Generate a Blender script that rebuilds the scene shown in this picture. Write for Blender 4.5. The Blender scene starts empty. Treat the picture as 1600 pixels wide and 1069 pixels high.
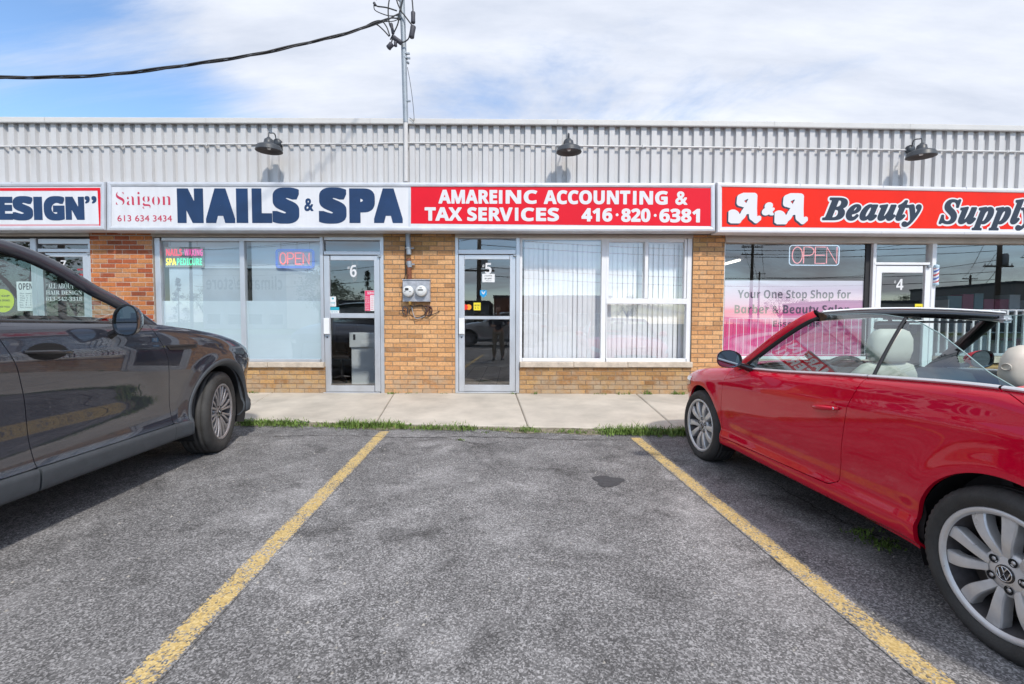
import bpy, bmesh, math, random
import numpy as np
from mathutils import Vector, Matrix

R = math.radians
sc = bpy.context.scene
col = sc.collection
random.seed(7)
rng = np.random.default_rng(7)

# ------------------------------------------------------------------ camera
CAM_H = 1.26          # metres above the asphalt
FPX = 720.0           # focal length in pixels of a 1600 px wide frame
cd = bpy.data.cameras.new('camera')
cam = bpy.data.objects.new('camera', cd)
col.objects.link(cam)
cd.sensor_width = 36.0
cd.lens = 36.0 * FPX / 1600.0
cd.clip_start = 0.02
cd.clip_end = 2000.0
cam.matrix_world = (Matrix.Translation((0, 0, CAM_H)) @ Matrix.Rotation(R(90 - 2.5), 4, 'X')
                    @ Matrix.Rotation(R(0.2), 4, 'Z'))
sc.camera = cam
CM = cam.matrix_world.to_3x3()


def at(px, py, Y):
    """world point seen at a pixel of the 1600x1069 photograph on the plane y = Y"""
    d = CM @ Vector(((px - 800) / FPX, -(py - 534.5) / FPX, -1))
    k = Y / d.y
    return Vector((d.x * k, Y, CAM_H + d.z * k))


def gp(px, py, z=0.0):
    d = CM @ Vector(((px - 800) / FPX, -(py - 534.5) / FPX, -1))
    k = (z - CAM_H) / d.z
    return Vector((d.x * k, d.y * k, z))


# ------------------------------------------------------------------ world, sun, exposure
SUN_EL, SUN_AZ = 46.0, 24.0      # elevation; degrees right of straight behind the camera
w = bpy.data.worlds.new('World')
sc.world = w
w.use_nodes = True
nt = w.node_tree
for n in list(nt.nodes):
    nt.nodes.remove(n)


def N(tree, kind, **kw):
    n = tree.nodes.new(kind)
    for k, v in kw.items():
        if k.startswith('i_'):
            key = k[2:]
            key = int(key) if key.isdigit() else key.replace('_', ' ')
            n.inputs[key].default_value = v
        else:
            setattr(n, k, v)
    return n


def math_node(tree, op, a, b=None, clamp=False):
    n = tree.nodes.new('ShaderNodeMath')
    n.operation = op
    n.use_clamp = clamp
    for i, v in enumerate((a, b)):
        if v is None:
            continue
        if hasattr(v, 'is_output'):
            tree.links.new(v, n.inputs[i])
        else:
            n.inputs[i].default_value = v
    return n.outputs[0]


SUN_DIR = Vector((math.sin(R(SUN_AZ)) * math.cos(R(SUN_EL)), -math.cos(R(SUN_AZ)) * math.cos(R(SUN_EL)), math.sin(R(SUN_EL))))
sky = N(nt, 'ShaderNodeTexSky', sky_type='NISHITA')
sky.sun_disc = False
sky.sun_elevation = R(SUN_EL)
sky.sun_rotation = R(180 - SUN_AZ)
sky.air_density = 1.0
sky.dust_density = 0.6
sky.ozone_density = 2.5
tc = N(nt, 'ShaderNodeTexCoord')
sep = N(nt, 'ShaderNodeSeparateXYZ')
nt.links.new(tc.outputs['Generated'], sep.inputs[0])
zz = math_node(nt, 'ADD', math_node(nt, 'MAXIMUM', sep.outputs[2], 0.0), 0.22)
cx = math_node(nt, 'DIVIDE', sep.outputs[0], zz)
cy = math_node(nt, 'DIVIDE', sep.outputs[1], zz)
comb = N(nt, 'ShaderNodeCombineXYZ')
nt.links.new(cx, comb.inputs[0])
nt.links.new(cy, comb.inputs[1])
n1 = N(nt, 'ShaderNodeTexNoise', i_Scale=1.15, i_Detail=9.0, i_Roughness=0.62, i_Distortion=0.5)
mp = N(nt, 'ShaderNodeMapping')
mp.inputs['Scale'].default_value = (0.62, 1.25, 1)
mp.inputs['Location'].default_value = (3.1, 0.4, 0)
mp.inputs['Rotation'].default_value = (0, 0, R(-14))
nt.links.new(comb.outputs[0], mp.inputs[0])
nt.links.new(mp.outputs[0], n1.inputs['Vector'])
# a broad break in the cloud, low and to the left of straight ahead
blue_dir = Vector((-0.70, 0.68, 0.22)).normalized()
dotn = N(nt, 'ShaderNodeVectorMath', operation='DOT_PRODUCT')
dotn.inputs[1].default_value = blue_dir
nt.links.new(tc.outputs['Generated'], dotn.inputs[0])
brk = N(nt, 'ShaderNodeMapRange', i_1=0.89, i_2=0.995, i_3=0.0, i_4=0.34)
brk.interpolation_type = 'SMOOTHSTEP'
nt.links.new(dotn.outputs['Value'], brk.inputs[0])
# thinner cloud behind the camera too, so that the windows mirror some blue
sepb = N(nt, 'ShaderNodeMapRange', i_1=0.1, i_2=-0.7, i_3=0.0, i_4=0.22)
nt.links.new(sep.outputs[1], sepb.inputs[0])
nv = math_node(nt, 'SUBTRACT', n1.outputs['Fac'], brk.outputs[0])
nv = math_node(nt, 'SUBTRACT', nv, sepb.outputs[0])
ramp = N(nt, 'ShaderNodeMapRange', i_1=0.20, i_2=0.47, i_3=0.0, i_4=1.0)
ramp.interpolation_type = 'SMOOTHSTEP'
nt.links.new(nv, ramp.inputs[0])
n2 = N(nt, 'ShaderNodeTexNoise', i_Scale=2.6, i_Detail=7.0, i_Roughness=0.6)
mp2 = N(nt, 'ShaderNodeMapping')
mp2.inputs['Scale'].default_value = (0.5, 1.5, 1)
nt.links.new(comb.outputs[0], mp2.inputs[0])
nt.links.new(mp2.outputs[0], n2.inputs['Vector'])
cr = N(nt, 'ShaderNodeValToRGB')
cr.color_ramp.elements[0].position = 0.32
cr.color_ramp.elements[0].color = (4.7, 5.15, 6.1, 1)
cr.color_ramp.elements[1].position = 0.66
cr.color_ramp.elements[1].color = (6.7, 7.0, 7.7, 1)
nt.links.new(n2.outputs['Fac'], cr.inputs[0])
mixc = N(nt, 'ShaderNodeMix', data_type='RGBA')
skb = N(nt, 'ShaderNodeMix', data_type='RGBA', blend_type='MULTIPLY')
skb.inputs[0].default_value = 1.0
skb.inputs[7].default_value = (1.45, 1.6, 1.7, 1)
nt.links.new(sky.outputs[0], skb.inputs[6])
nt.links.new(ramp.outputs[0], mixc.inputs[0])
nt.links.new(skb.outputs[2], mixc.inputs[6])
nt.links.new(cr.outputs[0], mixc.inputs[7])
bg = N(nt, 'ShaderNodeBackground')
bg.inputs['Strength'].default_value = 0.115
nt.links.new(mixc.outputs[2], bg.inputs['Color'])
wo = N(nt, 'ShaderNodeOutputWorld')
nt.links.new(bg.outputs[0], wo.inputs[0])

ld = bpy.data.lights.new('sun', 'SUN')
sun = bpy.data.objects.new('sun', ld)
col.objects.link(sun)
ld.energy = 2.6
ld.angle = R(3.6)
ld.color = (1.0, 0.94, 0.85)
sun.rotation_euler = SUN_DIR.to_track_quat('Z', 'Y').to_euler()
sun.location = (6, -10, 12)
vs = sc.view_settings
vs.view_transform = 'Standard'
vs.look = 'None'
vs.exposure = 0.32
vs.gamma = 1.0
sc.cycles.max_bounces = 10
sc.cycles.transparent_max_bounces = 24
sc.cycles.caustics_reflective = False
sc.cycles.caustics_refractive = False
sc.cycles.sample_clamp_indirect = 6.0
try:
    sc.cycles.use_denoising = True
except Exception:
    pass


# ------------------------------------------------------------------ materials
def srgb(r, g, b):
    f = lambda c: (c / 255 / 12.92) if c / 255 <= 0.04045 else ((c / 255 + 0.055) / 1.055) ** 2.4
    return (f(r), f(g), f(b))


def pmat(name, c, rough=0.5, metal=0.0, coat=0.0, var=0.0, scale=6.0, bump=0.0, bscale=60.0, rvar=0.0,
         emit=0.0, spec=None, stretch=None, detail=5.0, sheen=0.0):
    m = bpy.data.materials.new(name)
    m.use_nodes = True
    t = m.node_tree
    p = t.nodes['Principled BSDF']
    p.inputs['Base Color'].default_value = (*c, 1)
    p.inputs['Roughness'].default_value = rough
    p.inputs['Metallic'].default_value = metal
    p.inputs['Coat Weight'].default_value = coat
    p.inputs['Coat Roughness'].default_value = 0.02
    if spec is not None:
        p.inputs['Specular IOR Level'].default_value = spec
    if emit:
        p.inputs['Emission Color'].default_value = (*c, 1)
        p.inputs['Emission Strength'].default_value = emit
    tcn = N(t, 'ShaderNodeTexCoord')
    vec = tcn.outputs['Object']
    if stretch:
        mpn = N(t, 'ShaderNodeMapping')
        mpn.inputs['Scale'].default_value = stretch
        t.links.new(vec, mpn.inputs[0])
        vec = mpn.outputs[0]
    if var or rvar:
        nz = N(t, 'ShaderNodeTexNoise', i_Scale=scale, i_Detail=detail, i_Roughness=0.6)
        t.links.new(vec, nz.inputs['Vector'])
        if var:
            r = N(t, 'ShaderNodeValToRGB')
            r.color_ramp.elements[0].position = 0.3
            r.color_ramp.elements[1].position = 0.7
            r.color_ramp.elements[0].color = (*[x * (1 - var) for x in c], 1)
            r.color_ramp.elements[1].color = (*[min(1, x * (1 + var)) for x in c], 1)
            t.links.new(nz.outputs['Fac'], r.inputs[0])
            t.links.new(r.outputs[0], p.inputs['Base Color'])
        if rvar:
            mr = N(t, 'ShaderNodeMapRange', i_3=max(0, rough - rvar), i_4=min(1, rough + rvar))
            mr.inputs[1].default_value = 0.3
            mr.inputs[2].default_value = 0.7
            t.links.new(nz.outputs['Fac'], mr.inputs[0])
            t.links.new(mr.outputs[0], p.inputs['Roughness'])
    if bump:
        nb = N(t, 'ShaderNodeTexNoise', i_Scale=bscale, i_Detail=3.0)
        t.links.new(vec, nb.inputs['Vector'])
        b = N(t, 'ShaderNodeBump', i_Strength=bump, i_Distance=0.01)
        t.links.new(nb.outputs['Fac'], b.inputs['Height'])
        t.links.new(b.outputs[0], p.inputs['Normal'])
    return m


def glass_mat(name, tint=(0.9, 0.95, 0.95), ior=1.9, wave=0.0, wscale=1.6, rough=0.0):
    """thin pane: mirror by Fresnel on the outside face, clear otherwise"""
    m = bpy.data.materials.new(name)
    m.use_nodes = True
    t = m.node_tree
    for n in list(t.nodes):
        t.nodes.remove(n)
    out = N(t, 'ShaderNodeOutputMaterial')
    tr = N(t, 'ShaderNodeBsdfTransparent')
    tr.inputs[0].default_value = (*tint, 1)
    gl = N(t, 'ShaderNodeBsdfGlossy')
    gl.inputs['Roughness'].default_value = rough
    gl.inputs[0].default_value = (1, 1, 1, 1)
    fr = N(t, 'ShaderNodeFresnel')
    fr.inputs[0].default_value = ior
    geo = N(t, 'ShaderNodeNewGeometry')
    fac = math_node(t, 'MULTIPLY', fr.outputs[0], math_node(t, 'SUBTRACT', 1.0, geo.outputs['Backfacing']))
    mx = N(t, 'ShaderNodeMixShader')
    t.links.new(fac, mx.inputs[0])
    t.links.new(tr.outputs[0], mx.inputs[1])
    t.links.new(gl.outputs[0], mx.inputs[2])
    t.links.new(mx.outputs[0], out.inputs[0])
    if wave:
        tcn = N(t, 'ShaderNodeTexCoord')
        nz = N(t, 'ShaderNodeTexNoise', i_Scale=wscale, i_Detail=1.0)
        t.links.new(tcn.outputs['Object'], nz.inputs['Vector'])
        b = N(t, 'ShaderNodeBump', i_Strength=wave, i_Distance=0.02)
        t.links.new(nz.outputs['Fac'], b.inputs['Height'])
        t.links.new(b.outputs[0], gl.inputs['Normal'])
    return m


# ------------------------------------------------------------------ mesh helpers
class MB:
    def __init__(s):
        s.v, s.f, s.m, s.sm = [], [], [], []

    def add(s, vs_, fs, mi=0, smooth=False):
        b = len(s.v)
        s.v += [tuple(x) for x in vs_]
        for f in fs:
            s.f.append([i + b for i in f])
            s.m.append(mi)
            s.sm.append(smooth)
        return s

    def box(s, x0, x1, y0, y1, z0, z1, mi=0, c=0.0):
        """box; c > 0 chamfers the four vertical edges' and horizontal edges' front (min y) rim"""
        if c:
            v = [(x0 + c, y0, z0 + c), (x1 - c, y0, z0 + c), (x1 - c, y0, z1 - c), (x0 + c, y0, z1 - c),
                 (x0, y0 + c, z0), (x1, y0 + c, z0), (x1, y0 + c, z1), (x0, y0 + c, z1),
                 (x0, y1, z0), (x1, y1, z0), (x1, y1, z1), (x0, y1, z1)]
            f = [(0, 1, 2, 3), (0, 4, 5, 1), (1, 5, 6, 2), (2, 6, 7, 3), (3, 7, 4, 0),
                 (4, 8, 9, 5), (5, 9, 10, 6), (6, 10, 11, 7), (7, 11, 8, 4), (8, 11, 10, 9)]
            return s.add(v, f, mi)
        v = [(x0, y0, z0), (x1, y0, z0), (x1, y1, z0), (x0, y1, z0), (x0, y0, z1), (x1, y0, z1), (x1, y1, z1), (x0, y1, z1)]
        f = [(0, 3, 2, 1), (4, 5, 6, 7), (0, 1, 5, 4), (1, 2, 6, 5), (2, 3, 7, 6), (3, 0, 4, 7)]
        return s.add(v, f, mi)

    def tube(s, path, r, n=10, mi=0, cap=True, flat=None):
        P = [Vector(p) for p in path]
        k = len(P)
        rr = r if hasattr(r, '__len__') else [r] * k
        vs_, fs = [], []
        prev = None
        for i in range(k):
            d = (P[min(i + 1, k - 1)] - P[max(i - 1, 0)]).normalized()
            if prev is None:
                a = Vector((0, 0, 1)) if abs(d.z) < 0.9 else Vector((1, 0, 0))
                nn = d.cross(a).normalized()
            else:
                nn = (prev - d * prev.dot(d)).normalized()
            prev = nn
            b = d.cross(nn)
            for j in range(n):
                t = 2 * math.pi * j / n
                vs_.append(P[i] + (nn * math.cos(t) + b * math.sin(t)) * rr[i])
        for i in range(k - 1):
            for j in range(n):
                a, b2 = i * n + j, i * n + (j + 1) % n
                fs.append((a, b2, b2 + n, a + n))
        s.add(vs_, fs, mi, True)
        if cap:
            s.add([vs_[j] for j in range(n)], [tuple(reversed(range(n)))], mi)
            s.add([vs_[(k - 1) * n + j] for j in range(n)], [tuple(range(n))], mi)
        return s

    def lathe(s, prof, M, n=32, mi=0, smooth=True, closed=False):
        """prof: (radius, height along local z); M: 4x4"""
        vs_, fs = [], []
        k = len(prof)
        for r, h in prof:
            for j in range(n):
                t = 2 * math.pi * j / n
                vs_.append(M @ Vector((r * math.cos(t), r * math.sin(t), h)))
        for i in range(k - 1):
            for j in range(n):
                a, b = i * n + j, i * n + (j + 1) % n
                fs.append((a, b, b + n, a + n))
        return s.add(vs_, fs, mi, smooth)

    def grid(s, P, mi=0, smooth=True, flip=False):
        P = np.asarray(P, float)
        a, b = P.shape[:2]
        vs_ = P.reshape(-1, 3).tolist()
        fs = []
        for i in range(a - 1):
            for j in range(b - 1):
                q = (i * b + j, (i + 1) * b + j, (i + 1) * b + j + 1, i * b + j + 1)
                fs.append(tuple(reversed(q)) if flip else q)
        return s.add(vs_, fs, mi, smooth)

    def build(s, name, mats, parent=None, label=None):
        me = bpy.data.meshes.new(name)
        me.from_pydata(s.v, [], s.f)
        for m in (mats if isinstance(mats, (list, tuple)) else [mats]):
            me.materials.append(m)
        me.polygons.foreach_set('material_index', s.m)
        me.polygons.foreach_set('use_smooth', s.sm)
        me.update()
        o = bpy.data.objects.new(name, me)
        col.objects.link(o)
        if parent:
            o.parent = parent
        if label:
            o['label'] = label
        return o


def rebase(o, loc):
    """move a world-built mesh so that its origin sits at loc"""
    loc = Vector(loc)
    o.data.transform(Matrix.Translation(-loc))
    o.location = loc
    return o


def tag(o, label=None, cat=None, group=None, kind=None):
    if label:
        o['label'] = label
    if cat:
        o['category'] = cat
    if group:
        o['group'] = group
    if kind:
        o['kind'] = kind
    return o


def thing(name, label, cat, loc=(0, 0, 0), rz=0.0, group=None):
    o = bpy.data.objects.new(name, None)
    o.empty_display_size = 0.1
    col.objects.link(o)
    o.location = loc
    o.rotation_euler = (0, 0, rz)
    return tag(o, label, cat, group)


def structure(o):
    o['kind'] = 'structure'
    return o


def kids(o):
    return [c for c in bpy.data.objects if c.parent == o]


def copy_tree(o, parent=None):
    c = o.copy()
    col.objects.link(c)
    if parent:
        c.parent = parent
    for ch in kids(o):
        copy_tree(ch, c)
    return c


def bev(o, wd=0.004, seg=2):
    b = o.modifiers.new('bevel', 'BEVEL')
    b.width = wd
    b.segments = seg
    b.limit_method = 'ANGLE'
    b.angle_limit = R(40)
    return o


# text: default font and its own bold, serif and script letter forms
def _mp(s, up, lo, dg):
    r = ''
    for c in s:
        if 'A' <= c <= 'Z' and up:
            r += chr(up + ord(c) - 65)
        elif 'a' <= c <= 'z' and lo:
            r += chr(lo + ord(c) - 97)
        elif '0' <= c <= '9' and dg:
            r += chr(dg + ord(c) - 48)
        else:
            r += c
    return r


STYLE = {'r': lambda s: s,
         'sb': lambda s: _mp(s, 0x1D5D4, 0x1D5EE, 0x1D7EC),
         'rb': lambda s: _mp(s, 0x1D400, 0x1D41A, 0x1D7CE),
         'rbi': lambda s: _mp(s, 0x1D468, 0x1D482, 0x1D7CE),
         'sbi': lambda s: _mp(s, 0x1D63C, 0x1D656, 0x1D7EC)}


def glyphs(text, style='r', offset=0.0, shear=0.0, spacing=1.0):
    c = bpy.data.curves.new('lettering', 'FONT')
    c.body = STYLE[style](text)
    c.offset = offset
    c.shear = shear
    c.space_character = spacing
    c.resolution_u = 5
    o = bpy.data.objects.new('lettering', c)
    col.objects.link(o)
    dg = bpy.context.evaluated_depsgraph_get()
    me = bpy.data.meshes.new_from_object(o.evaluated_get(dg))
    V = np.array([v.co[:] for v in me.vertices], float).reshape(-1, 3)
    Fc = [tuple(p.vertices) for p in me.polygons]
    bpy.data.objects.remove(o)
    bpy.data.curves.remove(c)
    bpy.data.meshes.remove(me)
    return V, Fc


def put_text(mb, text, p0, p1, style='r', offset=0.0, shear=0.0, spacing=1.0, mi=0, base=None):
    """text filling the box whose lower-left world corner is p0 and upper-right is p1 (same y plane, facing -y).
    base=(V) : bounding box taken from another glyph set, so that outlines register"""
    V, Fc = glyphs(text, style, offset, shear, spacing)
    B = V if base is None else base
    lo, hi = B.min(0), B.max(0)
    p0, p1 = Vector(p0), Vector(p1)
    sx = (p1.x - p0.x) / max(1e-6, hi[0] - lo[0])
    sz = (p1.z - p0.z) / max(1e-6, hi[1] - lo[1])
    out = [(p0.x + (v[0] - lo[0]) * sx, p0.y, p0.z + (v[1] - lo[1]) * sz) for v in V]
    mb.add(out, Fc, mi)
    return V


def contour_text(mb, text, p0, p1, style='r', grow=0.0, shear=0.0, spacing=1.0, square=False, dx=0.0, dz=0.0, cell=0.0045, extra=()):
    """text as a clean outline: the glyphs fill the box p0..p1 after being grown (or thinned) by `grow` metres all round.
    extra: capsules (x0, z0, x1, z1, r0, r1) in box fractions, joined to the letter"""
    V, Fc = glyphs(text or 'o', style, 0.0, shear, spacing)
    if not text:
        Fc = []
    lo, hi = V.min(0), V.max(0)
    p0, p1 = Vector(p0), Vector(p1)
    g0 = grow
    W, Hh = p1.x - p0.x - 2 * g0, p1.z - p0.z - 2 * g0
    Q = np.stack([p0.x + g0 + (V[:, 0] - lo[0]) / (hi[0] - lo[0]) * W, p0.z + g0 + (V[:, 1] - lo[1]) / (hi[1] - lo[1]) * Hh], 1)
    cnt = {}
    for f in Fc:
        for a, b in zip(f, f[1:] + f[:1]):
            k = (min(a, b), max(a, b))
            cnt[k] = cnt.get(k, 0) + 1
    E = np.array([k for k, c in cnt.items() if c == 1])
    A, B = (Q[E[:, 0]], Q[E[:, 1]]) if len(E) else (np.zeros((0, 2)), np.zeros((0, 2)))
    pad = max(grow, 0) + 2 * cell
    xs = np.arange(Q[:, 0].min() - pad, Q[:, 0].max() + pad + cell, cell)
    zs = np.arange(Q[:, 1].min() - pad, Q[:, 1].max() + pad + cell, cell)
    GX, GZ = np.meshgrid(xs, zs, indexing='ij')
    ins = np.zeros(GX.shape, bool)
    for (ax, az), (bx, bz) in zip(A, B):
        if az == bz:
            continue
        c = ((az > GZ) != (bz > GZ)) & (GX < (bx - ax) * (GZ - az) / (bz - az) + ax)
        ins ^= c
    D = np.full(GX.shape, 9.0)
    for (ax, az), (bx, bz) in zip(A, B):
        L2 = (bx - ax) ** 2 + (bz - az) ** 2
        m = abs(grow) + 3 * cell
        i0, i1 = np.searchsorted(xs, (min(ax, bx) - m, max(ax, bx) + m))
        j0, j1 = np.searchsorted(zs, (min(az, bz) - m, max(az, bz) + m))
        sx, sz = GX[i0:i1, j0:j1], GZ[i0:i1, j0:j1]
        if L2 < 1e-14 or sx.size == 0:
            continue
        if square:
            k = max(2, int(math.sqrt(L2) / (cell * .7)) + 1)
            d = np.full(sx.shape, 9.0)
            for t in np.linspace(0, 1, k):
                d = np.minimum(d, np.maximum(abs(sx - ax - (bx - ax) * t), abs(sz - az - (bz - az) * t)))
        else:
            t = np.clip(((sx - ax) * (bx - ax) + (sz - az) * (bz - az)) / L2, 0, 1)
            d = np.hypot(sx - ax - (bx - ax) * t, sz - az - (bz - az) * t)
        D[i0:i1, j0:j1] = np.minimum(D[i0:i1, j0:j1], d)
    S = np.where(ins, -D, D) - grow
    for (x0, z0, x1, z1, r0, r1) in extra:
        ax, az, bx, bz = p0.x + x0 * (p1.x - p0.x), p0.z + z0 * (p1.z - p0.z), p0.x + x1 * (p1.x - p0.x), p0.z + z1 * (p1.z - p0.z)
        L2 = (bx - ax) ** 2 + (bz - az) ** 2 + 1e-12
        t = np.clip(((GX - ax) * (bx - ax) + (GZ - az) * (bz - az)) / L2, 0, 1)
        S = np.minimum(S, np.hypot(GX - ax - (bx - ax) * t, GZ - az - (bz - az) * t) - (r0 + (r1 - r0) * t) - grow)
    nx, nz = S.shape
    y = p0.y
    vid = {}
    vs_ = []
    fs = []
    def vert(key, x, z):
        if key not in vid:
            vid[key] = len(vs_)
            vs_.append((x + dx, y, z + dz))
        return vid[key]
    def gv(i, j):
        return vert((i, j), xs[i], zs[j])
    def ev(i, j, i2, j2):
        a, b = S[i, j], S[i2, j2]
        t = a / (a - b)
        k = ((i, j), (i2, j2)) if (i, j) < (i2, j2) else ((i2, j2), (i, j))
        return vert(k, xs[i] + (xs[i2] - xs[i]) * t, zs[j] + (zs[j2] - zs[j]) * t)
    neg = S < 0
    full = neg[:-1, :-1] & neg[1:, :-1] & neg[1:, 1:] & neg[:-1, 1:]
    anyn = neg[:-1, :-1] | neg[1:, :-1] | neg[1:, 1:] | neg[:-1, 1:]
    for i in range(nx - 1):
        for j in np.nonzero(anyn[i])[0]:
            j = int(j)
            if full[i, j]:
                fs.append((gv(i, j), gv(i + 1, j), gv(i + 1, j + 1), gv(i, j + 1)))
                continue
            ring = [(i, j), (i + 1, j), (i + 1, j + 1), (i, j + 1)]
            pl = []
            for q in range(4):
                a, b = ring[q], ring[(q + 1) % 4]
                if neg[a]:
                    pl.append(gv(*a))
                if neg[a] != neg[b]:
                    pl.append(ev(*a, *b))
            if len(pl) >= 3:
                fs.append(tuple(pl))
    mb.add(vs_, fs)


def catmull(P, n=12):
    P = [np.array(p, float) for p in P]
    P = [2 * P[0] - P[1]] + P + [2 * P[-1] - P[-2]]
    out = []
    for i in range(1, len(P) - 2):
        a, b, c, d = P[i - 1:i + 3]
        for k in range(n):
            t = k / n
            out.append(0.5 * (2 * b + (c - a) * t + (2 * a - 5 * b + 4 * c - d) * t * t + (3 * b - a - 3 * c + d) * t ** 3))
    out.append(P[-2])
    return [tuple(p) for p in out]


def pchip(xs, ys, x):
    xs = np.asarray(xs, float)
    ys = np.asarray(ys, float)
    h = np.diff(xs)
    dl = np.diff(ys) / h
    n = len(xs)
    m = np.zeros(n)
    m[0], m[-1] = dl[0], dl[-1]
    for i in range(1, n - 1):
        if dl[i - 1] * dl[i] > 0:
            w1, w2 = 2 * h[i] + h[i - 1], h[i] + 2 * h[i - 1]
            m[i] = (w1 + w2) / (w1 / dl[i - 1] + w2 / dl[i])
    x = np.clip(np.asarray(x, float), xs[0], xs[-1])
    i = np.clip(np.searchsorted(xs, x) - 1, 0, n - 2)
    t = (x - xs[i]) / h[i]
    return ((2 * t ** 3 - 3 * t ** 2 + 1) * ys[i] + (t ** 3 - 2 * t ** 2 + t) * h[i] * m[i]
            + (-2 * t ** 3 + 3 * t ** 2) * ys[i + 1] + (t ** 3 - t ** 2) * h[i] * m[i + 1])

# ------------------------------------------------------------------ materials of the place
YW = 7.30       # brick face of the shop fronts
M = {}


def asphalt_mat():
    m = bpy.data.materials.new('asphalt')
    m.use_nodes = True
    t = m.node_tree
    p = t.nodes['Principled BSDF']
    tcn = N(t, 'ShaderNodeTexCoord')
    o = tcn.outputs['Object']
    def noise(s, d=4.0, r=0.6, dist=0.0, vec=o):
        n = N(t, 'ShaderNodeTexNoise', i_Scale=s, i_Detail=d, i_Roughness=r, i_Distortion=dist)
        t.links.new(vec, n.inputs['Vector'])
        return n.outputs['Fac']
    def mrange(v, a, b, c, d):
        n = N(t, 'ShaderNodeMapRange')
        for i, x in enumerate((a, b, c, d)):
            n.inputs[i + 1].default_value = x
        t.links.new(v, n.inputs[0])
        return n.outputs[0]
    # stones of the aggregate: one tone per cell
    vo = N(t, 'ShaderNodeTexVoronoi', i_Scale=150.0)
    vo.inputs['Randomness'].default_value = 1.0
    t.links.new(o, vo.inputs['Vector'])
    sepc = N(t, 'ShaderNodeSeparateColor')
    t.links.new(vo.outputs['Color'], sepc.inputs[0])
    stone = mrange(math_node(t, 'POWER', sepc.outputs[0], 2.0), 0, 1, 0.48, 1.82)
    big = mrange(noise(1.3, 5, 0.65, 0.6), 0.3, 0.72, 0.74, 1.24)
    mid = mrange(noise(8.0, 4, 0.65, 0.3), 0.3, 0.7, 0.86, 1.14)
    fine = mrange(noise(60.0, 2), 0.3, 0.7, 0.85, 1.15)
    v = math_node(t, 'MULTIPLY', stone, big)
    v = math_node(t, 'MULTIPLY', v, mid)
    v = math_node(t, 'MULTIPLY', v, fine)
    # pale dusty scuffs and dark oily patches
    du = mrange(noise(1.1, 8, 0.72, 0.35), 0.50, 0.68, 0.0, 0.70)
    mp_ = N(t, 'ShaderNodeMapping')
    mp_.inputs['Location'].default_value = (5.2, 3.3, 0)
    t.links.new(o, mp_.inputs[0])
    oil = mrange(noise(1.6, 5, 0.65, 0.5, mp_.outputs[0]), 0.55, 0.70, 0.0, 0.5)
    v = math_node(t, 'ADD', v, du)
    v = math_node(t, 'MULTIPLY', v, math_node(t, 'SUBTRACT', 1.0, oil))
    # hairline cracks
    vc = N(t, 'ShaderNodeTexVoronoi', i_Scale=0.42, feature='DISTANCE_TO_EDGE')
    nzc = N(t, 'ShaderNodeTexNoise', i_Scale=2.2, i_Detail=5.0, i_Roughness=0.65)
    t.links.new(o, nzc.inputs['Vector'])
    addv = N(t, 'ShaderNodeVectorMath', operation='MULTIPLY_ADD')
    addv.inputs[1].default_value = (0.9, 0.9, 0.9)
    t.links.new(nzc.outputs['Color'], addv.inputs[0])
    t.links.new(o, addv.inputs[2])
    t.links.new(addv.outputs[0], vc.inputs['Vector'])
    crk = mrange(vc.outputs['Distance'], 0.0, 0.0016, 0.45, 1.0)
    v = math_node(t, 'MULTIPLY', v, crk)
    colr = N(t, 'ShaderNodeVectorMath', operation='SCALE')
    colr.inputs[0].default_value = (0.212, 0.208, 0.210)
    t.links.new(v, colr.inputs['Scale'])
    t.links.new(colr.outputs[0], p.inputs['Base Color'])
    p.inputs['Roughness'].default_value = 0.9
    p.inputs['Specular IOR Level'].default_value = 0.25
    b = N(t, 'ShaderNodeBump', i_Strength=0.7, i_Distance=0.006)
    hh = math_node(t, 'ADD', math_node(t, 'MULTIPLY', sepc.outputs[0], 0.7), math_node(t, 'MULTIPLY', crk, 0.8))
    t.links.new(hh, b.inputs['Height'])
    t.links.new(b.outputs[0], p.inputs['Normal'])
    return m


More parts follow.
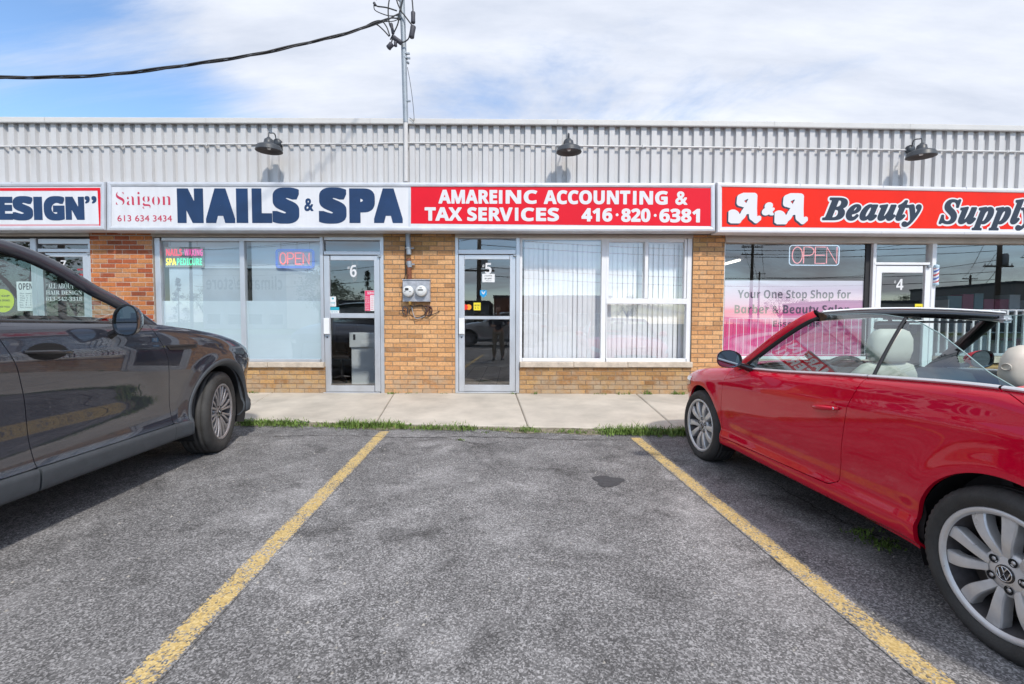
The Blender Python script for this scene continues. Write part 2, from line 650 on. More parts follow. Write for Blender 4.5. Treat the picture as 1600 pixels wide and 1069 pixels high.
def paint_line_mat():
    """worn yellow paint: full of pinholes where the stones have rubbed bare"""
    m = asphalt_mat()
    m.name = 'worn_yellow_paint'
    t = m.node_tree
    p = t.nodes['Principled BSDF']
    old = p.inputs['Base Color'].links[0].from_socket
    tcn = N(t, 'ShaderNodeTexCoord')
    vo = N(t, 'ShaderNodeTexVoronoi', i_Scale=125.0)
    t.links.new(tcn.outputs['Object'], vo.inputs['Vector'])
    sc_ = N(t, 'ShaderNodeSeparateColor')
    t.links.new(vo.outputs['Color'], sc_.inputs[0])
    nz = N(t, 'ShaderNodeTexNoise', i_Scale=5.0, i_Detail=6.0, i_Roughness=0.7)
    t.links.new(tcn.outputs['Object'], nz.inputs['Vector'])
    # wear rises towards the ragged edges (u runs across the stripe in the generated box)
    att = N(t, 'ShaderNodeAttribute', attribute_name='across')
    e = math_node(t, 'POWER', math_node(t, 'ABSOLUTE', att.outputs['Fac']), 5.0)
    wear = math_node(t, 'ADD', math_node(t, 'MULTIPLY', nz.outputs['Fac'], 1.1), math_node(t, 'MULTIPLY', e, 0.75))
    wear = math_node(t, 'ADD', wear, math_node(t, 'MULTIPLY', sc_.outputs[1], 0.62))
    k = N(t, 'ShaderNodeMapRange')
    k.inputs[1].default_value = 0.93
    k.inputs[2].default_value = 1.15
    k.inputs[3].default_value = 1.0
    k.inputs[4].default_value = 0.0
    t.links.new(wear, k.inputs[0])
    yr = N(t, 'ShaderNodeValToRGB')
    yr.color_ramp.elements[0].color = (0.47, 0.32, 0.11, 1)
    yr.color_ramp.elements[1].color = (0.70, 0.54, 0.26, 1)
    t.links.new(sc_.outputs[2], yr.inputs[0])
    mx = N(t, 'ShaderNodeMix', data_type='RGBA')
    t.links.new(k.outputs[0], mx.inputs[0])
    t.links.new(old, mx.inputs[6])
    t.links.new(yr.outputs[0], mx.inputs[7])
    t.links.new(mx.outputs[2], p.inputs['Base Color'])
    return m


def brick_mat(name, rough=0.85):
    m = bpy.data.materials.new(name)
    m.use_nodes = True
    t = m.node_tree
    p = t.nodes['Principled BSDF']
    att = N(t, 'ShaderNodeAttribute', attribute_name='tint')
    tcn = N(t, 'ShaderNodeTexCoord')
    nz = N(t, 'ShaderNodeTexNoise', i_Scale=34.0, i_Detail=6.0, i_Roughness=0.7)
    t.links.new(tcn.outputs['Object'], nz.inputs['Vector'])
    nb = N(t, 'ShaderNodeTexNoise', i_Scale=2.2, i_Detail=4.0)
    t.links.new(tcn.outputs['Object'], nb.inputs['Vector'])
    a = N(t, 'ShaderNodeMapRange', i_3=0.72, i_4=1.25)
    a.inputs[1].default_value, a.inputs[2].default_value = 0.3, 0.7
    t.links.new(nz.outputs['Fac'], a.inputs[0])
    b2 = N(t, 'ShaderNodeMapRange', i_3=0.9, i_4=1.08)
    b2.inputs[1].default_value, b2.inputs[2].default_value = 0.3, 0.7
    t.links.new(nb.outputs['Fac'], b2.inputs[0])
    s = N(t, 'ShaderNodeVectorMath', operation='SCALE')
    t.links.new(att.outputs['Color'], s.inputs[0])
    t.links.new(math_node(t, 'MULTIPLY', a.outputs[0], b2.outputs[0]), s.inputs['Scale'])
    # pale salt bloom and splashed dirt low on the wall, in ragged patches
    sz = N(t, 'ShaderNodeSeparateXYZ')
    t.links.new(tcn.outputs['Object'], sz.inputs[0])
    low = N(t, 'ShaderNodeMapRange', i_3=0.42, i_4=0.0)
    low.inputs[1].default_value, low.inputs[2].default_value = 0.12, 0.62
    t.links.new(sz.outputs[2], low.inputs[0])
    pz = N(t, 'ShaderNodeTexNoise', i_Scale=5.5, i_Detail=7.0, i_Roughness=0.7)
    t.links.new(tcn.outputs['Object'], pz.inputs['Vector'])
    pa = N(t, 'ShaderNodeMapRange', i_3=0.0, i_4=0.75)
    pa.inputs[1].default_value, pa.inputs[2].default_value = 0.56, 0.78
    t.links.new(math_node(t, 'ADD', pz.outputs['Fac'], math_node(t, 'MULTIPLY', low.outputs[0], 0.5)), pa.inputs[0])
    mxs = N(t, 'ShaderNodeMix', data_type='RGBA')
    t.links.new(pa.outputs[0], mxs.inputs[0])
    t.links.new(s.outputs[0], mxs.inputs[6])
    mxs.inputs[7].default_value = (0.40, 0.32, 0.23, 1)
    t.links.new(mxs.outputs[2], p.inputs['Base Color'])
    p.inputs['Roughness'].default_value = rough
    bp = N(t, 'ShaderNodeBump', i_Strength=0.55, i_Distance=0.004)
    t.links.new(nz.outputs['Fac'], bp.inputs['Height'])
    t.links.new(bp.outputs[0], p.inputs['Normal'])
    return m


M['asphalt'] = asphalt_mat()
M['paint'] = paint_line_mat()
M['concrete'] = pmat('sidewalk_concrete', (0.52, 0.475, 0.41), 0.9, var=0.22, scale=1.7, bump=0.35, bscale=220, detail=12)
M['brick'] = brick_mat('brick')
M['mortar'] = pmat('mortar', (0.27, 0.20, 0.135), 0.95, var=0.2, scale=30, bump=0.4, bscale=150)
M['mortar_white'] = pmat('white_mortar', (0.55, 0.46, 0.38), 0.95, var=0.2, scale=30, bump=0.4, bscale=150)
M['alu'] = pmat('silver_frame', (0.62, 0.64, 0.67), 0.38, metal=0.55, var=0.06, scale=5, rvar=0.1, stretch=(1, 1, 0.3))
M['alu_white'] = pmat('white_frame', (0.78, 0.79, 0.80), 0.4, var=0.05, scale=6)
M['beige'] = pmat('beige_trim', (0.50, 0.45, 0.40), 0.6, var=0.12, scale=5)
M['dark'] = pmat('dark_recess', (0.02, 0.02, 0.022), 0.7)
M['stone'] = pmat('stone_sill', (0.55, 0.47, 0.38), 0.85, var=0.22, scale=9, bump=0.6, bscale=60)
M['glass'] = glass_mat('shop_glass', (0.985, 0.99, 0.995), 2.4, wave=0.012, wscale=0.9)
M['corr'] = pmat('corrugated_cladding', (0.56, 0.555, 0.555), 0.5, var=0.07, scale=1.6, stretch=(2.5, 1, 0.5), detail=8)
def corr_mat():
    m = M['corr']
    t = m.node_tree
    p = t.nodes['Principled BSDF']
    base = p.inputs['Base Color'].links[0].from_socket
    tcn = N(t, 'ShaderNodeTexCoord')
    mpn = N(t, 'ShaderNodeMapping')
    mpn.inputs['Scale'].default_value = (7.0, 1, .55)
    t.links.new(tcn.outputs['Object'], mpn.inputs[0])
    nz = N(t, 'ShaderNodeTexNoise', i_Scale=1.6, i_Detail=7.0, i_Roughness=0.7)
    t.links.new(mpn.outputs[0], nz.inputs['Vector'])
    k = N(t, 'ShaderNodeMapRange', i_3=0.0, i_4=0.55)
    k.inputs[1].default_value, k.inputs[2].default_value = .58, .80
    t.links.new(nz.outputs['Fac'], k.inputs[0])
    mx = N(t, 'ShaderNodeMix', data_type='RGBA')
    t.links.new(k.outputs[0], mx.inputs[0])
    t.links.new(base, mx.inputs[6])
    mx.inputs[7].default_value = (0.36, 0.31, 0.25, 1)
    t.links.new(mx.outputs[2], p.inputs['Base Color'])
    n2 = N(t, 'ShaderNodeTexNoise', i_Scale=1.1, i_Detail=2.0)
    t.links.new(tcn.outputs['Object'], n2.inputs['Vector'])
    b = N(t, 'ShaderNodeBump', i_Strength=0.35, i_Distance=0.05)
    t.links.new(n2.outputs['Fac'], b.inputs['Height'])
    t.links.new(b.outputs[0], p.inputs['Normal'])


corr_mat()
M['flash'] = pmat('white_flashing', (0.62, 0.61, 0.59), 0.45, var=0.05, scale=3)
M['roof'] = pmat('roof_gravel', (0.2, 0.2, 0.2), 0.9, var=0.2)
M['cab'] = pmat('sign_frame_metal', (0.60, 0.62, 0.66), 0.4, metal=0.25, var=0.08, scale=4, rvar=0.1)
M['cab_white'] = pmat('white_sign_frame', (0.70, 0.70, 0.72), 0.4, var=0.06, scale=4)
M['face_white'] = pmat('white_sign_face', (0.70, 0.70, 0.72), 0.22, var=0.06, scale=1.5, stretch=(5, 1, .6), detail=8)
M['navy'] = pmat('navy_vinyl', (0.008, 0.032, 0.10), 0.22, var=0.2, scale=2)
M['red_vinyl'] = pmat('red_vinyl', (0.72, 0.007, 0.022), 0.35, spec=0.25, var=0.06, scale=1.4)
M['orange_vinyl'] = pmat('orange_red_vinyl', (0.80, 0.018, 0.002), 0.35, spec=0.25, var=0.05, scale=1.2, stretch=(3, 1, 1))
M['rose'] = pmat('rose_lettering', (0.55, 0.03, 0.08), 0.3)
M['rose_pale'] = pmat('faded_red_border', (0.62, 0.30, 0.33), 0.3)
M['white_vinyl'] = pmat('white_vinyl', (0.72, 0.72, 0.73), 0.3)
M['slate'] = pmat('slate_vinyl', (0.018, 0.024, 0.042), 0.28)
M['lampdark'] = pmat('dark_lamp_enamel', (0.045, 0.052, 0.062), 0.42, var=0.15, scale=20)
M['lampin'] = pmat('lamp_inside', (0.10, 0.09, 0.09), 0.5)
M['galv'] = pmat('galvanised_pipe', (0.30, 0.34, 0.38), 0.5, metal=0.25, var=0.15, scale=12, rvar=0.12)
M['pipe_white'] = pmat('white_painted_pipe', (0.6, 0.59, 0.58), 0.45, var=0.06)
M['rust'] = pmat('rust', (0.20, 0.07, 0.035), 0.85, var=0.4, scale=40)
M['cable'] = pmat('black_cable', (0.018, 0.018, 0.02), 0.55)
M['connector'] = pmat('connector_sleeve', (0.05, 0.05, 0.065), 0.6)
M['meter_box'] = pmat('meter_box_metal', (0.42, 0.43, 0.46), 0.5, metal=0.35, var=0.25, scale=14, rvar=0.1)
M['meter_face'] = pmat('meter_face', (0.66, 0.67, 0.66), 0.3)
M['film'] = pmat('frosted_film', (0.60, 0.745, 0.80), 0.6, var=0.05, scale=1.5)
M['film_up'] = pmat('frosted_film_upper', (0.46, 0.565, 0.62), 0.6, var=0.12, scale=1.1)
M['blind'] = pmat('white_blind', (0.88, 0.89, 0.90), 0.6, var=0.05, scale=3)
M['wall_in'] = pmat('interior_paint', (0.34, 0.34, 0.33), 0.8)
M['wall_dark'] = pmat('dim_room_surface', (0.07, 0.075, 0.08), 0.8)  # near-black copy of the interior paint, dimness of unlit rooms put into colour
M['tile'] = pmat('interior_tile', (0.20, 0.17, 0.15), 0.35, var=0.15, scale=3)
M['ceil'] = pmat('ceiling_tile', (0.45, 0.45, 0.45), 0.9)
M['desk'] = pmat('white_laminate', (0.62, 0.68, 0.70), 0.35)
M['black'] = pmat('black_plastic', (0.02, 0.02, 0.022), 0.45)
M['paper'] = pmat('white_paper', (0.75, 0.76, 0.76), 0.7)
M['pink'] = pmat('pink_paper', (0.70, 0.035, 0.13), 0.6)
M['teal'] = pmat('teal_print', (0.03, 0.36, 0.46), 0.5)
M['blue'] = pmat('blue_print', (0.02, 0.30, 0.62), 0.5)
M['yellow'] = pmat('yellow_print', (0.80, 0.66, 0.03), 0.5)
M['lime'] = pmat('lime_print', (0.60, 0.68, 0.03), 0.5)
M['ink'] = pmat('black_ink', (0.03, 0.03, 0.035), 0.6)
M['grass'] = pmat('grass_blade', (0.14, 0.23, 0.04), 0.7, var=0.5, scale=9)
_r = [n for n in M['grass'].node_tree.nodes if n.type == 'VALTORGB'][0].color_ramp
_e = _r.elements.new(0.63)
_e.color = (0.17, 0.27, 0.05, 1)
_r.elements[2].color = (0.36, 0.31, 0.12, 1)
M['guard'] = pmat('white_bar_paint', (0.74, 0.77, 0.78), 0.4)


def emis(name, c, s):
    m = bpy.data.materials.new(name)
    m.use_nodes = True
    p = m.node_tree.nodes['Principled BSDF']
    p.inputs['Base Color'].default_value = (*c, 1)
    p.inputs['Emission Color'].default_value = (*c, 1)
    p.inputs['Emission Strength'].default_value = s
    return m


M['neon_red'] = emis('red_neon_tube', (0.95, 0.16, 0.13), 0.55)
M['neon_pink'] = emis('pink_neon_tube', (0.95, 0.33, 0.34), 0.6)
M['neon_blue'] = emis('blue_neon_tube', (0.03, 0.12, 0.60), 0.35)
M['neon_white'] = emis('pale_neon_tube', (0.62, 0.80, 0.95), 0.55)
M['led_red'] = emis('red_led', (0.95, 0.05, 0.10), 0.8)
M['led_mag'] = emis('magenta_led', (0.85, 0.10, 0.38), 0.7)
M['led_yel'] = emis('yellow_led', (0.95, 0.85, 0.03), 0.9)
M['led_grn'] = emis('green_led', (0.10, 0.80, 0.40), 0.8)
M['tube_lit'] = emis('lit_fluorescent_tube', (1.0, 0.93, 0.78), 2.2)

# ------------------------------------------------------------------ the setting: ground
BACKM = pmat('roadside_ground', (0.10, 0.13, 0.05), 0.95, var=0.3, scale=0.4)
mb = MB()
mb.add([(-400, -400, -0.02), (400, -400, -0.02), (400, 400, -0.02), (-400, 400, -0.02)], [(0, 1, 2, 3)])
structure(mb.build('ground', BACKM))
mb = MB()
mb.add([(-40, -16, 0), (40, -16, 0), (40, 9, 0), (-40, 9, 0)], [(0, 1, 2, 3)])
structure(mb.build('parking_lot', M['asphalt']))
mb = MB()
mb.add([(-200, -29, -0.008), (200, -29, -0.008), (200, -18.5, -0.008), (-200, -18.5, -0.008)], [(0, 1, 2, 3)])
structure(mb.build('road', pmat('road_asphalt', (0.09, 0.09, 0.095), 0.9, var=0.2, scale=2)))

# stall lines: three corners of the aisle direction found from the photo's two stripes
LOT_RZ = R(2.545)
LD = Vector((-math.sin(LOT_RZ), math.cos(LOT_RZ), 0))
LN = Vector((math.cos(LOT_RZ), math.sin(LOT_RZ), 0))


def stall_line(px, py, ylen0, ylen1, width):
    c = gp(px, py)
    across = []
    mbl = MB()
    n, k = 60, 8
    vs_ = []
    for i in range(n + 1):
        y = ylen0 + (ylen1 - ylen0) * i / n
        s = (y - c.y) / LD.y
        for j in range(k + 1):
            a = -1 + 2 * j / k
            p = c + LD * s + LN * (a * width / 2)
            vs_.append((p.x, p.y, 0.004))
            across.append(a)
    fs = []
    for i in range(n):
        for j in range(k):
            a = i * (k + 1) + j
            fs.append((a, a + 1, a + k + 2, a + k + 1))
    mbl.add(vs_, fs)
    o = structure(mbl.build('stall_line', M['paint']))
    at_ = o.data.attributes.new('across', 'FLOAT', 'POINT')
    at_.data.foreach_set('value', across)
    return o


stall_line(408, 872, -2.9, 5.23, 0.135)
stall_line(1235, 880, -2.9, 4.97, 0.135)
for k in (-2, -1, 2, 3):
    pass

# small dark tar patch and pale chips on the asphalt
mb = MB()
pc = gp(950, 752)
pts = []
for i in range(22):
    a = 2 * math.pi * i / 22
    r = 1 + 0.18 * math.sin(3 * a + 1) + 0.1 * math.sin(5 * a)
    pts.append((pc.x + 0.115 * r * math.cos(a), pc.y + 0.125 * r * math.sin(a), 0.004))
mb.add(pts, [tuple(range(22))])
structure(mb.build('asphalt_patch', pmat('fresh_tar', (0.06, 0.06, 0.065), 0.8, bump=0.6, bscale=180, var=0.3, scale=40)))

# cracks that run through the old asphalt: one along the kerb, others wandering across the stall
def crack(pts, wd, seed):
    rg = random.Random(seed)
    P = catmull([gp(px, py) for px, py in pts], 14)
    L, Rr = [], []
    for i, p in enumerate(P):
        q0, q1 = P[max(0, i - 1)], P[min(len(P) - 1, i + 1)]
        d = Vector((q1[0] - q0[0], q1[1] - q0[1], 0)).normalized()
        n = Vector((-d.y, d.x, 0))
        j = rg.gauss(0, .012)
        w_ = wd * rg.uniform(.25, 1.0) * min(1, i / 6, (len(P) - 1 - i) / 6)
        c = Vector((p[0], p[1], .0042)) + n * j
        L.append(c + n * w_)
        Rr.append(c - n * w_)
    mb = MB().grid([[a, b_] for a, b_ in zip(L, Rr)])
    structure(mb.build('asphalt_crack', CRK))


CRK = pmat('crack_shadow', (0.03, 0.028, 0.027), 0.95)
crack([(400, 683), (520, 681), (640, 684), (760, 683), (880, 687), (1000, 689)], .009, 1)
crack([(640, 690), (700, 686), (750, 694), (790, 690)], .006, 2)
crack([(1190, 745), (1270, 790), (1340, 826), (1430, 862)], .007, 3)

# sidewalk: slabs with open joints, rising gently to the wall
WZ = 0.12


def edge_y(x):
    return 5.62 + (x + 3.2) * (5.2 - 5.62) / 4.64 if x < 1.44 else 5.2 - (x - 1.44) * 0.02


joints = [(-11, -11), (-7.7, -7.3), (-5.75, -5.4), (-3.82, -3.52), (-1.88, -1.63), (0.06, 0.19), (1.99, 1.89), (3.92, 3.62), (5.85, 5.4), (7.8, 7.2), (9.7, 9.0), (14, 13)]
mb = MB()
for (w0, e0), (w1, e1) in zip(joints[:-1], joints[1:]):
    g = 0.005
    q = [(w0 + g, YW + 0.02), (w1 - g, YW + 0.02), (e1 - g, edge_y(e1)), (e0 + g, edge_y(e0))]
    top = [(x, y, WZ if y > 7 else 0.05) for x, y in q]
    ins = []
    cxm, cym = sum(p[0] for p in q) / 4, sum(p[1] for p in q) / 4
    for (x, y, z) in top:
        ins.append((x + (0.012 if x < cxm else -0.012), y + (0.012 if y < cym else -0.012), z + 0.0))
    low = [(x, y, z - 0.012) for x, y, z in top]
    bot = [(x, y, -0.1) for x, y, z in top]
    mb.add(ins + low + bot, [(3, 2, 1, 0)] + [(i, (i + 1) % 4, 4 + (i + 1) % 4, 4 + i) for i in range(4)]
           + [(4 + i, 4 + (i + 1) % 4, 8 + (i + 1) % 4, 8 + i) for i in range(4)])
structure(mb.build('sidewalk', M['concrete']))

# broken kerb edge between asphalt and sidewalk: a strip of dirt and crumbled concrete
mb = MB()
rows = []
for i in range(141):
    x = -6 + 14 * i / 140
    y = edge_y(x)
    a = 0.10 + 0.05 * math.sin(x * 3.1) + 0.04 * math.sin(x * 7.7 + 1) + random.uniform(-.015, .015)
    rows.append([(x, y + 0.02, 0.035 + random.uniform(-.008, .008)), (x, y - a * 0.5, 0.018 + random.uniform(-.006, .008)), (x, y - a, 0.003)])
mb.grid(rows, flip=True)
structure(mb.build('kerb_dirt', pmat('kerb_dirt', (0.20, 0.175, 0.13), 0.95, var=0.5, scale=14, bump=0.9, bscale=70)))

# grass in the seam and weeds along the wall
mb = MB()


def tuft(x, y, z, n, h, spread):
    for _ in range(n):
        a = random.uniform(0, 2 * math.pi)
        hh = h * random.uniform(0.2, 1.0) ** 1.2
        lean = random.uniform(0.2, 1.0) * hh
        bx, by = x + random.gauss(0, spread), y + random.gauss(0, spread * 0.6)
        wd = random.uniform(0.003, 0.006)
        dx, dy = math.cos(a), math.sin(a)
        nx, ny = -dy * wd, dx * wd
        p = [(bx - nx, by - ny, z), (bx + nx, by + ny, z),
             (bx + dx * lean * .4 + nx * .8, by + dy * lean * .4 + ny * .8, z + hh * .6),
             (bx + dx * lean * .4 - nx * .8, by + dy * lean * .4 - ny * .8, z + hh * .6),
             (bx + dx * lean, by + dy * lean, z + hh * .95)]
        mb.add(p, [(0, 1, 2, 3), (3, 2, 4)])


def grass_run(px0, px1, dens, h, py):
    a, b = gp(px0, py), gp(px1, py)
    n = int((b.x - a.x) * dens)
    for _ in range(n):
        x = random.uniform(a.x, b.x)
        edge = min(1, min(x - a.x, b.x - x) / 0.15 + 0.25)
        y = edge_y(x) - random.gauss(0.06, 0.065)
        tuft(x, y, 0.012, 7, h * edge * random.uniform(.6, 1.2), 0.035)


for (a, b, d, h) in ((345, 470, 150, .085), (470, 520, 90, .06), (515, 640, 210, .10), (640, 690, 100, .06), (660, 745, 120, .075), (806, 845, 110, .07),
                     (740, 860, 45, .045), (860, 930, 90, .05), (925, 1075, 210, .10), (1040, 1075, 160, .11), (970, 1005, 90, .15), (1075, 1130, 120, .09)):
    grass_run(a, b, d, h, 672)
for (px, n, s, h) in ((612, 26, .05, .05), (640, 14, .05, .03), (400, 20, .05, .05), (803, 10, .02, .05), (835, 10, .02, .06), (936, 16, .05, .04), (975, 30, .07, .06),
                      (1015, 30, .05, .11), (1060, 40, .06, .08), (1085, 30, .06, .09), (690, 8, .06, .03)):
    p = at(px, 616, YW - 0.03)
    for _ in range(n // 4 + 1):
        tuft(p.x + random.gauss(0, s), YW - 0.02 - abs(random.gauss(0, .02)), WZ - .005, 6, h, 0.02)
for px, py in ((1345, 832), (1365, 843), (1385, 853), (1375, 848)):
    p = gp(px, py)
    for _ in range(8):
        tuft(p.x + random.gauss(0, .045), p.y + random.gauss(0, .03), 0, 8, .03, .03)
p = gp(720, 688)
for _ in range(6):
    tuft(p.x, p.y, 0, 6, .03, .02)
tag(mb.build('grass', M['grass']), 'ragged green grass growing in the seam between asphalt and sidewalk', 'grass', kind='stuff')
# clover-like leaves among the blades
mb = MB()
for _ in range(1500):
    px = random.choice([random.uniform(345, 470), random.uniform(520, 640), random.uniform(925, 1075), random.uniform(1000, 1075)])
    x = gp(px, 672).x
    y = edge_y(x) - abs(random.gauss(0.02, .045))
    z = random.uniform(0.015, 0.06)
    r = random.uniform(.005, .012)
    tilt = Matrix.Rotation(random.uniform(-.7, .7), 3, 'X') @ Matrix.Rotation(random.uniform(-.7, .7), 3, 'Y')
    q = [Vector((x, y, z)) + tilt @ Vector((r * math.cos(t), r * math.sin(t), 0)) for t in (0, 1.25, 2.5, 3.77, 5.0)]
    mb.add(q, [(0, 1, 2, 3, 4)])
tag(mb.build('ground_weeds', pmat('weed_leaf', (0.11, 0.20, 0.03), 0.6, var=0.4, scale=15)), 'small round leaved weeds mixed into the grass at the sidewalk edge', 'weeds', kind='stuff')
# loose grit and pebbles
mb = MB()
for _ in range(420):
    x, y = random.uniform(-3.2, 2.6), random.uniform(1.3, 5.1)
    r = random.uniform(.0025, .007)
    mb.add([(x - r, y - r, .0), (x + r, y - r * .6, .0), (x + r * .7, y + r, .0), (x - r * .8, y + r * .8, .0), (x, y, r * 1.1)],
           [(0, 1, 4), (1, 2, 4), (2, 3, 4), (3, 0, 4)])
tag(mb.build('grit', pmat('grit', (0.34, 0.32, 0.29), 0.9, var=0.4, scale=3)), 'loose pale grit scattered over the asphalt', 'grit', kind='stuff')


# ------------------------------------------------------------------ the strip of shops
def wloc(o):
    v = Vector((0, 0, 0))
    while o:
        v += o.location
        o = o.parent
    return v


def wb(mb, name, mats, parent, label=None):
    """build from world coordinates under an unrotated parent"""
    o = mb.build(name, mats, parent, label)
    o.location = -wloc(parent)
    return o


def rect(px0, py0, px1, py1, Y=YW):
    a, b, c, d = at(px0, py0, Y), at(px1, py0, Y), at(px1, py1, Y), at(px0, py1, Y)
    return (a.x + d.x) / 2, (b.x + c.x) / 2, (c.z + d.z) / 2, (a.z + b.z) / 2    # x0, x1, z0, z1


def bar(mb, px0, py0, px1, py1, y0, y1, mi=0, c=0.004):
    x0, x1, z0, z1 = rect(px0, py0, px1, py1)
    return mb.box(x0, x1, y0, y1, z0, z1, mi, c)


bld = thing('strip_mall', 'low yellow brick strip mall with white corrugated metal fascia above the shop fronts', 'building', (0, YW, WZ))
BH, BL, MJ = 0.0729, 0.236, 0.010
YEL = [(0.60, 0.315, 0.135), (0.64, 0.345, 0.15), (0.575, 0.295, 0.12), (0.62, 0.335, 0.15), (0.545, 0.272, 0.112), (0.66, 0.37, 0.17)]
RED = [(0.46, 0.135, 0.04), (0.52, 0.17, 0.05), (0.40, 0.10, 0.035), (0.50, 0.20, 0.07), (0.36, 0.085, 0.03), (0.55, 0.24, 0.10)]
BRN = [(0.40, 0.22, 0.085), (0.46, 0.26, 0.10), (0.36, 0.185, 0.07), (0.43, 0.25, 0.11), (0.48, 0.29, 0.12)]


def brick_wall(name, x0, x1, z0, z1, pal, mortar, depth=0.2, ztop_dark=None):
    m = MB()
    m.box(x0, x1, YW + 0.006, YW + depth, z0, z1, 1)
    nm = len(m.f)
    tint = [(0.4, 0.3, 0.2)] * nm
    r0 = int(math.floor((z0 - WZ) / BH))
    r = r0
    while True:
        za = WZ + r * BH
        zb = za + BH - MJ
        if za > z1 - 0.02:
            break
        za, zb = max(za, z0), min(zb, z1)
        off = (BL / 2 if r % 2 else 0) + random.uniform(-.006, .006)
        x = math.floor((x0 - off) / BL) * BL + off
        while x < x1:
            xa, xb = max(x, x0), min(x + BL - MJ, x1)
            if xb - xa > 0.015 and zb - za > 0.01:
                c = 0.003
                y = YW + random.uniform(-.0025, .0015)
                j = [random.uniform(-.0015, .0015) for _ in range(4)]
                v = [(xa + c + j[0], y, za + c + j[2]), (xb - c + j[1], y, za + c + j[3]), (xb - c + j[1], y, zb - c + j[2]), (xa + c + j[0], y, zb - c + j[3]),
                     (xa, YW + .0065, za), (xb, YW + .0065, za), (xb, YW + .0065, zb), (xa, YW + .0065, zb)]
                m.add(v, [(0, 1, 2, 3), (0, 4, 5, 1), (1, 5, 6, 2), (2, 6, 7, 3), (3, 7, 4, 0)], 0)
                cc = random.choice(pal)
                k = random.uniform(0.90, 1.08)
                if random.random() < 0.06:
                    k *= 0.72
                if z1 > 1.5 and r > 30 and pal is YEL and random.random() < .6:
                    cc = random.choice(BRN)  # browner bricks in the top courses paint in the shadow under the sign
                tint += [tuple(q * k for q in cc)] * 5
            x += BL
        r += 1
    o = wb(m, name, [M['brick'], mortar], bld)
    ca = o.data.color_attributes.new('tint', 'FLOAT_COLOR', 'CORNER')
    buf = []
    for p in o.data.polygons:
        buf += [*tint[p.index], 1.0] * p.loop_total
    ca.data.foreach_set('color', buf)
    return o


X = lambda px: at(px, 503, YW).x
Z = lambda py, px=800: at(px, py, YW).z
ZT = Z(366)          # underside of the sign band, top of the brick
ZS = Z(574)          # underside of the sills
brick_wall('brick_pier', X(144.5), X(241), WZ - .05, ZT, RED, M['mortar_white'])
brick_wall('knee_wall', X(241), X(507), WZ - .05, ZS, BRN, M['mortar'])
brick_wall('brick_pier', X(600), X(711), WZ - .05, ZT, YEL, M['mortar'])
brick_wall('knee_wall', X(812), X(1081), WZ - .05, ZS, BRN, M['mortar'])
brick_wall('brick_pier', X(1081), X(1130), WZ - .05, ZT, YEL, M['mortar'])
brick_wall('knee_wall', X(1130), X(1362), WZ - .05, Z(567), YEL, M['mortar'])
brick_wall('knee_wall', X(1459), X(1900), WZ - .05, Z(567), BRN, M['mortar'])
brick_wall('brick_pier', X(1900), X(2060), WZ - .05, ZT, YEL, M['mortar'])
brick_wall('knee_wall', X(-420), X(52), WZ - .05, ZS, RED, M['mortar_white'])
brick_wall('brick_pier', X(-560), X(-420), WZ - .05, ZT, RED, M['mortar_white'])
XL, XR = X(-560), X(2060)

# upper wall, lintel strip, roof slab
mb = MB().box(XL, XR, YW + .02, YW + .2, ZT, Z(200) - .02)
wb(mb, 'upper_wall', M['beige'], bld)
mb = MB()
for a, b, y0 in ((146, 600, 0.0), (711, 1081, 0.0), (1130, 1900, -.02), (-420, 145, -.02)):
    x0, x1 = X(a), X(b)
    mb.box(x0 + .002, x1 - .002, YW + y0 + .002, YW + .14, Z(371.5 if b != 1900 else 378), ZT + .004, 0, .003)
wb(mb, 'lintel', M['beige'], bld)
mb = MB().box(XL + .05, XR - .05, YW + .2, 14.8, Z(206), Z(200))
wb(mb, 'roof', M['roof'], bld)
mb = MB()
mb.box(XL, XL + .2, YW + .2, 14.8, 0, Z(206)); mb.box(XR - .2, XR, YW + .2, 14.8, 0, Z(206)); mb.box(XL, XR, 14.8, 15, 0, Z(200))
wb(mb, 'outer_wall', M['beige'], bld)

# corrugated fascia
YF = 7.235


def roofline(x, base):
    """the parapet sags a little to the right"""
    xs = [X(-560), X(0), X(640), X(1100), X(1600), X(2060)]
    py = [0, 0, 0, 3, 17, 30]
    ys = [-1, 0, 0, 1.5, 8, 13]
    return base - np.interp(x, xs, ys) / 98.6


zf0 = Z(300)
prof = []
x = XL
PITCH = 0.1625
while x < XR:
    prof += [(x, YF), (x + .078, YF), (x + .092, YF + .044), (x + .150, YF + .044)]
    x += PITCH
vs_, fs = [], []
for (x, y) in prof:
    zt = roofline(x, Z(196.5))
    vs_ += [(x, y, zf0), (x, y, zt)]
for i in range(len(prof) - 1):
    fs.append((2 * i, 2 * i + 2, 2 * i + 3, 2 * i + 1))
mb = MB().add(vs_, fs)
o = wb(mb, 'corrugated_fascia', M['corr'], bld)
so = o.modifiers.new('sheet', 'SOLIDIFY')
so.thickness = 0.0015
so.offset = 1
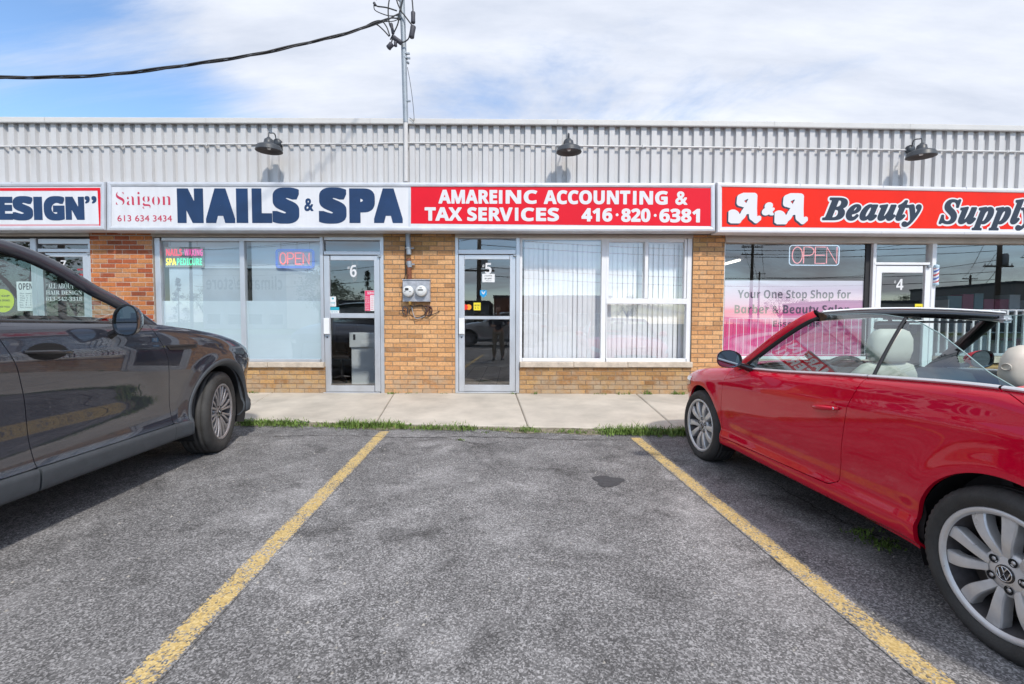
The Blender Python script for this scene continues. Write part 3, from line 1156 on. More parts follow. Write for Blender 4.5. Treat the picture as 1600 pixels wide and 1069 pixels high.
# screw heads along two rows of the cladding ribs
# parapet flashing: folded cap with a drip edge, in lengths
mb = MB()
segs = [XL - .05, X(-200), X(94), X(337), X(585), X(868), X(1195), X(1400), X(1640), XR + .05]
for a, b in zip(segs[:-1], segs[1:]):
    za, zb = roofline(a, Z(190.5)), roofline(b, Z(190.5))
    h = 0.072
    y0, y1 = YF - .055, YW + .25
    g = .0015
    v = [(a + g, y0, za - h), (b - g, y0, zb - h), (b - g, y0, zb - .006), (a + g, y0, za - .006), (a + g, y0 + .008, za), (b - g, y0 + .008, zb),
         (a + g, y1, za), (b - g, y1, zb), (a + g, y0 + .004, za - h - .01), (b - g, y0 + .004, zb - h - .01), (a + g, y0 + .05, za - h - .006), (b - g, y0 + .05, zb - h - .006),
         (a + g, y0 + .05, za - .01), (b - g, y0 + .05, zb - .01)]
    mb.add(v, [(0, 1, 2, 3), (3, 2, 5, 4), (4, 5, 7, 6), (8, 9, 1, 0), (10, 11, 9, 8), (12, 13, 11, 10)])
wb(mb, 'parapet_flashing', M['flash'], bld)

# rooms behind the glass
parts_x = [XL + .2, X(190), X(655), X(1106), XR - .2]
for i, (a, b) in enumerate(zip(parts_x[:-1], parts_x[1:])):
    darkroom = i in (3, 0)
    yb = 11.6
    mb = MB().box(a + .05, b - .05, YW + .16, yb, WZ - .05, WZ + .012)
    if i == 2:
        for k in range(12):
            mb.box(a + .05, b - .05, YW + .5 + k * .33, YW + .508 + k * .33, WZ + .0125, WZ + .0128, 1)
        for k in range(14):
            mb.box(a + .2 + k * .33, a + .208 + k * .33, YW + .2, yb, WZ + .0129, WZ + .0132, 1)
    wb(mb, 'interior_floor', [M['tile'], M['dark']], bld)
    mb = MB()
    mb.box(a + .05, b - .05, yb, yb + .05, WZ, 2.66)
    mb.box(a, a + .05, YW + .21, yb + .05, WZ, 2.66)
    mb.box(b - .05, b, YW + .21, yb + .05, WZ, 2.66)
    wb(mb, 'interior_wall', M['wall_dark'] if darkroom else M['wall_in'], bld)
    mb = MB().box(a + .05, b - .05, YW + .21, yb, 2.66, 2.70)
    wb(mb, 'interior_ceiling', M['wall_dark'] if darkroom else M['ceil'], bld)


# ---- windows and doors
def pane(parent, px0, py0, px1, py1, Y, name='pane', mat=None):
    x0, x1, z0, z1 = rect(px0, py0, px1, py1)
    m = MB().box(x0 - .006, x1 + .006, Y, Y + .006, z0 - .006, z1 + .006)
    return wb(m, name, mat or M['glass'], parent)


YG = YW + .075


def window(frame_px, bars, panes, mat, sill=None, yf=0.03):
    """bars: list of pixel rects; the window's frame is the part, panes and sill its sub-parts"""
    m = MB()
    for b in bars:
        bar(m, *b[:4], YW + yf + (b[4] if len(b) > 4 else 0), YW + .12)
    f = wb(m, 'window', mat, bld)
    for p_ in panes:
        pane(f, *p_[:4], YG + (p_[4] if len(p_) > 4 else 0))
    if sill:
        m = MB()
        for a, b in zip(sill[2][:-1], sill[2][1:]):
            x0, x1, z0, z1 = rect(a, sill[0], b, sill[1])
            m.box(x0 + .002, x1 - .002, YW - .045, YW + .13, z0, z1, 0, .008)
        wb(m, 'sill', M['stone'], f)
    return f


# nail salon window
win6 = window(None, [(241, 371, 249.5, 566), (499.5, 371, 505.5, 566, .004), (249.5, 371, 499.5, 376), (373.5, 376, 381, 566, .004), (249.5, 561.5, 373.5, 566), (381, 561.5, 499.5, 566)],
              [(249.5, 376, 373.5, 561.5), (381, 376, 499.5, 561.5)], M['alu'], (566, 574, [241, 330, 420, 507]))
for i, (a, b) in enumerate(((249.5, 373.5), (381, 499.5))):
    x0, x1, z0, z1 = rect(a, 470, b, 562)
    m = MB().box(x0 + .002, x1 - .002, YG + .010, YG + .013, z0, z1)
    wb(m, 'frosted_film', M['film'], win6)
    x0, x1, z2, z3 = rect(a + 5, 376, b - 2, 470)
    m = MB().box(x0, x1, YG + .06, YG + .063, z1 - .05, z3)
    wb(m, 'window_shade', M['film_up'], win6)
# accounting window
win5 = window(None, [(812, 369, 816, 566), (1074, 369, 1081.5, 566), (816, 369, 1074, 373.5), (940, 373.5, 947.5, 566, .004), (816, 560.5, 940, 565.5), (947.5, 560.5, 1074, 566),
                     (947.5, 466.5, 1074, 475, -.006), (947.5, 373.5, 952, 466.5), (1070.5, 373.5, 1074, 466.5), (952, 373.5, 1070.5, 377), (1008, 377, 1013.5, 466.5, -.01), (947.5, 475, 949, 560.5)],
              [(816, 373.5, 940, 560.5), (952, 377, 1008, 466.5, .012), (1013.5, 377, 1070.5, 466.5), (949, 475, 1074, 560.5)], M['alu_white'], (565.5, 574, [812, 896, 980, 1081]))
# beauty supply windows
win4a = window(None, [(1130, 375, 1133, 560), (1133, 375, 1355, 377.5), (1133, 557, 1355, 562)], [(1133, 377.5, 1355, 557)], M['alu_white'], (562, 567, [1130, 1250, 1362]))
m = MB()
bar(m, 1355, 375, 1363, 562, YW + .06, YW + .16)
wb(m, 'shaded_jamb', M['dark'], win4a)  # near-black bar paints in the shadow of the deep recess
win4b = window(None, [(1461, 379, 1464, 556), (1464, 379, 1895, 381), (1464, 553, 1895, 557), (1680, 381, 1686, 553), (1895, 379, 1900, 557)],
               [(1464, 381, 1680, 553), (1686, 381, 1895, 553)], M['alu'], (557, 567, [1461, 1570, 1700, 1900]))
win7 = window(None, [(-420, 372, -414, 566), (-414, 372, 48, 376), (-200, 376, -194, 566), (-414, 561, 48, 566), (48, 372, 57.5, 566, -.01)],
              [(-414, 376, -200, 561), (-194, 376, 48, 561)], M['alu'], (566, 574, [-420, -200, 57]))


def door(px0, px1, ptop, ptr0, ptr1, plt, pb, gl, mat, rail=True, gx=(9, 9), handle=True, number=None, shaded_jamb=None):
    """px0..px1 outer frame; transom glass between ptr0 and ptr1; leaf from plt to pb"""
    m = MB()
    y0, y1 = YW + .01, YW + .13
    bar(m, px0, ptop, px0 + 5, pb + 1.5, y0, y1)
    bar(m, px1 - 6, ptop, px1, pb + 1.5, y0, y1)
    bar(m, px0 + 5, ptop, px1 - 6, ptr0, y0 + .002, y1)
    bar(m, px0 + 5, ptr1, px1 - 6, plt - 1, y0 - .006, y1)
    bar(m, px0 + 5, pb - .3, px1 - 6, pb + 1.5, y0 - .02, y1)
    d = wb(m, 'door', mat, bld)
    pane(d, px0 + 5, ptr0, px1 - 6, ptr1, YG, 'transom_pane')
    m = MB()
    a, b = px0 + 5.6, px1 - 6.6
    g0, g1 = a + gx[0], b - gx[1]
    yl0, yl1 = YW + .022, YW + .066
    bar(m, a, plt, g0, pb - .8, yl0, yl1)
    bar(m, g1, plt, b, pb - .8, yl0, yl1)
    bar(m, g0, plt, g1, gl[0], yl0 + .001, yl1)
    bar(m, g0, gl[3], g1, pb - .8, yl0 + .001, yl1)
    if rail:
        bar(m, g0, gl[1], g1, gl[2], yl0 + .004, yl1)
    wb(m, 'door_leaf', mat, d)
    pane(d, g0, gl[0], g1, gl[1], YW + .042)
    pane(d, g0, gl[2], g1, gl[3], YW + .042)
    if handle:
        m = MB()
        x0, x1, z0, z1 = rect(a + .6, 497, a + 9.5, 522)
        m.box(x0, x1, YW - .03, YW - .014, z0, z1, 0, .004)
        m.box(x0 + .012, x1 - .012, YW - .014, YW + .021, z1 - .05, z1 - .015)
        m.box(x0 + .012, x1 - .012, YW - .014, YW + .021, z0 + .015, z0 + .05)
        wb(m, 'handle', M['alu_white'], d)
        m = MB()
        c = at(a + 4.5, 527, YW)
        m.lathe([(0, .004), (.008, .004), (.012, 0), (.012, -.012)], Matrix.Translation((c.x, YW + .012, c.z)) @ Matrix.Rotation(R(90), 4, 'X'), 16)
        wb(m, 'lock', M['black'], d)
    # closer knuckle at the top hinge
    m = MB()
    c = at(px1 - 8, plt + 1, YW)
    m.box(c.x - .02, c.x + .03, YW - .012, YW + .02, c.z - .02, c.z + .012, 0, .004)
    wb(m, 'hinge', M['galv'], d)
    return d


d6 = door(500.5, 600, 370, 375, 392.5, 399, 613.5, (406.5, 489.5, 497, 603), M['alu'])
d5 = door(711, 812, 368, 372, 390, 398, 613, (405, 494, 499, 602), M['alu'])
d4 = door(1362, 1460, 378, 380, 410, 415, 614, (426, 500, 507, 603), M['alu_white'])
d7 = door(53, 146, 373, 381, 388.5, 395, 613, (401, 494, 500, 602), M['alu'], handle=False)

for d, txt, px0, px1, p0, p1, hx0, hx1 in ((d6, '6', 547, 557, 414, 433, 543, 546.5), (d5, '5', 758, 768, 411, 428, 753.5, 757), (d4, '4', 1400, 1412, 436, 453, 1397, 1400), (d7, '7', 95, 103, 407, 417, 91, 94)):
    m = MB()
    for t_, a, b, q0, q1 in ((txt, px0, px1, p0, p1), ('#', hx0, hx1, p0 + 2, p0 + 7)):
        A, B = at(a, q1, YW + .038), at(b, q0, YW + .038)
        put_text(m, t_, A, B, 'sb')
    wb(m, 'unit_number', M['white_vinyl'], d)

# ------------------------------------------------------------------ sign boxes
YS = 7.02


def sign_box(name, label, px0, px1, pt0, pt1, pb0, pb1, mat, fr=7.0, group=None):
    """pt0/pt1: top pixel at the left/right end, pb0/pb1: bottom likewise; returns thing and face rectangle"""
    A, B, C, D = at(px0, pt0, YS), at(px1, pt1, YS), at(px1, pb1, YS), at(px0, pb0, YS)
    t = thing(name, label, 'shop sign', (A.x, YS, D.z), 0, group)
    m = MB()
    k = fr / 102.5
    e = 0.018
    # mitred retainer: outer rim, rounded lip, inner edge
    def ring(d, y):
        return [(A.x + d, y, A.z - d), (B.x - d, y, B.z - d), (C.x - d, y, C.z + d), (D.x + d, y, D.z + d)]
    rings = [ring(0, YF - .004), ring(0, YS + .02), ring(.010, YS), ring(k * .55, YS - .004), ring(k - .006, YS + .002), ring(k, YS + .016)]
    for r0, r1 in zip(rings[:-1], rings[1:]):
        m.add(r0 + r1, [(i, (i + 1) % 4, 4 + (i + 1) % 4, 4 + i) for i in range(4)])
    # seams of the mitres
    wb(m, 'sign_cabinet', mat, t)
    m = MB()
    f = ring(k - .002, YS + .015)
    m.add(f, [(3, 2, 1, 0)])
    wb(m, 'sign_face', M['face_white'], t)
    # seams where the retainer lengths meet
    n = max(2, int((B.x - A.x) / 1.2))
    for i in range(1, n):
        u = i / n
        x = A.x + (B.x - A.x) * u
        z = D.z + (C.z - D.z) * u
        zt = A.z + (B.z - A.z) * u
        for za, zb in ((z - .0015, z + k * .6), (zt - k * .6, zt + .0015)):
            m = MB().box(x - .0015, x + .0015, YS - .0055, YS + .02, za, zb)
            wb(m, 'frame_seam', M['cab'], t)
    return t, (A, B, C, D)


def poly(mb, pts, Y, mi=0):
    mb.add([at(px, py, Y) for px, py in pts], [tuple(range(len(pts)))], mi)


def letters(parent, items, mat, Y, name='lettering', sq=False):
    m = MB()
    for it in items:
        txt, px0, px1, p0, p1, style = it[:6]
        off = it[6] if len(it) > 6 else 0
        sh = it[7] if len(it) > 7 else 0
        if txt == '|':
            x0, x1, z0, z1 = rect(px0, p0, px1, p1, Y)
            m.add([(x0, Y, z0), (x1, Y, z0), (x1, Y, z1), (x0, Y, z1)], [(0, 1, 2, 3)])
        else:
            contour_text(m, txt, at(px0, p1, Y), at(px1, p0, Y), style, off, sh, 1.0, sq)
    return wb(m, name, mat, parent)


YLT = YS + .0125
# hair design sign
s1, q = sign_box('shop_sign', 'white sign box with red border ending in ESIGN at the left edge, above unit 7', -420, 163.5, 286, 283.5, 362, 359.5, M['cab'])
b = 1 / 3.96
m = MB()
def border(mb, pts_o, w_, Y):
    (x0, y0), (x1, y1), (x2, y2), (x3, y3) = pts_o
    for (a, c, d1, d2) in (((x0, y0), (x1, y1), 0, 1), ((x3, y3), (x2, y2), 0, -1)):
        poly(mb, [(a[0], a[1] + (w_ if d2 > 0 else 0)), (c[0], c[1] + (w_ if d2 > 0 else 0)), (c[0], c[1] - (0 if d2 > 0 else w_)), (a[0], a[1] - (0 if d2 > 0 else w_))], Y)
m = MB()
poly(m, [(-405, 299), (156.5, 298), (156, 293.5), (-405, 295)], YLT)
poly(m, [(155, 354), (159.5, 354), (156.5, 293.5), (152, 293.5)], YLT - .0006)
wb(m, 'red_border', M['red_vinyl'], s1)
m = MB()
poly(m, [(-405, 355.5), (155, 354.2), (155, 350.5), (-405, 351.5)], YLT - .0003)
wb(m, 'faded_border', M['rose_pale'], s1)
letters(s1, [('E', -3, 19, 307.5, 343.5, 'sb', .020), ('S', 20.5, 50.5, 306.5, 344.5, 'sb', .022), ('|', 52.5, 66, 307.5, 343.8, 'sb'),
             ('G', 69, 100, 306.5, 344.5, 'sb', .022), ('N', 103, 131, 307.5, 343.5, 'sb', .020), ('”', 132.5, 150.5, 306.5, 318, 'sb', .008),
             ('D', -32, -6, 307.5, 343.5, 'sb', .020), ('R', -96, -66, 307.5, 343.5, 'sb', .020), ('|', -112, -99, 307.5, 343.5, 'sb'), ('A', -148, -115, 307.5, 343.5, 'sb', .020),
             ('H', -182, -151, 307.5, 343.5, 'sb', .020)], M['navy'], YLT, 'lettering', True)
# nail salon + accounting sign: one long box, two faces
s2, q = sign_box('shop_sign', 'long sign box lettered Saigon NAILS & SPA beside a red AMAREINC ACCOUNTING panel', 166.5, 1118, 283.5, 285.5, 360.5, 361.5, M['cab'])
letters(s2, [('Saigon', 181.5, 267, 300, 326.5, 'rb', -.0058)], M['rose'], YLT, 'lettering')
letters(s2, [('613 634 3434', 183.5, 268.5, 336.5, 346, 'r', .0008)], M['rose'], YLT, 'phone_number')
n0, n1 = 294.5, 348.5
letters(s2, [('N', 277.5, 317, n0, n1, 'sb', .034), ('A', 322, 366.5, n0, n1, 'sb', .032), ('|', 369, 387.5, n0, n1, 'sb'), ('L', 394, 424.5, n0, n1, 'sb', .034),
             ('S', 426, 467, n0 - 1.5, n1 + 1, 'sb', .036), ('&', 475.5, 489.5, 310, 330, 'sb', .006), ('S', 498.5, 541, n0 - 1.5, n1 + 1, 'sb', .036),
             ('P', 546, 585.5, n0, n1, 'sb', .036), ('A', 584.5, 629, n0, n1, 'sb', .032)], M['navy'], YLT, 'big_lettering', True)
m = MB()
poly(m, [(642, 349.5), (1111, 353.5), (1111, 294), (642, 290)], YLT + .001)
wb(m, 'red_panel', M['red_vinyl'], s2)
m = MB()
poly(m, [(638, 355), (641.5, 355), (641.5, 289), (638, 289)], YLT + .0015)
wb(m, 'face_joint', M['cab'], s2)
letters(s2, [('AMARE', 685, 777, 296.8, 318.2, 'sb', .0075), ('|', 779.5, 785, 297.2, 318.4, 'sb'), ('NC', 790, 839.5, 297, 318.6, 'sb', .0075),
             ('ACCOUNT', 849.5, 985, 297.6, 319.2, 'sb', .0075), ('|', 989, 994.5, 298.4, 319.8, 'sb'), ('NG', 999, 1043.5, 298.4, 320, 'sb', .0075), ('&', 1055, 1074.5, 299, 320.4, 'sb', .008),
             ('TAX', 663.5, 722, 324, 345, 'sb', .0075), ('SERV', 730, 801, 324, 345.6, 'sb', .0075), ('|', 804.5, 810, 324.6, 345.2, 'sb'), ('CES', 814, 873.5, 324.6, 345.8, 'sb', .0075),
             ('416', 908.5, 957, 325.2, 346.4, 'sb', .008), ('·', 962, 966.5, 333.5, 338, 'sb'), ('820', 970.5, 1016.5, 325.8, 347, 'sb', .008), ('·', 1021.5, 1026, 334.5, 339, 'sb'),
             ('6381', 1030, 1094, 326.2, 347.8, 'sb', .008)], M['white_vinyl'], YLT - .0008, 'white_lettering')
# beauty supply sign
s4, q = sign_box('shop_sign', 'orange red sign box with outlined A&A Beauty Supply lettering at the right', 1120.5, 1900, 284.5, 300, 363.5, 370, M['cab_white'])
m = MB()
poly(m, [(1128, 354.5), (1893, 361), (1893, 306), (1128, 289.5)], YLT + .001)
wb(m, 'orange_panel', M['orange_vinyl'], s4)


def outlined(parent, word, px0, px1, p0, p1, layers, style='rbi', shear=0.0, sp=1.0, extra=()):
    """layers: (grow in metres beyond the letter box, material, dx, dz, part name), back to front"""
    for i, (off, mat, dx, dz, nm) in enumerate(layers):
        m = MB()
        Y = YLT - .0008 * i
        a, b_ = at(px0, p1, Y), at(px1, p0, Y)
        a, b_ = a - Vector((off, 0, off)), b_ + Vector((off, 0, off))
        ex = []
        W0, H0 = b_.x - a.x, b_.z - a.z
        for (x0, z0, x1, z1, r0, r1) in extra:
            f = lambda u, w_, o_: (o_ + u * (w_ - 2 * o_)) / w_
            ex.append((f(x0, W0, off), f(z0, H0, off), f(x1, W0, off), f(z1, H0, off), r0, r1))
        contour_text(m, word, a, b_, style, off + base_grow, shear, sp, False, dx, dz, .0042, ex)
        wb(m, nm, mat, parent)


base_grow = .014
LA = [(.016, M['slate'], -.020, -.018, 'letter_shadow'), (.012, M['white_vinyl'], 0, 0, 'letter')]
swash = [(.11, .20, .11, .20, .078, .078), (.11, .07, .28, .07, .034, .028), (.26, .08, .42, .22, .026, .020), (.42, .22, .56, .50, .020, .018), (.56, .50, .78, .93, .018, .022),
         (.78, .92, .76, .50, .030, .038), (.76, .50, .78, .20, .038, .036), (.78, .20, .88, .06, .034, .018), (.88, .06, .98, .14, .018, .012), (.46, .36, .76, .40, .012, .012),
         (.80, .93, .55, .96, .022, .028), (.55, .96, .36, .86, .028, .034), (.36, .86, .34, .70, .034, .030), (.34, .70, .44, .64, .028, .018)]
outlined(s4, '', 1140, 1188, 303.5, 347, LA, 'rbi', .05, 1.0, swash)
outlined(s4, '', 1212, 1261, 304.5, 348.5, LA, 'rbi', .05, 1.0, swash)
base_grow = .010
outlined(s4, '&', 1191, 1210, 317, 336, [(.014, M['slate'], -.015, -.013, 'letter_shadow'), (.008, M['white_vinyl'], 0, 0, 'letter')], 'rbi', .2)
base_grow = .016
LY = [(.024, M['white_vinyl'], -.004, -.004, 'letter_outline'), (.0, M['slate'], 0, 0, 'lettering')]
outlined(s4, 'Beauty', 1284, 1441, 309, 354.5, LY, 'rbi', .08, 1.06)
outlined(s4, 'Supply', 1466, 1619, 311, 360.5, LY, 'rbi', .08, 1.06)

# ------------------------------------------------------------------ gooseneck lamps on the fascia
lamp_no = [0]


def gooseneck(px_mount, py_mount, px_c, py_rim, label):
    mt = at(px_mount, py_mount, YF - .01)
    t = thing('gooseneck_lamp', label, 'wall lamp', (mt.x, YF - .012, mt.z), 0, 'gooseneck barn lamps along the fascia')
    m = MB()
    Mx = Matrix.Translation((0, 0, 0)) @ Matrix.Rotation(R(90), 4, 'X')
    m.lathe([(0, .05), (.03, .05), (.055, .04), (.066, .02), (.066, -.02)], Mx, 28)
    m.build('canopy', M['lampdark'], t)
    Yc = 6.93
    c = at(px_c, py_rim, Yc) - Vector(t.location)
    tilt = Matrix.Translation(c) @ Matrix.Rotation(R(2), 4, 'X')
    prof = [(.185, 0), (.187, .006), (.183, .012), (.172, .055), (.160, .075), (.120, .092), (.075, .105), (.068, .125), (.060, .165), (.045, .178), (.030, .182), (.024, .20), (0, .20)]
    m = MB()
    m.lathe(prof, tilt, 40)
    m.lathe([(.185, 0), (.178, .004), (.168, .05), (.150, .070), (.07, .095), (0, .10)], tilt, 40, 1)
    m.build('lamp_shade', [M['lampdark'], M['lampin']], t)
    m = MB()
    m.lathe([(0, .02), (.02, .025), (.03, .045), (.022, .075), (.016, .1)], tilt, 16)
    m.build('bulb', M['meter_face'], t)
    top = tilt @ Vector((0, 0, .2))
    m = MB()
    m.tube(catmull([(0, -.03, 0), (top.x * .35, -.10, .10), (top.x * .75, top.y + .06, top.z + .085), (top.x * .97, top.y + .012, top.z + .07), (top.x, top.y, top.z - .01)], 8), .0085, 10)
    m.build('gooseneck', M['lampdark'], t)
    return t


gooseneck(434, 224, 420.5, 236.5, 'dark gooseneck lamp above the NAILS lettering, leftmost of the three')
gooseneck(887, 224, 889, 238.5, 'dark gooseneck lamp above the red ACCOUNTING panel, middle of the three')
gooseneck(1421, 234, 1439, 245.5, 'dark gooseneck lamp above the Beauty Supply sign, rightmost of the three')

# conduit that feeds them
m = MB()
YP = YF - .018
pts = [at(px, py, YP) for px, py in ((-420, 233), (-100, 230), (60, 228.5), (250, 226.5), (420, 225), (560, 225), (635, 223.5), (760, 224.5), (900, 228), (1080, 230), (1250, 232.5), (1410, 234.5), (1600, 237.5), (2000, 244))]
m.tube(catmull(pts, 4), .0135, 10)
o = m.build('conduit', M['pipe_white'])
rebase(o, pts[6])
tag(o, 'thin white conduit running the length of the fascia between the gooseneck lamps', 'conduit')
for px in (30, 200, 330, 575, 725, 1000, 1180, 1330, 1478, 1560):
    p = at(px, 503, YP)
    i = min(range(len(pts) - 1), key=lambda k: abs((pts[k].x + pts[k + 1].x) / 2 - p.x))
    u = (p.x - pts[i].x) / (pts[i + 1].x - pts[i].x)
    zc = pts[i].z + (pts[i + 1].z - pts[i].z) * u
    m = MB().box(p.x - .010, p.x + .010, YP - .019, YF + .002, zc - .022, zc + .024, 0, .004)
    oc = m.build('clamp', M['pipe_white'], o)
    oc.location = -Vector(o.location)

# ------------------------------------------------------------------ service mast, its cables, and the meter
YM = YF - .045
foot = at(634, 372, YM)
mast = thing('service_mast', 'grey steel electrical service mast rising above the roof edge beside the red sign panel', 'electrical mast', foot)
def mwb(mb, name, mats):
    return wb(mb, name, mats, mast)
top_px = [(634, 190), (632, 120), (630.5, 60), (627, -30), (625, -75)]
m = MB()
m.tube([at(px, py, YM) for px, py in [(634.3, 192)] + top_px], .039, 14)
mwb(m, 'mast_pipe', M['galv'])
m = MB()
m.tube([at(634, 192, YM), at(634.3, 284, YM)], .034, 14)
mwb(m, 'painted_pipe', M['pipe_white'])
YM2 = YW - .05
m = MB()
m.tube([at(637, 360, YM2), at(637.8, 380, YM2), at(639, 398, YM2)], .0385, 14)
m.tube([at(639, 408.5, YM2), at(640, 418, YM2)], .041, 14)
mwb(m, 'lower_pipe', M['galv'])
m = MB()
m.tube([at(638.6, 404, YM2), at(640, 439, YM2)], .0365, 14)
mwb(m, 'rusty_coupling', M['rust'])
for px, py in ((632.5, 84), (633.2, 91), (633.8, 158)):
    m = MB()
    c = at(px, py, YM)
    m.tube([c + Vector((0, 0, -.012)), c + Vector((0, 0, .012))], .0385, 14)
    m.box(c.x + .03, c.x + .075, c.y - .012, c.y + .012, c.z - .012, c.z + .012)
    mwb(m, 'pipe_clamp', M['galv'])
m = MB()
c = at(637.5, 98, YM)
m.lathe([(0, .02), (.018, .018), (.018, -.018), (0, -.02)], Matrix.Translation(c) @ Matrix.Rotation(R(90), 4, 'X'), 12)
mwb(m, 'cable_anchor', M['galv'])
m = MB()
c = at(628, 28, YM)
m.tube([c + Vector((0, 0, -.03)), c + Vector((0, 0, .03))], .043, 14)
m.box(c.x - .075, c.x, c.y - .02, c.y + .02, c.z - .02, c.z + .03)
mwb(m, 'cable_bracket', M['galv'])
for px, py in ((637.8, 388, ), (639.2, 413)):
    m = MB()
    c = at(px, py, YM2)
    m.tube([c + Vector((0, 0, -.01)), c + Vector((0, 0, .01))], .0455, 14)
    m.box(c.x + .03, c.x + .085, c.y - .01, c.y + .03, c.z - .01, c.z + .01)
    mwb(m, 'pipe_clamp', M['galv'])
# weatherhead just out of the top of the picture
m = MB()
c = at(625, -78, YM)
m.lathe([(.04, 0), (.06, .03), (.075, .09), (.06, .15), (.02, .18), (0, .18)], Matrix.Translation(c), 18)
mwb(m, 'weatherhead', M['galv'])
YC = YM - .05
def cab(pts, r=.0095, name='cable', par=mast, mat=None, yd=0.0):
    m = MB()
    m.tube(catmull([at(px, py, YC + yd) for px, py in pts], 7), r, 8)
    return wb(m, name, mat or M['cable'], par)
cab([(624, -60), (615, -30), (607, 8), (608, 35), (614, 52), (612, 66)], .010)
cab([(626, -62), (632, -20), (624, 20), (622, 36), (616, 50), (610, 62)], .010, yd=-.02)
cab([(627, -62), (619, -10), (625, 14), (632, 24), (644, 40)], .010, yd=-.035)
cab([(628, -62), (642, -10), (645, 12), (645, 22)], .010)
cab([(624, 2), (618, -5), (613, -14), (616, -40)], .008, yd=.01)
cab([(640, 56), (637, 62), (630, 66), (622, 64), (616, 61)], .010, yd=-.04)
cab([(586, 7), (590, 10), (604, 12), (620, 17)], .010)
cab([(584, 8), (586, 16), (598, 22), (610, 25), (622, 24)], .007)
cab([(588, 0), (588, -30), (596, -60), (618, -72)], .009)
cab([(636.5, 105), (641, 130), (645, 160), (647, 188), (643, 186), (640, 184)], .004, 'ground_wire', yd=.02)
cab([(634.5, 372), (633, 395), (634, 420), (633, 432), (630, 438)], .007, 'ground_wire', yd=.12)
for pts_, r in (([(645.5, 18), (645.5, 37)], .034), ([(646, 40), (642.5, 60)], .042), ([(611, 36), (614.5, 54)], .024), ([(614, 58), (628, 68)], .036), ([(606, 76), (613, 68)], .04), ([(618, 73), (618, 65)], .026), ([(584, 4), (587, 9)], .02)):
    m = MB()
    a, b_ = at(*pts_[0], YC - .03), at(*pts_[1], YC - .03)
    d = (b_ - a)
    m.tube([a, a + d * .06, a + d * .12, a + d * .5, a + d * .88, a + d * .94, b_], [r * .45, r * .9, r, r * .93, r, r * .9, r * .45], 12)
    mwb(m, 'splice_connector', M['connector'])

# the twisted service drop that hangs away to the left
def drop_path():
    px = [(624, 27), (612, 30), (600, 33), (585, 37), (560, 46), (520, 58), (460, 72), (400, 84.5), (300, 101), (200, 113.5), (120, 119.5), (40, 121.5), (-60, 119), (-240, 106)]
    n = len(px)
    return catmull([at(x, y, YC - .02 - 2.4 * (i / (n - 1))) for i, (x, y) in enumerate(px)] + [Vector((-12.5, .5, 5.3)), Vector((-19, -6, 6.9)), Vector((-26, -12, 9.0))], 12)
base = drop_path()
m = MB()
L = len(base)
for k in range(3):
    P = []
    acc = 0
    for i, p in enumerate(base):
        if i:
            acc += (Vector(p) - Vector(base[i - 1])).length
        a = acc * 4.2 + k * 2.094
        r = .0125 if k < 2 else .011
        if i < 26:
            r += (26 - i) / 26 * .03
        P.append((p[0], p[1] + r * math.cos(a), p[2] + r * math.sin(a)))
    m.tube(P, .0095 if k < 2 else .006, 7, 0)
o = m.build('overhead_cable', M['cable'])
rebase(o, base[0])
tag(o, 'black twisted overhead service cable sagging across the sky to the left of the mast', 'cable')
m = MB()
m.tube(catmull([at(px, py, YC - .06) for px, py in ((573, 40), (585, 34), (596, 33), (604, 42), (609, 56))], 7), .0095, 8)
m.tube(catmull([at(px, py, YC - .06) for px, py in ((573, 41), (587, 38), (598, 46), (608, 57))], 7), .0095, 8)
oo = m.build('splice_tail', M['cable'], o)
oo.location = -Vector(o.location)

# meter box with two round meters
x0, x1, z0, z1 = rect(629, 438, 671.5, 471.5, YW - .1)
mbx = thing('electric_meter', 'grey metal meter box with two round electric meters on the yellow brick pier', 'electric meter', ((x0 + x1) / 2, YW - .1, z0))
m = MB()
m.box(x0, x1, YW - .10, YW + .004, z0, z1, 0, .006)
xm = (x0 + x1) / 2
m.box(xm - .004, xm + .004, YW - .104, YW - .09, z0 + .004, z1 - .004)
m.box(x0 - .006, x1 + .006, YW - .112, YW + .004, z1 + .001, z1 + .014)
wb(m, 'meter_enclosure', M['meter_box'], mbx)
for px, py, dig in ((638.8, 455.5, 1), (659, 455, 0)):
    c = at(px, py, YW - .1)
    Mx = Matrix.Translation(c) @ Matrix.Rotation(R(90), 4, 'X')
    m = MB()
    m.lathe([(.094, 0), (.094, .012), (.088, .016), (.084, .016)], Mx, 36)
    rg = wb(m, 'meter_ring', M['galv'], mbx)
    m = MB()
    m.lathe([(.084, .014), (.084, .06), (.078, .072), (.03, .077), (0, .078)], Mx, 36)
    wb(m, 'meter_dome', M['meter_face'], rg)
    m = MB()
    if dig:
        m.box(c.x - .04, c.x + .012, c.y - .082, c.y - .07, c.z + .012, c.z + .048)
        m.box(c.x - .055, c.x - .03, c.y - .079, c.y - .07, c.z - .005, c.z + .001)
        m.box(c.x + .02, c.x + .05, c.y - .079, c.y - .07, c.z - .012, c.z - .004)
    else:
        m.box(c.x - .046, c.x + .034, c.y - .082, c.y - .07, c.z + .006, c.z + .022)
        m.box(c.x - .02, c.x + .02, c.y - .080, c.y - .07, c.z + .045, c.z + .05)
    wb(m, 'meter_display', M['ink'], rg)
m = MB()
c = at(641, 473, YW - .09)
m.box(c.x - .02, c.x + .02, c.y - .03, c.y + .03, c.z - .035, c.z + .02, 0, .004)
wb(m, 'brass_fitting', pmat('brass', (0.45, 0.26, 0.07), 0.45, metal=0.7, var=0.3, scale=30), mbx)
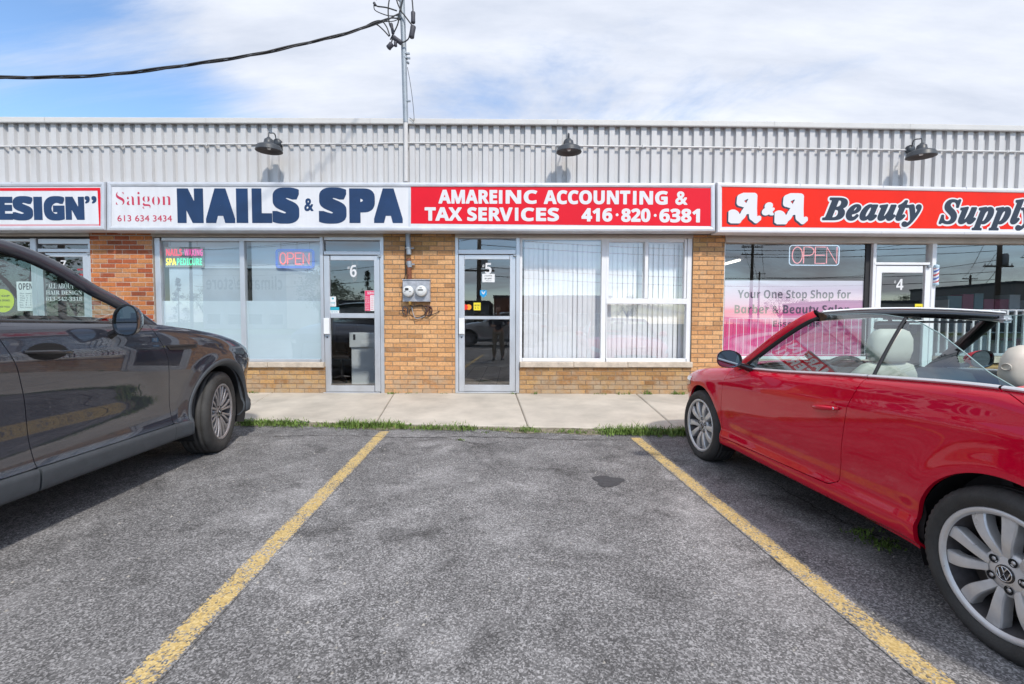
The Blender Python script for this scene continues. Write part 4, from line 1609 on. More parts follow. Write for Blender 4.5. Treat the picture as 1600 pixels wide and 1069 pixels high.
def wire(pts, r, mat, nm='loose_wire'):
    m = MB()
    m.tube(catmull([at(px, py, YW - .035 - .02 * math.sin(i * 1.7)) for i, (px, py) in enumerate(pts)], 7), r, 7)
    return wb(m, nm, mat, mbx)
wire([(638, 472), (642, 478), (650, 478), (658, 477), (664, 481), (665, 488), (660, 494), (650, 496), (642, 493), (640, 486), (645, 480)], .007, M['cable'])
wire([(632, 478), (629, 484), (631, 491), (636, 492), (637, 484), (633, 479)], .008, M['connector'])
wire([(631, 479), (634, 486), (634, 492), (630, 491)], .007, M['rust'])
wire([(664, 478), (672, 479), (675, 486), (672, 492), (666, 492), (668, 483), (672, 481), (670, 490)], .011, pmat('brown_wire', (0.09, 0.04, 0.035), 0.6))
wire([(668, 494), (674, 492), (680, 490), (687, 486)], .006, M['cable'])
wire([(624, 485.5), (629, 485), (634, 485.5)], .006, M['cable'])
wire([(643, 479), (648, 496), (656, 497), (664, 494)], .006, M['galv'])

# ------------------------------------------------------------------ blinds, neon, decals
def blinds(label, px0, px1, p0, p1, Y, cut=()):
    x0, x1, z0, z1 = rect(px0, p0, px1, p1, Y)
    t = thing('vertical_blind', label, 'window blind', ((x0 + x1) / 2, Y, z0), 0, 'vertical blinds in the accounting window')
    m = MB().box(x0, x1, Y - .02, Y + .02, z1, z1 + .04)
    wb(m, 'headrail', M['blind'], t)
    m = MB()
    n = int((x1 - x0) / .078)
    for i in range(n):
        x = x0 + (i + .5) * (x1 - x0) / n
        a = R(random.choice([5, 9, 6, 10, 7, 12, 8]))
        if i in cut:
            a = R(24)
        h = .0445
        rows = []
        for u in np.linspace(-1, 1, 6):
            bow = .007 * (1 - u * u)
            xx, yy = x + u * h * math.cos(a), Y + u * h * math.sin(a) - bow
            rows.append([(xx, yy, z0 + .01), (xx + random.uniform(-.001, .001), yy, (z0 + z1) / 2), (xx, yy, z1)])
        m.grid(rows)
    o = wb(m, 'slats', M['blind'], t)
    o.name = 'slat_curtain'
    return t


blinds('white vertical blind filling the tall left pane of the accounting window', 819, 941, 381, 561, YW + .20, cut=(3, 4, 10))
blinds('white vertical blind behind the slider and lower pane of the accounting window', 949, 1076, 381, 561, YW + .21, cut=(5, 8, 10, 13))
# curled stray slat seen through the glass
def rrect(x0, x1, z0, z1, r, Y, n=6):
    P = []
    for cx_, cz_, a0 in ((x1 - r, z1 - r, 0), (x0 + r, z1 - r, 90), (x0 + r, z0 + r, 180), (x1 - r, z0 + r, 270)):
        for k in range(n + 1):
            a = R(a0 + 90 * k / n)
            P.append((cx_ + r * math.cos(a), Y, cz_ + r * math.sin(a)))
    P.append(P[0])
    return P


def neon_open(label, px0, px1, p0, p1, Y, mb_mat, ml_mat, rad, back=False):
    x0, x1, z0, z1 = rect(px0, p0, px1, p1, Y)
    t = thing('neon_sign', label, 'neon sign', ((x0 + x1) / 2, Y, z0), 0, None)
    m = MB()
    m.tube(rrect(x0, x1, z0, z1, .05, Y), rad, 8, cap=False)
    if back:
        d = .022
        m.tube(rrect(x0 + d, x1 - d, z0 + d, z1 - d, .035, Y), rad * .8, 8, cap=False)
    wb(m, 'border_tube', mb_mat, t)
    mrg = .055 if back else .03
    lw = (x1 - x0 - 2 * mrg)
    zb, zt = z0 + mrg * .95, z1 - mrg * .95
    h = zt - zb
    cw = lw / 4
    m = MB()
    offs = (0, .014) if back else (0,)
    for e in offs:
        r2 = rad * (.75 if back else 1)
        for k in range(4):
            a = x0 + mrg + k * cw + .008 + e * .5
            b = a + cw - .022 - e
            zb2, zt2 = zb + e * .6, zt - e * .6
            if k == 0:
                P = [((a + b) / 2 + (b - a) / 2 * math.cos(R(q)), Y - .012, (zb2 + zt2) / 2 + (zt2 - zb2) / 2 * math.sin(R(q))) for q in range(0, 361, 15)]
            elif k == 1:
                zm = (zb2 + zt2) / 2 - .005
                P = [(a, Y - .012, zb2), (a, Y - .012, zt2)] + [(a + (b - a) * (.5 + .5 * math.sin(R(q))), Y - .012, (zm + zt2) / 2 + (zt2 - zm) / 2 * math.cos(R(q))) for q in range(0, 181, 15)] + [(a, Y - .012, zm)]
            elif k == 2:
                P = [(b, Y - .012, zt2), (a, Y - .012, zt2), (a, Y - .012, zb2), (b, Y - .012, zb2)]
                m.tube([(a, Y - .012, (zb2 + zt2) / 2), (b - .01, Y - .012, (zb2 + zt2) / 2)], r2, 8)
            else:
                P = [(a, Y - .012, zb2), (a, Y - .012, zt2), (b, Y - .012, zb2), (b, Y - .012, zt2)]
            m.tube(P, r2, 8)
    wb(m, 'letter_tubes', ml_mat, t).name = 'open_lettering'
    m = MB()
    if False:
        m.box(x0 + .02, x1 - .02, Y + .02, Y + .026, z0 + .02, z1 - .02)
        wb(m, 'backing_panel', pmat('clear_dark_acrylic', (0.10, 0.14, 0.22), 0.3), t)
        m = MB()
    for u in (.12, .55, .88):
        x = x0 + (x1 - x0) * u
        m.box(x - .004, x + .004, Y + .012, Y + .016, z1 - .01, z1 + .14)
    wb(m, 'hanger', M['galv'], t)
    return t


neon_open('red OPEN neon sign with blue rounded border in the nail salon window', 431.5, 490.5, 390, 418.5, YG - .035 + .06, M['neon_blue'], M['neon_red'], .0085, True)
neon_open('pale pink OPEN neon sign with white border in the beauty supply window', 1233.5, 1311, 383.5, 414.5, YG + .10, M['neon_white'], M['neon_pink'], .0075)

# small LED board
YB = YG + .03
x0, x1, z0, z1 = rect(257.5, 386, 318, 418, YB)
led = thing('led_sign', 'small LED board with red, yellow and green words in the nail salon window', 'LED sign', ((x0 + x1) / 2, YB, z0))
m = MB().box(x0, x1, YB, YB + .03, z0, z1, 0, .005)
wb(m, 'board', pmat('led_board', (0.30, 0.34, 0.30), 0.5), led)
for txt, a, b_, p0, p1, mt in (('NAILS', 259.5, 284, 389, 400, 'led_red'), ('-', 284.5, 287.5, 394, 396, 'white_vinyl'), ('WAXING', 288, 316.5, 389, 400, 'led_mag'),
                               ('SPA', 259.5, 275, 403.5, 414.5, 'led_yel'), ('PEDICURE', 276.5, 315.5, 403.5, 414.5, 'led_grn')):
    m = MB()
    put_text(m, txt, at(a, p1, YB - .003), at(b_, p0, YB - .003), 'sb', .015)
    wb(m, 'led_word', M[mt], led)
m = MB()
for px in (266, 308):
    p = at(px, 384, YB + .015)
    m.tube([p, p + Vector((0, 0, .1))], .002, 6)
wb(m, 'hanging_wire', M['black'], led)


def decal(name, label, cat, px0, px1, p0, p1, Y, mat, extra=(), group=None):
    """paper stuck on the glass, 1.2 mm thick, with printed pieces as parts: (kind, px0,px1,p0,p1, mat[, text, style])"""
    x0, x1, z0, z1 = rect(px0, p0, px1, p1, Y)
    m = MB().box(x0, x1, Y, Y + .0012, z0, z1)
    o = m.build(name, mat)
    rebase(o, ((x0 + x1) / 2, Y, z0))
    tag(o, label, cat, group)
    for e in extra:
        kind, a, b_, q0, q1, mt = e[:6]
        m = MB()
        if kind == 'text':
            put_text(m, e[6], at(a, q1, Y - .0016), at(b_, q0, Y - .0016), e[7] if len(e) > 7 else 'sb')
            nm = 'lettering'
        elif kind == 'disc':
            c = at((a + b_) / 2, (q0 + q1) / 2, Y - .0014)
            r = rect(a, q0, b_, q1, Y)
            rr = (r[1] - r[0]) / 2
            m.add([(c.x + rr * math.cos(t * math.pi / 16), c.y, c.z + rr * math.sin(t * math.pi / 16)) for t in range(32)], [tuple(range(32))])
            nm = 'printed_disc'
        else:
            xx = rect(a, q0, b_, q1, Y)
            m.box(xx[0], xx[1], Y - .0012, Y, xx[2], xx[3])
            nm = 'printed_band' if kind == 'band' else 'printed_lines'
        oo = m.build(nm, mt, o)
        oo.location = -Vector(o.location)
    return o


YD = YW + .036
# door 6
lines = [('band', 571, 589.5, 455.5, 461.5, M['pink']), ('text', 573.5, 587, 457, 460, M['white_vinyl'], 'PRICE LIST')]
for i in range(8):
    y = 463 + i * 2.8
    lines.append(('text', 571, 577.5, y, y + 1.7, M['pink'], 'Manicure' if i % 2 else 'Pedicure', 'r'))
    lines.append(('text', 580, 582.5, y, y + 1.7, M['pink'], '$' + str(20 + 3 * i), 'r'))
    lines.append(('text', 585, 588, y, y + 1.7, M['pink'], '$' + str(28 + 4 * i), 'r'))
decal('price_list', 'pink and white price list taped inside the glass of door 6', 'price list', 570, 590.5, 454, 486, YD, M['paper'],
      [('band', 570.3, 578.5, 454.3, 485.7, M['pink']), ('band', 578.5, 590.2, 454.3, 461.5, M['pink']), ('text', 574, 588, 456, 460, M['white_vinyl'], 'SERVICE', 'sb')]
      + [('text', 571.2, 577.3, 463 + i * 2.8, 464.9 + i * 2.8, M['white_vinyl'], w_, 'r') for i, w_ in enumerate(('Manicure', 'Pedicure', 'Gel set', 'Fill', 'Waxing', 'Lashes', 'Brows', 'Polish'))]
      + [('text', 580 + 5.5 * k, 583.5 + 5.5 * k, 463 + i * 2.8, 464.9 + i * 2.8, M['pink'], '$%d' % (18 + 4 * i + 7 * k), 'r') for i in range(8) for k in range(2)])
decal('notice', 'white notice above the teal sticker on the left of door 6', 'notice', 515, 525, 463.5, 479, YD, M['paper'],
      [('disc', 518.5, 521.5, 465, 468, M['teal']), ('text', 516.5, 523.5, 472, 474.5, M['teal'], 'HOURS', 'sb'), ('text', 517, 523, 476, 477.5, M['ink'], '10 - 7', 'r')])
decal('sticker', 'teal and white sticker low on the left of the upper glass of door 6', 'sticker', 515, 530, 480, 490, YD, M['paper'],
      [('band', 515, 530, 480, 485, M['teal']), ('text', 517, 528, 486.2, 488.6, M['teal'], 'TAP TO PAY', 'r')])
# white ornament outline around the 6
m = MB()
for pts_ in ([(551, 392.5), (550, 405), (551.5, 436), (554, 441), (557, 436), (558, 405), (557.5, 392.5)], [(552, 434), (556, 434), (556, 438), (552, 438), (552, 434)]):
    m.tube([at(px, py, YD) for px, py in pts_], .0014, 5)
wb(m, 'number_ornament', M['white_vinyl'], d6)
# door 5
decal('notice', 'white paper notice under the number on door 5', 'notice', 753.5, 773, 428, 441, YD, M['paper'],
      [('text', 757, 769, 430, 432, M['ink'], 'ACCOUNTING', 'r'), ('text', 757.5, 768.5, 434.3, 436.6, M['ink'], 'BY APPT', 'sb'), ('text', 759, 767.5, 438.2, 439.5, M['ink'], 'please call', 'r')])
sh = decal('sticker', 'blue shield shaped sticker in the middle of the glass of door 5', 'sticker', 750, 760.5, 453.5, 461, YD, M['blue'],
           [('text', 752, 758.5, 455.5, 459.8, M['white_vinyl'], 'v', 'sb')])
m = MB()
poly(m, [(750, 461), (755.2, 465.5), (760.5, 461)], YD + .0006)
oo = m.build('shield_tip', M['blue'], sh)
oo.location = -Vector(sh.location)
decal('sticker', 'tilted yellow sticker beside the card discs on door 5', 'sticker', 740, 751, 473, 485, YD, M['yellow'],
      [('text', 741.5, 749.5, 476, 478.5, M['ink'], 'NO TAX', 'sb'), ('text', 742, 748, 480.5, 482.5, M['ink'], '$  %', 'sb')])
c = at(729.6, 480, YD)
m = MB()
for cx_, mt in ((-.028, 0), (.028, 1)):
    m.add([(c.x + cx_ + .044 * math.cos(t * math.pi / 14), YD + (.0006 if mt else 0), c.z + .044 * math.sin(t * math.pi / 14)) for t in range(28)], [tuple(range(28))], mt)
o = m.build('sticker', [emis('card_red', (0.75, 0.03, 0.02), 0), emis('card_orange', (0.85, 0.30, 0.02), 0)])
rebase(o, c)
tag(o, 'sticker of two overlapping red and orange discs on door 5', 'sticker')
# door 4 and the barber pole
decal('sticker', 'yellow sticker low on the right of the upper glass of door 4', 'sticker', 1429.5, 1441.5, 475, 487.5, YD, M['yellow'], [('text', 1432, 1439.5, 478.5, 484.5, M['ink'], 'SALE', 'sb')])
c0, c1 = at(1462, 447, YW - .005), at(1464, 414, YW - .005)
bp = thing('barber_pole', 'small red white and blue striped barber pole beside door 4', 'barber pole', c0)
bm = bpy.data.materials.new('barber_stripes')
bm.use_nodes = True
tt = bm.node_tree
tcn = N(tt, 'ShaderNodeTexCoord')
sx = N(tt, 'ShaderNodeSeparateXYZ')
tt.links.new(tcn.outputs['Object'], sx.inputs[0])
ph = math_node(tt, 'FRACT', math_node(tt, 'ADD', math_node(tt, 'MULTIPLY', sx.outputs[2], 8.6), math_node(tt, 'MULTIPLY', sx.outputs[0], -6.0)))
rp = N(tt, 'ShaderNodeValToRGB')
rp.color_ramp.interpolation = 'CONSTANT'
els = rp.color_ramp.elements
els[0].position, els[0].color = 0, (0.10, 0.17, 0.50, 1)
els[1].position, els[1].color = .25, (0.75, 0.78, 0.82, 1)
for pos, cc in ((.5, (0.62, 0.12, 0.12, 1)), (.75, (0.75, 0.78, 0.82, 1))):
    e = els.new(pos)
    e.color = cc
tt.links.new(ph, rp.inputs[0])
tt.links.new(rp.outputs[0], tt.nodes['Principled BSDF'].inputs['Base Color'])
tt.nodes['Principled BSDF'].inputs['Roughness'].default_value = .25
m = MB()
m.lathe([(.034, -.115), (.034, .115)], Matrix.Translation((0, 0, .165)), 24)
o = m.build('striped_cylinder', bm, bp)
m = MB()
m.lathe([(0, 0), (.03, .005), (.038, .02), (.036, .05), (.034, .052)], Matrix.Identity(4), 24)
m.lathe([(.034, .278), (.036, .28), (.038, .31), (.03, .33), (0, .338)], Matrix.Identity(4), 24)
m.box(-.008, .008, 0, .06, .02, .04)
m.box(-.008, .008, 0, .06, .29, .31)
m.build('end_cap', pmat('pole_cap', (0.45, 0.62, 0.72), 0.3), bp)

# unit 4 poster: pink gradient sheet with ribbons of paint
pk = bpy.data.materials.new('pink_poster')
pk.use_nodes = True
tt = pk.node_tree
tcn = N(tt, 'ShaderNodeTexCoord')
sx = N(tt, 'ShaderNodeSeparateXYZ')
tt.links.new(tcn.outputs['Generated'], sx.inputs[0])
mpn = N(tt, 'ShaderNodeMapping')
mpn.inputs['Scale'].default_value = (0.55, 1, 1.6)
mpn.inputs['Rotation'].default_value = (0, R(-9), 0)
tt.links.new(tcn.outputs['Generated'], mpn.inputs[0])
wv = N(tt, 'ShaderNodeTexNoise', i_Scale=2.6, i_Detail=0.6, i_Distortion=1.1)
tt.links.new(mpn.outputs[0], wv.inputs['Vector'])
r1 = N(tt, 'ShaderNodeValToRGB')
e = r1.color_ramp.elements
e[0].position, e[0].color = .34, (0.80, 0.03, 0.22, 1)
e[1].position, e[1].color = .62, (0.80, 0.42, 0.56, 1)
for pos, cc in ((.44, (0.74, 0.12, 0.33, 1)), (.5, (0.78, 0.02, 0.24, 1)), (.56, (0.82, 0.28, 0.46, 1))):
    x_ = e.new(pos)
    x_.color = cc
tt.links.new(wv.outputs['Fac'], r1.inputs[0])
r2 = N(tt, 'ShaderNodeValToRGB')
e = r2.color_ramp.elements
e[0].position, e[0].color = .40, (0.72, 0.14, 0.38, 1)
e[1].position, e[1].color = .98, (0.66, 0.66, 0.74, 1)
x_ = e.new(.68)
x_.color = (0.70, 0.40, 0.58, 1)
tt.links.new(sx.outputs[2], r2.inputs[0])
mk = N(tt, 'ShaderNodeMapRange', i_1=.62, i_2=.46, i_3=0, i_4=1)
nz = N(tt, 'ShaderNodeMath', operation='MULTIPLY_ADD')
tt.links.new(wv.outputs['Fac'], nz.inputs[0])
nz.inputs[1].default_value = .35
tt.links.new(sx.outputs[2], nz.inputs[2])
mk.inputs[1].default_value, mk.inputs[2].default_value = .84, .68
tt.links.new(nz.outputs[0], mk.inputs[0])
mx = N(tt, 'ShaderNodeMix', data_type='RGBA')
tt.links.new(mk.outputs[0], mx.inputs[0])
tt.links.new(r2.outputs[0], mx.inputs[6])
tt.links.new(r1.outputs[0], mx.inputs[7])
tt.links.new(mx.outputs[2], tt.nodes['Principled BSDF'].inputs['Base Color'])
YPO = YG + .012
x0, x1, z0, z1 = rect(1131.5, 438.5, 1354, 558, YPO)
m = MB().box(x0, x1, YPO, YPO + .002, z0, z1)
po = m.build('window_poster', pk)
rebase(po, ((x0 + x1) / 2, YPO, z0))
tag(po, 'pink gradient poster reading Your One Stop Shop in the beauty supply window', 'poster')
m = MB()
put_text(m, 'Your One Stop Shop for', at(1152.5, 470, YPO - .002), at(1329.5, 453, YPO - .002), 'sb', 0.0)
put_text(m, 'Barber & Beauty Salon', at(1147.5, 494, YPO - .002), at(1328, 476.5, YPO - .002), 'sbi', 0.0, -.2)
put_text(m, 'Essentials', at(1208, 510.5, YPO - .002), at(1281, 501, YPO - .002), 'sb', -.012)
oo = m.build('lettering', pmat('plum_ink', (0.07, 0.04, 0.085), 0.5), po)
oo.location = -Vector(po.location)

# white bars behind the beauty supply glass
def guard(label, px0, px1, p0, p1, step, wd, Y, n0=0):
    x0, x1, z0, z1 = rect(px0, p0, px1, p1, Y)
    t = thing('window_guard', label, 'window bars', ((x0 + x1) / 2, Y, z0), 0, None)
    rt = min(.016, wd)
    m = MB().box(x0, x1, Y - rt * .4, Y + rt * .4, z1 - .012, z1 - .012 + rt)
    m.box(x0, x1, Y - rt * .4, Y + rt * .4, z0 + .012 - rt, z0 + .012)
    wb(m, 'rail', M['guard'], t)
    k = int((px1 - px0) / step)
    for i in range(k + 1):
        x = x0 + (x1 - x0) * i / k
        m = MB().box(x - wd / 2, x + wd / 2, Y - wd / 2, Y + wd / 2, z0 + .012, z1 - .012)
        wb(m, 'bar', M['guard'], t)
    return t


guard('thick white bars inside the right beauty supply window beside door 4', 1466, 1890, 484.5, 554, 13.2, .030, YG + .05)
guard('thin white wire grille in front of the pink beauty supply poster', 1139, 1352, 497, 555, 10.8, .005, YG - .045)
# ---- unit 7 signs read through the window and through the dark car
YD7 = YW + .036
decal('open_placard', 'white placard reading OPEN over opening hours in the unit 7 window', 'placard', 26.5, 51.5, 440, 486, YG - .004, M['paper'],
      [('text', 29, 51, 442.5, 453, M['ink'], 'OPEN', 'sb')] + [('text', 31, 49, 457.5 + 3.6 * i, 459.6 + 3.6 * i, M['ink'], w_, 'r') for i, w_ in enumerate(('Mon  closed', 'Tue  9 - 5', 'Wed  9 - 5', 'Thu  9 - 7', 'Fri   9 - 7', 'Sat  9 - 4', 'Sun closed'))])
m = MB()
for txt, a, b_, p0, p1 in (('“ALL ABOUT”', 72, 118, 443, 451), ('HAIR DESIGN', 72, 128, 454, 460.5), ('613-542-3318', 72, 128, 464, 470)):
    put_text(m, txt, at(a, p1, YD7), at(b_, p0, YD7), 'rb')
wb(m, 'door_lettering', M['white_vinyl'], d7)
c = at(4, 470, YG - .004)
m = MB()
m.add([(c.x + .185 * math.cos(t * math.pi / 24), c.y, c.z + .185 * math.sin(t * math.pi / 24)) for t in range(48)], [tuple(range(48))])
ys = m.build('round_sticker', M['lime'])
rebase(ys, c)
tag(ys, 'round yellow green sticker on the unit 7 window left of the OPEN placard', 'sticker')
m = MB()
for i, (txt, p) in enumerate((('STOP', 461), ('PHYSICAL DISTANCE', 468), ('THANK YOU', 478))):
    put_text(m, txt, at(-9, p + 3, c.y - .0015), at(15, p, c.y - .0015), 'sb')
oo = m.build('lettering', M['ink'], ys)
oo.location = -Vector(ys.location)
m = MB()
put_text(m, 'NO CASH', at(121, 422.5, YD7), at(133, 420, YD7), 'sb')
put_text(m, 'OPEN', at(124, 431, YD7), at(132, 428, YD7), 'sb')
wb(m, 'red_lettering', M['red_vinyl'], d7)

# ------------------------------------------------------------------ inside the nail salon
dx0, dx1, dz0, dz1 = rect(549, 513, 612, 596, 8.2)
desk = thing('reception_desk', 'white reception desk seen through the lower glass of door 6', 'desk', (dx0, 8.2, WZ))
m = MB()
m.box(dx0, dx0 + 1.2, 8.2, 8.7, WZ + .012, 1.02, 0, .006)
wb(m, 'desk_body', M['desk'], desk)
m = MB().box(dx0 - .02, dx0 + 1.22, 8.16, 8.75, .80, 1.06, 0, .006)
wb(m, 'desk_top', M['desk'], desk)
m = MB()
m.box(dx0 + .05, dx0 + .09, 8.155, 8.16, .93, 1.03)
wb(m, 'card_reader', M['black'], desk)
ch = thing('office_chair', 'black office chair beside the white reception desk', 'chair', (dx0 - .32, 8.6, WZ + .012))
m = MB()
m.box(-.22, .22, -.22, .22, .43, .5, 0, .02)
m.build('seat', M['black'], ch)
m = MB()
rows = [[(-.2 + .4 * u, .2 + .04 * math.cos(math.pi * (u - .5)) + .05 * v, .55 + .5 * v) for v in (0, .5, 1)] for u in np.linspace(0, 1, 7)]
m.grid(rows)
o = m.build('backrest', M['black'], ch)
so = o.modifiers.new('pad', 'SOLIDIFY')
so.thickness = .05
m = MB()
m.tube([(0, 0, .08), (0, 0, .44)], .03, 10)
m.tube([(0, .2, .46), (0, .27, .5), (0, .25, .7)], .02, 8)
m.build('gas_column', M['black'], ch)
for k in range(5):
    a = k * 2 * math.pi / 5 + .3
    m = MB()
    m.tube([(0, 0, .1), (.28 * math.cos(a), .28 * math.sin(a), .07)], [.025, .015], 8)
    m.lathe([(0, -.012), (.03, -.012), (.03, .012), (0, .012)], Matrix.Translation((.28 * math.cos(a), .28 * math.sin(a), .03)) @ Matrix.Rotation(R(90), 4, 'X') @ Matrix.Rotation(a, 4, 'Y'), 14)
    m.build('base_leg', M['black'], ch)
# fluorescent fitting inside the beauty shop
f0 = at(1085, 428, 9.2)
f0 = Vector((at(1150, 400, 9.0).x, 9.0, 2.45))
fl = thing('fluorescent_lamp', 'lit fluorescent ceiling tube inside the beauty supply shop', 'ceiling light', f0)
m = MB().box(-.06, .06, -.2, 1.3, .02, .08, 0, .01)
m.build('fixture', M['alu_white'], fl)
m = MB().tube([(0, -.15, 0), (0, 1.25, 0)], .018, 10)
m.build('tube', M['tube_lit'], fl)
# shelves and boxes of stock in the beauty shop, dim
xs0 = at(1480, 500, 9.2).x
sv = thing('stock_shelf', 'dark shelf of stock boxes behind the white bars of the beauty supply shop', 'shelf', (xs0, 9.2, WZ + .012))
m = MB()
for k in range(4):
    m.box(0, 3.4, 0, .4, .1 + .42 * k, .12 + .42 * k)
for xx in (0, 1.7, 3.38):
    m.box(xx, xx + .02, -.005, .405, 0, 1.6)
m.build('shelf_frame', M['desk'], sv)
bx = [pmat('carton_' + n_, c_, .6) for n_, c_ in (('pink', (.30, .07, .13)), ('white', (.42, .47, .50)), ('teal', (.14, .24, .27)), ('black', (.03, .03, .04)))]
for k in range(4):
    x = .05
    while x < 3.1:
        wd, h = random.uniform(.14, .3), random.uniform(.2, .36)
        if random.random() < .85:
            m = MB().box(x, x + wd, .06, .34, .121 + .42 * k, .121 + .42 * k + h, 0, .004)
            m.build('carton', random.choice(bx), sv)
        x += wd + .015

# ------------------------------------------------------------------ cars
def paint_mat(name, c, metal, rough, flake=0.0):
    m = bpy.data.materials.new(name)
    m.use_nodes = True
    t = m.node_tree
    p = t.nodes['Principled BSDF']
    p.inputs['Base Color'].default_value = (*c, 1)
    p.inputs['Metallic'].default_value = metal
    p.inputs['Roughness'].default_value = rough
    p.inputs['Coat Weight'].default_value = 1.0
    p.inputs['Specular IOR Level'].default_value = 0.0
    p.inputs['Coat Roughness'].default_value = 0.015
    p.inputs['Coat IOR'].default_value = 1.5
    tcn = N(t, 'ShaderNodeTexCoord')
    v = N(t, 'ShaderNodeTexVoronoi', i_Scale=900.0)
    t.links.new(tcn.outputs['Object'], v.inputs['Vector'])
    s = N(t, 'ShaderNodeSeparateColor')
    t.links.new(v.outputs['Color'], s.inputs[0])
    mr = N(t, 'ShaderNodeMapRange', i_3=1 - flake, i_4=1 + flake)
    t.links.new(s.outputs[0], mr.inputs[0])
    sc_ = N(t, 'ShaderNodeVectorMath', operation='SCALE')
    sc_.inputs[0].default_value = c
    t.links.new(mr.outputs[0], sc_.inputs['Scale'])
    # road film: a little dust low down
    t.links.new(sc_.outputs[0], p.inputs['Base Color'])
    return m


M['red_paint'] = paint_mat('red_car_paint', (0.62, 0.003, 0.028), 0.0, 0.5, 0.08)
M['grey_paint'] = paint_mat('grey_car_paint', (0.040, 0.043, 0.058), 0.2, 0.42, 0.2)
M['grey_paint'].node_tree.nodes['Principled BSDF'].inputs['Coat IOR'].default_value = 1.75
M['silver_paint'] = paint_mat('silver_car_paint', (0.35, 0.36, 0.37), 0.7, 0.32, 0.15)
M['clad'] = pmat('grey_cladding', (0.055, 0.064, 0.074), 0.55, var=0.12, scale=20, bump=0.1, bscale=400)
M['tyre'] = pmat('tyre_rubber', (0.042, 0.041, 0.040), 0.75, var=0.35, scale=9, bump=0.25, bscale=160)
M['alloy'] = pmat('alloy_silver', (0.66, 0.66, 0.67), 0.36, metal=0.45, var=0.1, scale=14, rvar=0.1)
M['alloy_dark'] = pmat('alloy_grey', (0.36, 0.345, 0.35), 0.36, metal=0.6, var=0.12, scale=14, rvar=0.1)
M['barrel'] = pmat('dusty_barrel', (0.09, 0.085, 0.09), 0.6, metal=0.3, var=0.4, scale=10)
M['disc'] = pmat('brake_disc', (0.20, 0.19, 0.19), 0.45, metal=0.8)
M['chrome'] = pmat('bright_trim', (0.72, 0.72, 0.74), 0.18, metal=1.0)
M['gap'] = pmat('dark_gap', (0.008, 0.008, 0.009), 0.8)
M['bright'] = pmat('satin_bright_trim', (0.72, 0.72, 0.74), 0.3, metal=0.4)
M['rubber'] = pmat('black_rubber', (0.022, 0.022, 0.024), 0.5)
M['gloss_black'] = pmat('gloss_black', (0.012, 0.012, 0.014), 0.12, coat=0.6)
M['cream'] = pmat('cream_leather', (0.60, 0.55, 0.47), 0.5, var=0.04, scale=20, bump=0.08, bscale=300)
M['cabin'] = pmat('dark_cabin_trim', (0.035, 0.035, 0.038), 0.6)
M['car_glass'] = glass_mat('car_side_glass', (0.60, 0.76, 0.75), 2.35)
M['screen_glass'] = glass_mat('windscreen_glass', (0.86, 0.92, 0.90), 1.6)
M['mirror_glass'] = pmat('mirror_glass', (0.30, 0.34, 0.37), 0.02, metal=1.0)
M['lamp_glass'] = pmat('headlamp_lens', (0.55, 0.57, 0.60), 0.12, metal=0.3, coat=1.0, var=0.3, scale=30)
M['tail'] = pmat('tail_lamp_lens', (0.32, 0.01, 0.012), 0.12, coat=1.0)


def resample(P, n, blend=0.5):
    """n points along a 2-D polyline, spaced by a mix of arc length and horizontal travel"""
    P = np.array(P, float)
    d = np.hypot(*np.diff(P, axis=0).T)
    a = np.concatenate([[0], np.cumsum(d)])
    a /= a[-1]
    if blend < 1:
        h = np.abs(np.diff(P[:, 0]))
        if h.sum() > 1e-9:
            h = np.concatenate([[0], np.cumsum(h)])
            h /= h[-1]
            a = blend * a + (1 - blend) * h
    u = np.linspace(0, 1, n)
    return np.stack([np.interp(u, a, P[:, 0]), np.interp(u, a, P[:, 1])], 1)


class Body:
    def __init__(b, plan, stations, wheels, flare=0.0, ra=0.36):
        P = np.array(catmull([(s, y, 0) for s, y in plan], 16))[:, :2]
        d = np.hypot(*np.diff(P, axis=0).T)
        t = np.concatenate([[0], np.cumsum(d)])
        half = P[:, 0]
        i = np.searchsorted(P[:, 0], 1.0)
        t -= t[i] - 1.0 + (P[i, 0] - 1.0)
        b.t, b.P = t, P
        b.tmin, b.tmax = t[0], t[-1]
        b.st_t = np.array([b.T(s) for s, _ in stations])
        b.Z = np.array([[z for z, _ in k] for _, k in stations])
        b.D = np.array([[dd for _, dd in k] for _, k in stations])
        b.wheels, b.flare, b.ra = wheels, flare, ra

    def T(b, s):
        if s <= b.P[0, 0]:
            return b.tmin
        if s >= b.P[-1, 0]:
            return b.tmax
        return float(np.interp(s, np.maximum.accumulate(b.P[:, 0]) + np.arange(len(b.P)) * 1e-9, b.t))

    def knots(b, t):
        n = b.Z.shape[1]
        z = np.array([pchip(b.st_t, b.Z[:, k], t) for k in range(n)])
        d = np.array([pchip(b.st_t, b.D[:, k], t) for k in range(n)])
        return z, d

    def ztop(b, t):
        return float(pchip(b.st_t, b.Z[:, -1], t))

    def S(b, t, z, inset=0.0):
        s, y = np.interp(t, b.t, b.P[:, 0]), np.interp(t, b.t, b.P[:, 1])
        e = 0.02
        ds = np.interp(t + e, b.t, b.P[:, 0]) - np.interp(t - e, b.t, b.P[:, 0])
        dy = np.interp(t + e, b.t, b.P[:, 1]) - np.interp(t - e, b.t, b.P[:, 1])
        L = math.hypot(ds, dy) or 1
        ns, ny = -dy / L, ds / L
        zk, dk = b.knots(t)
        d = float(pchip(zk, dk, z)) + inset
        if b.flare:
            for (ws, wz) in b.wheels:
                r = math.hypot(s - ws, z - wz)
                d -= b.flare * math.exp(-((r - b.ra) / .07) ** 2)
        return (-(s - ns * d), max(0.0, y - ny * d), z)


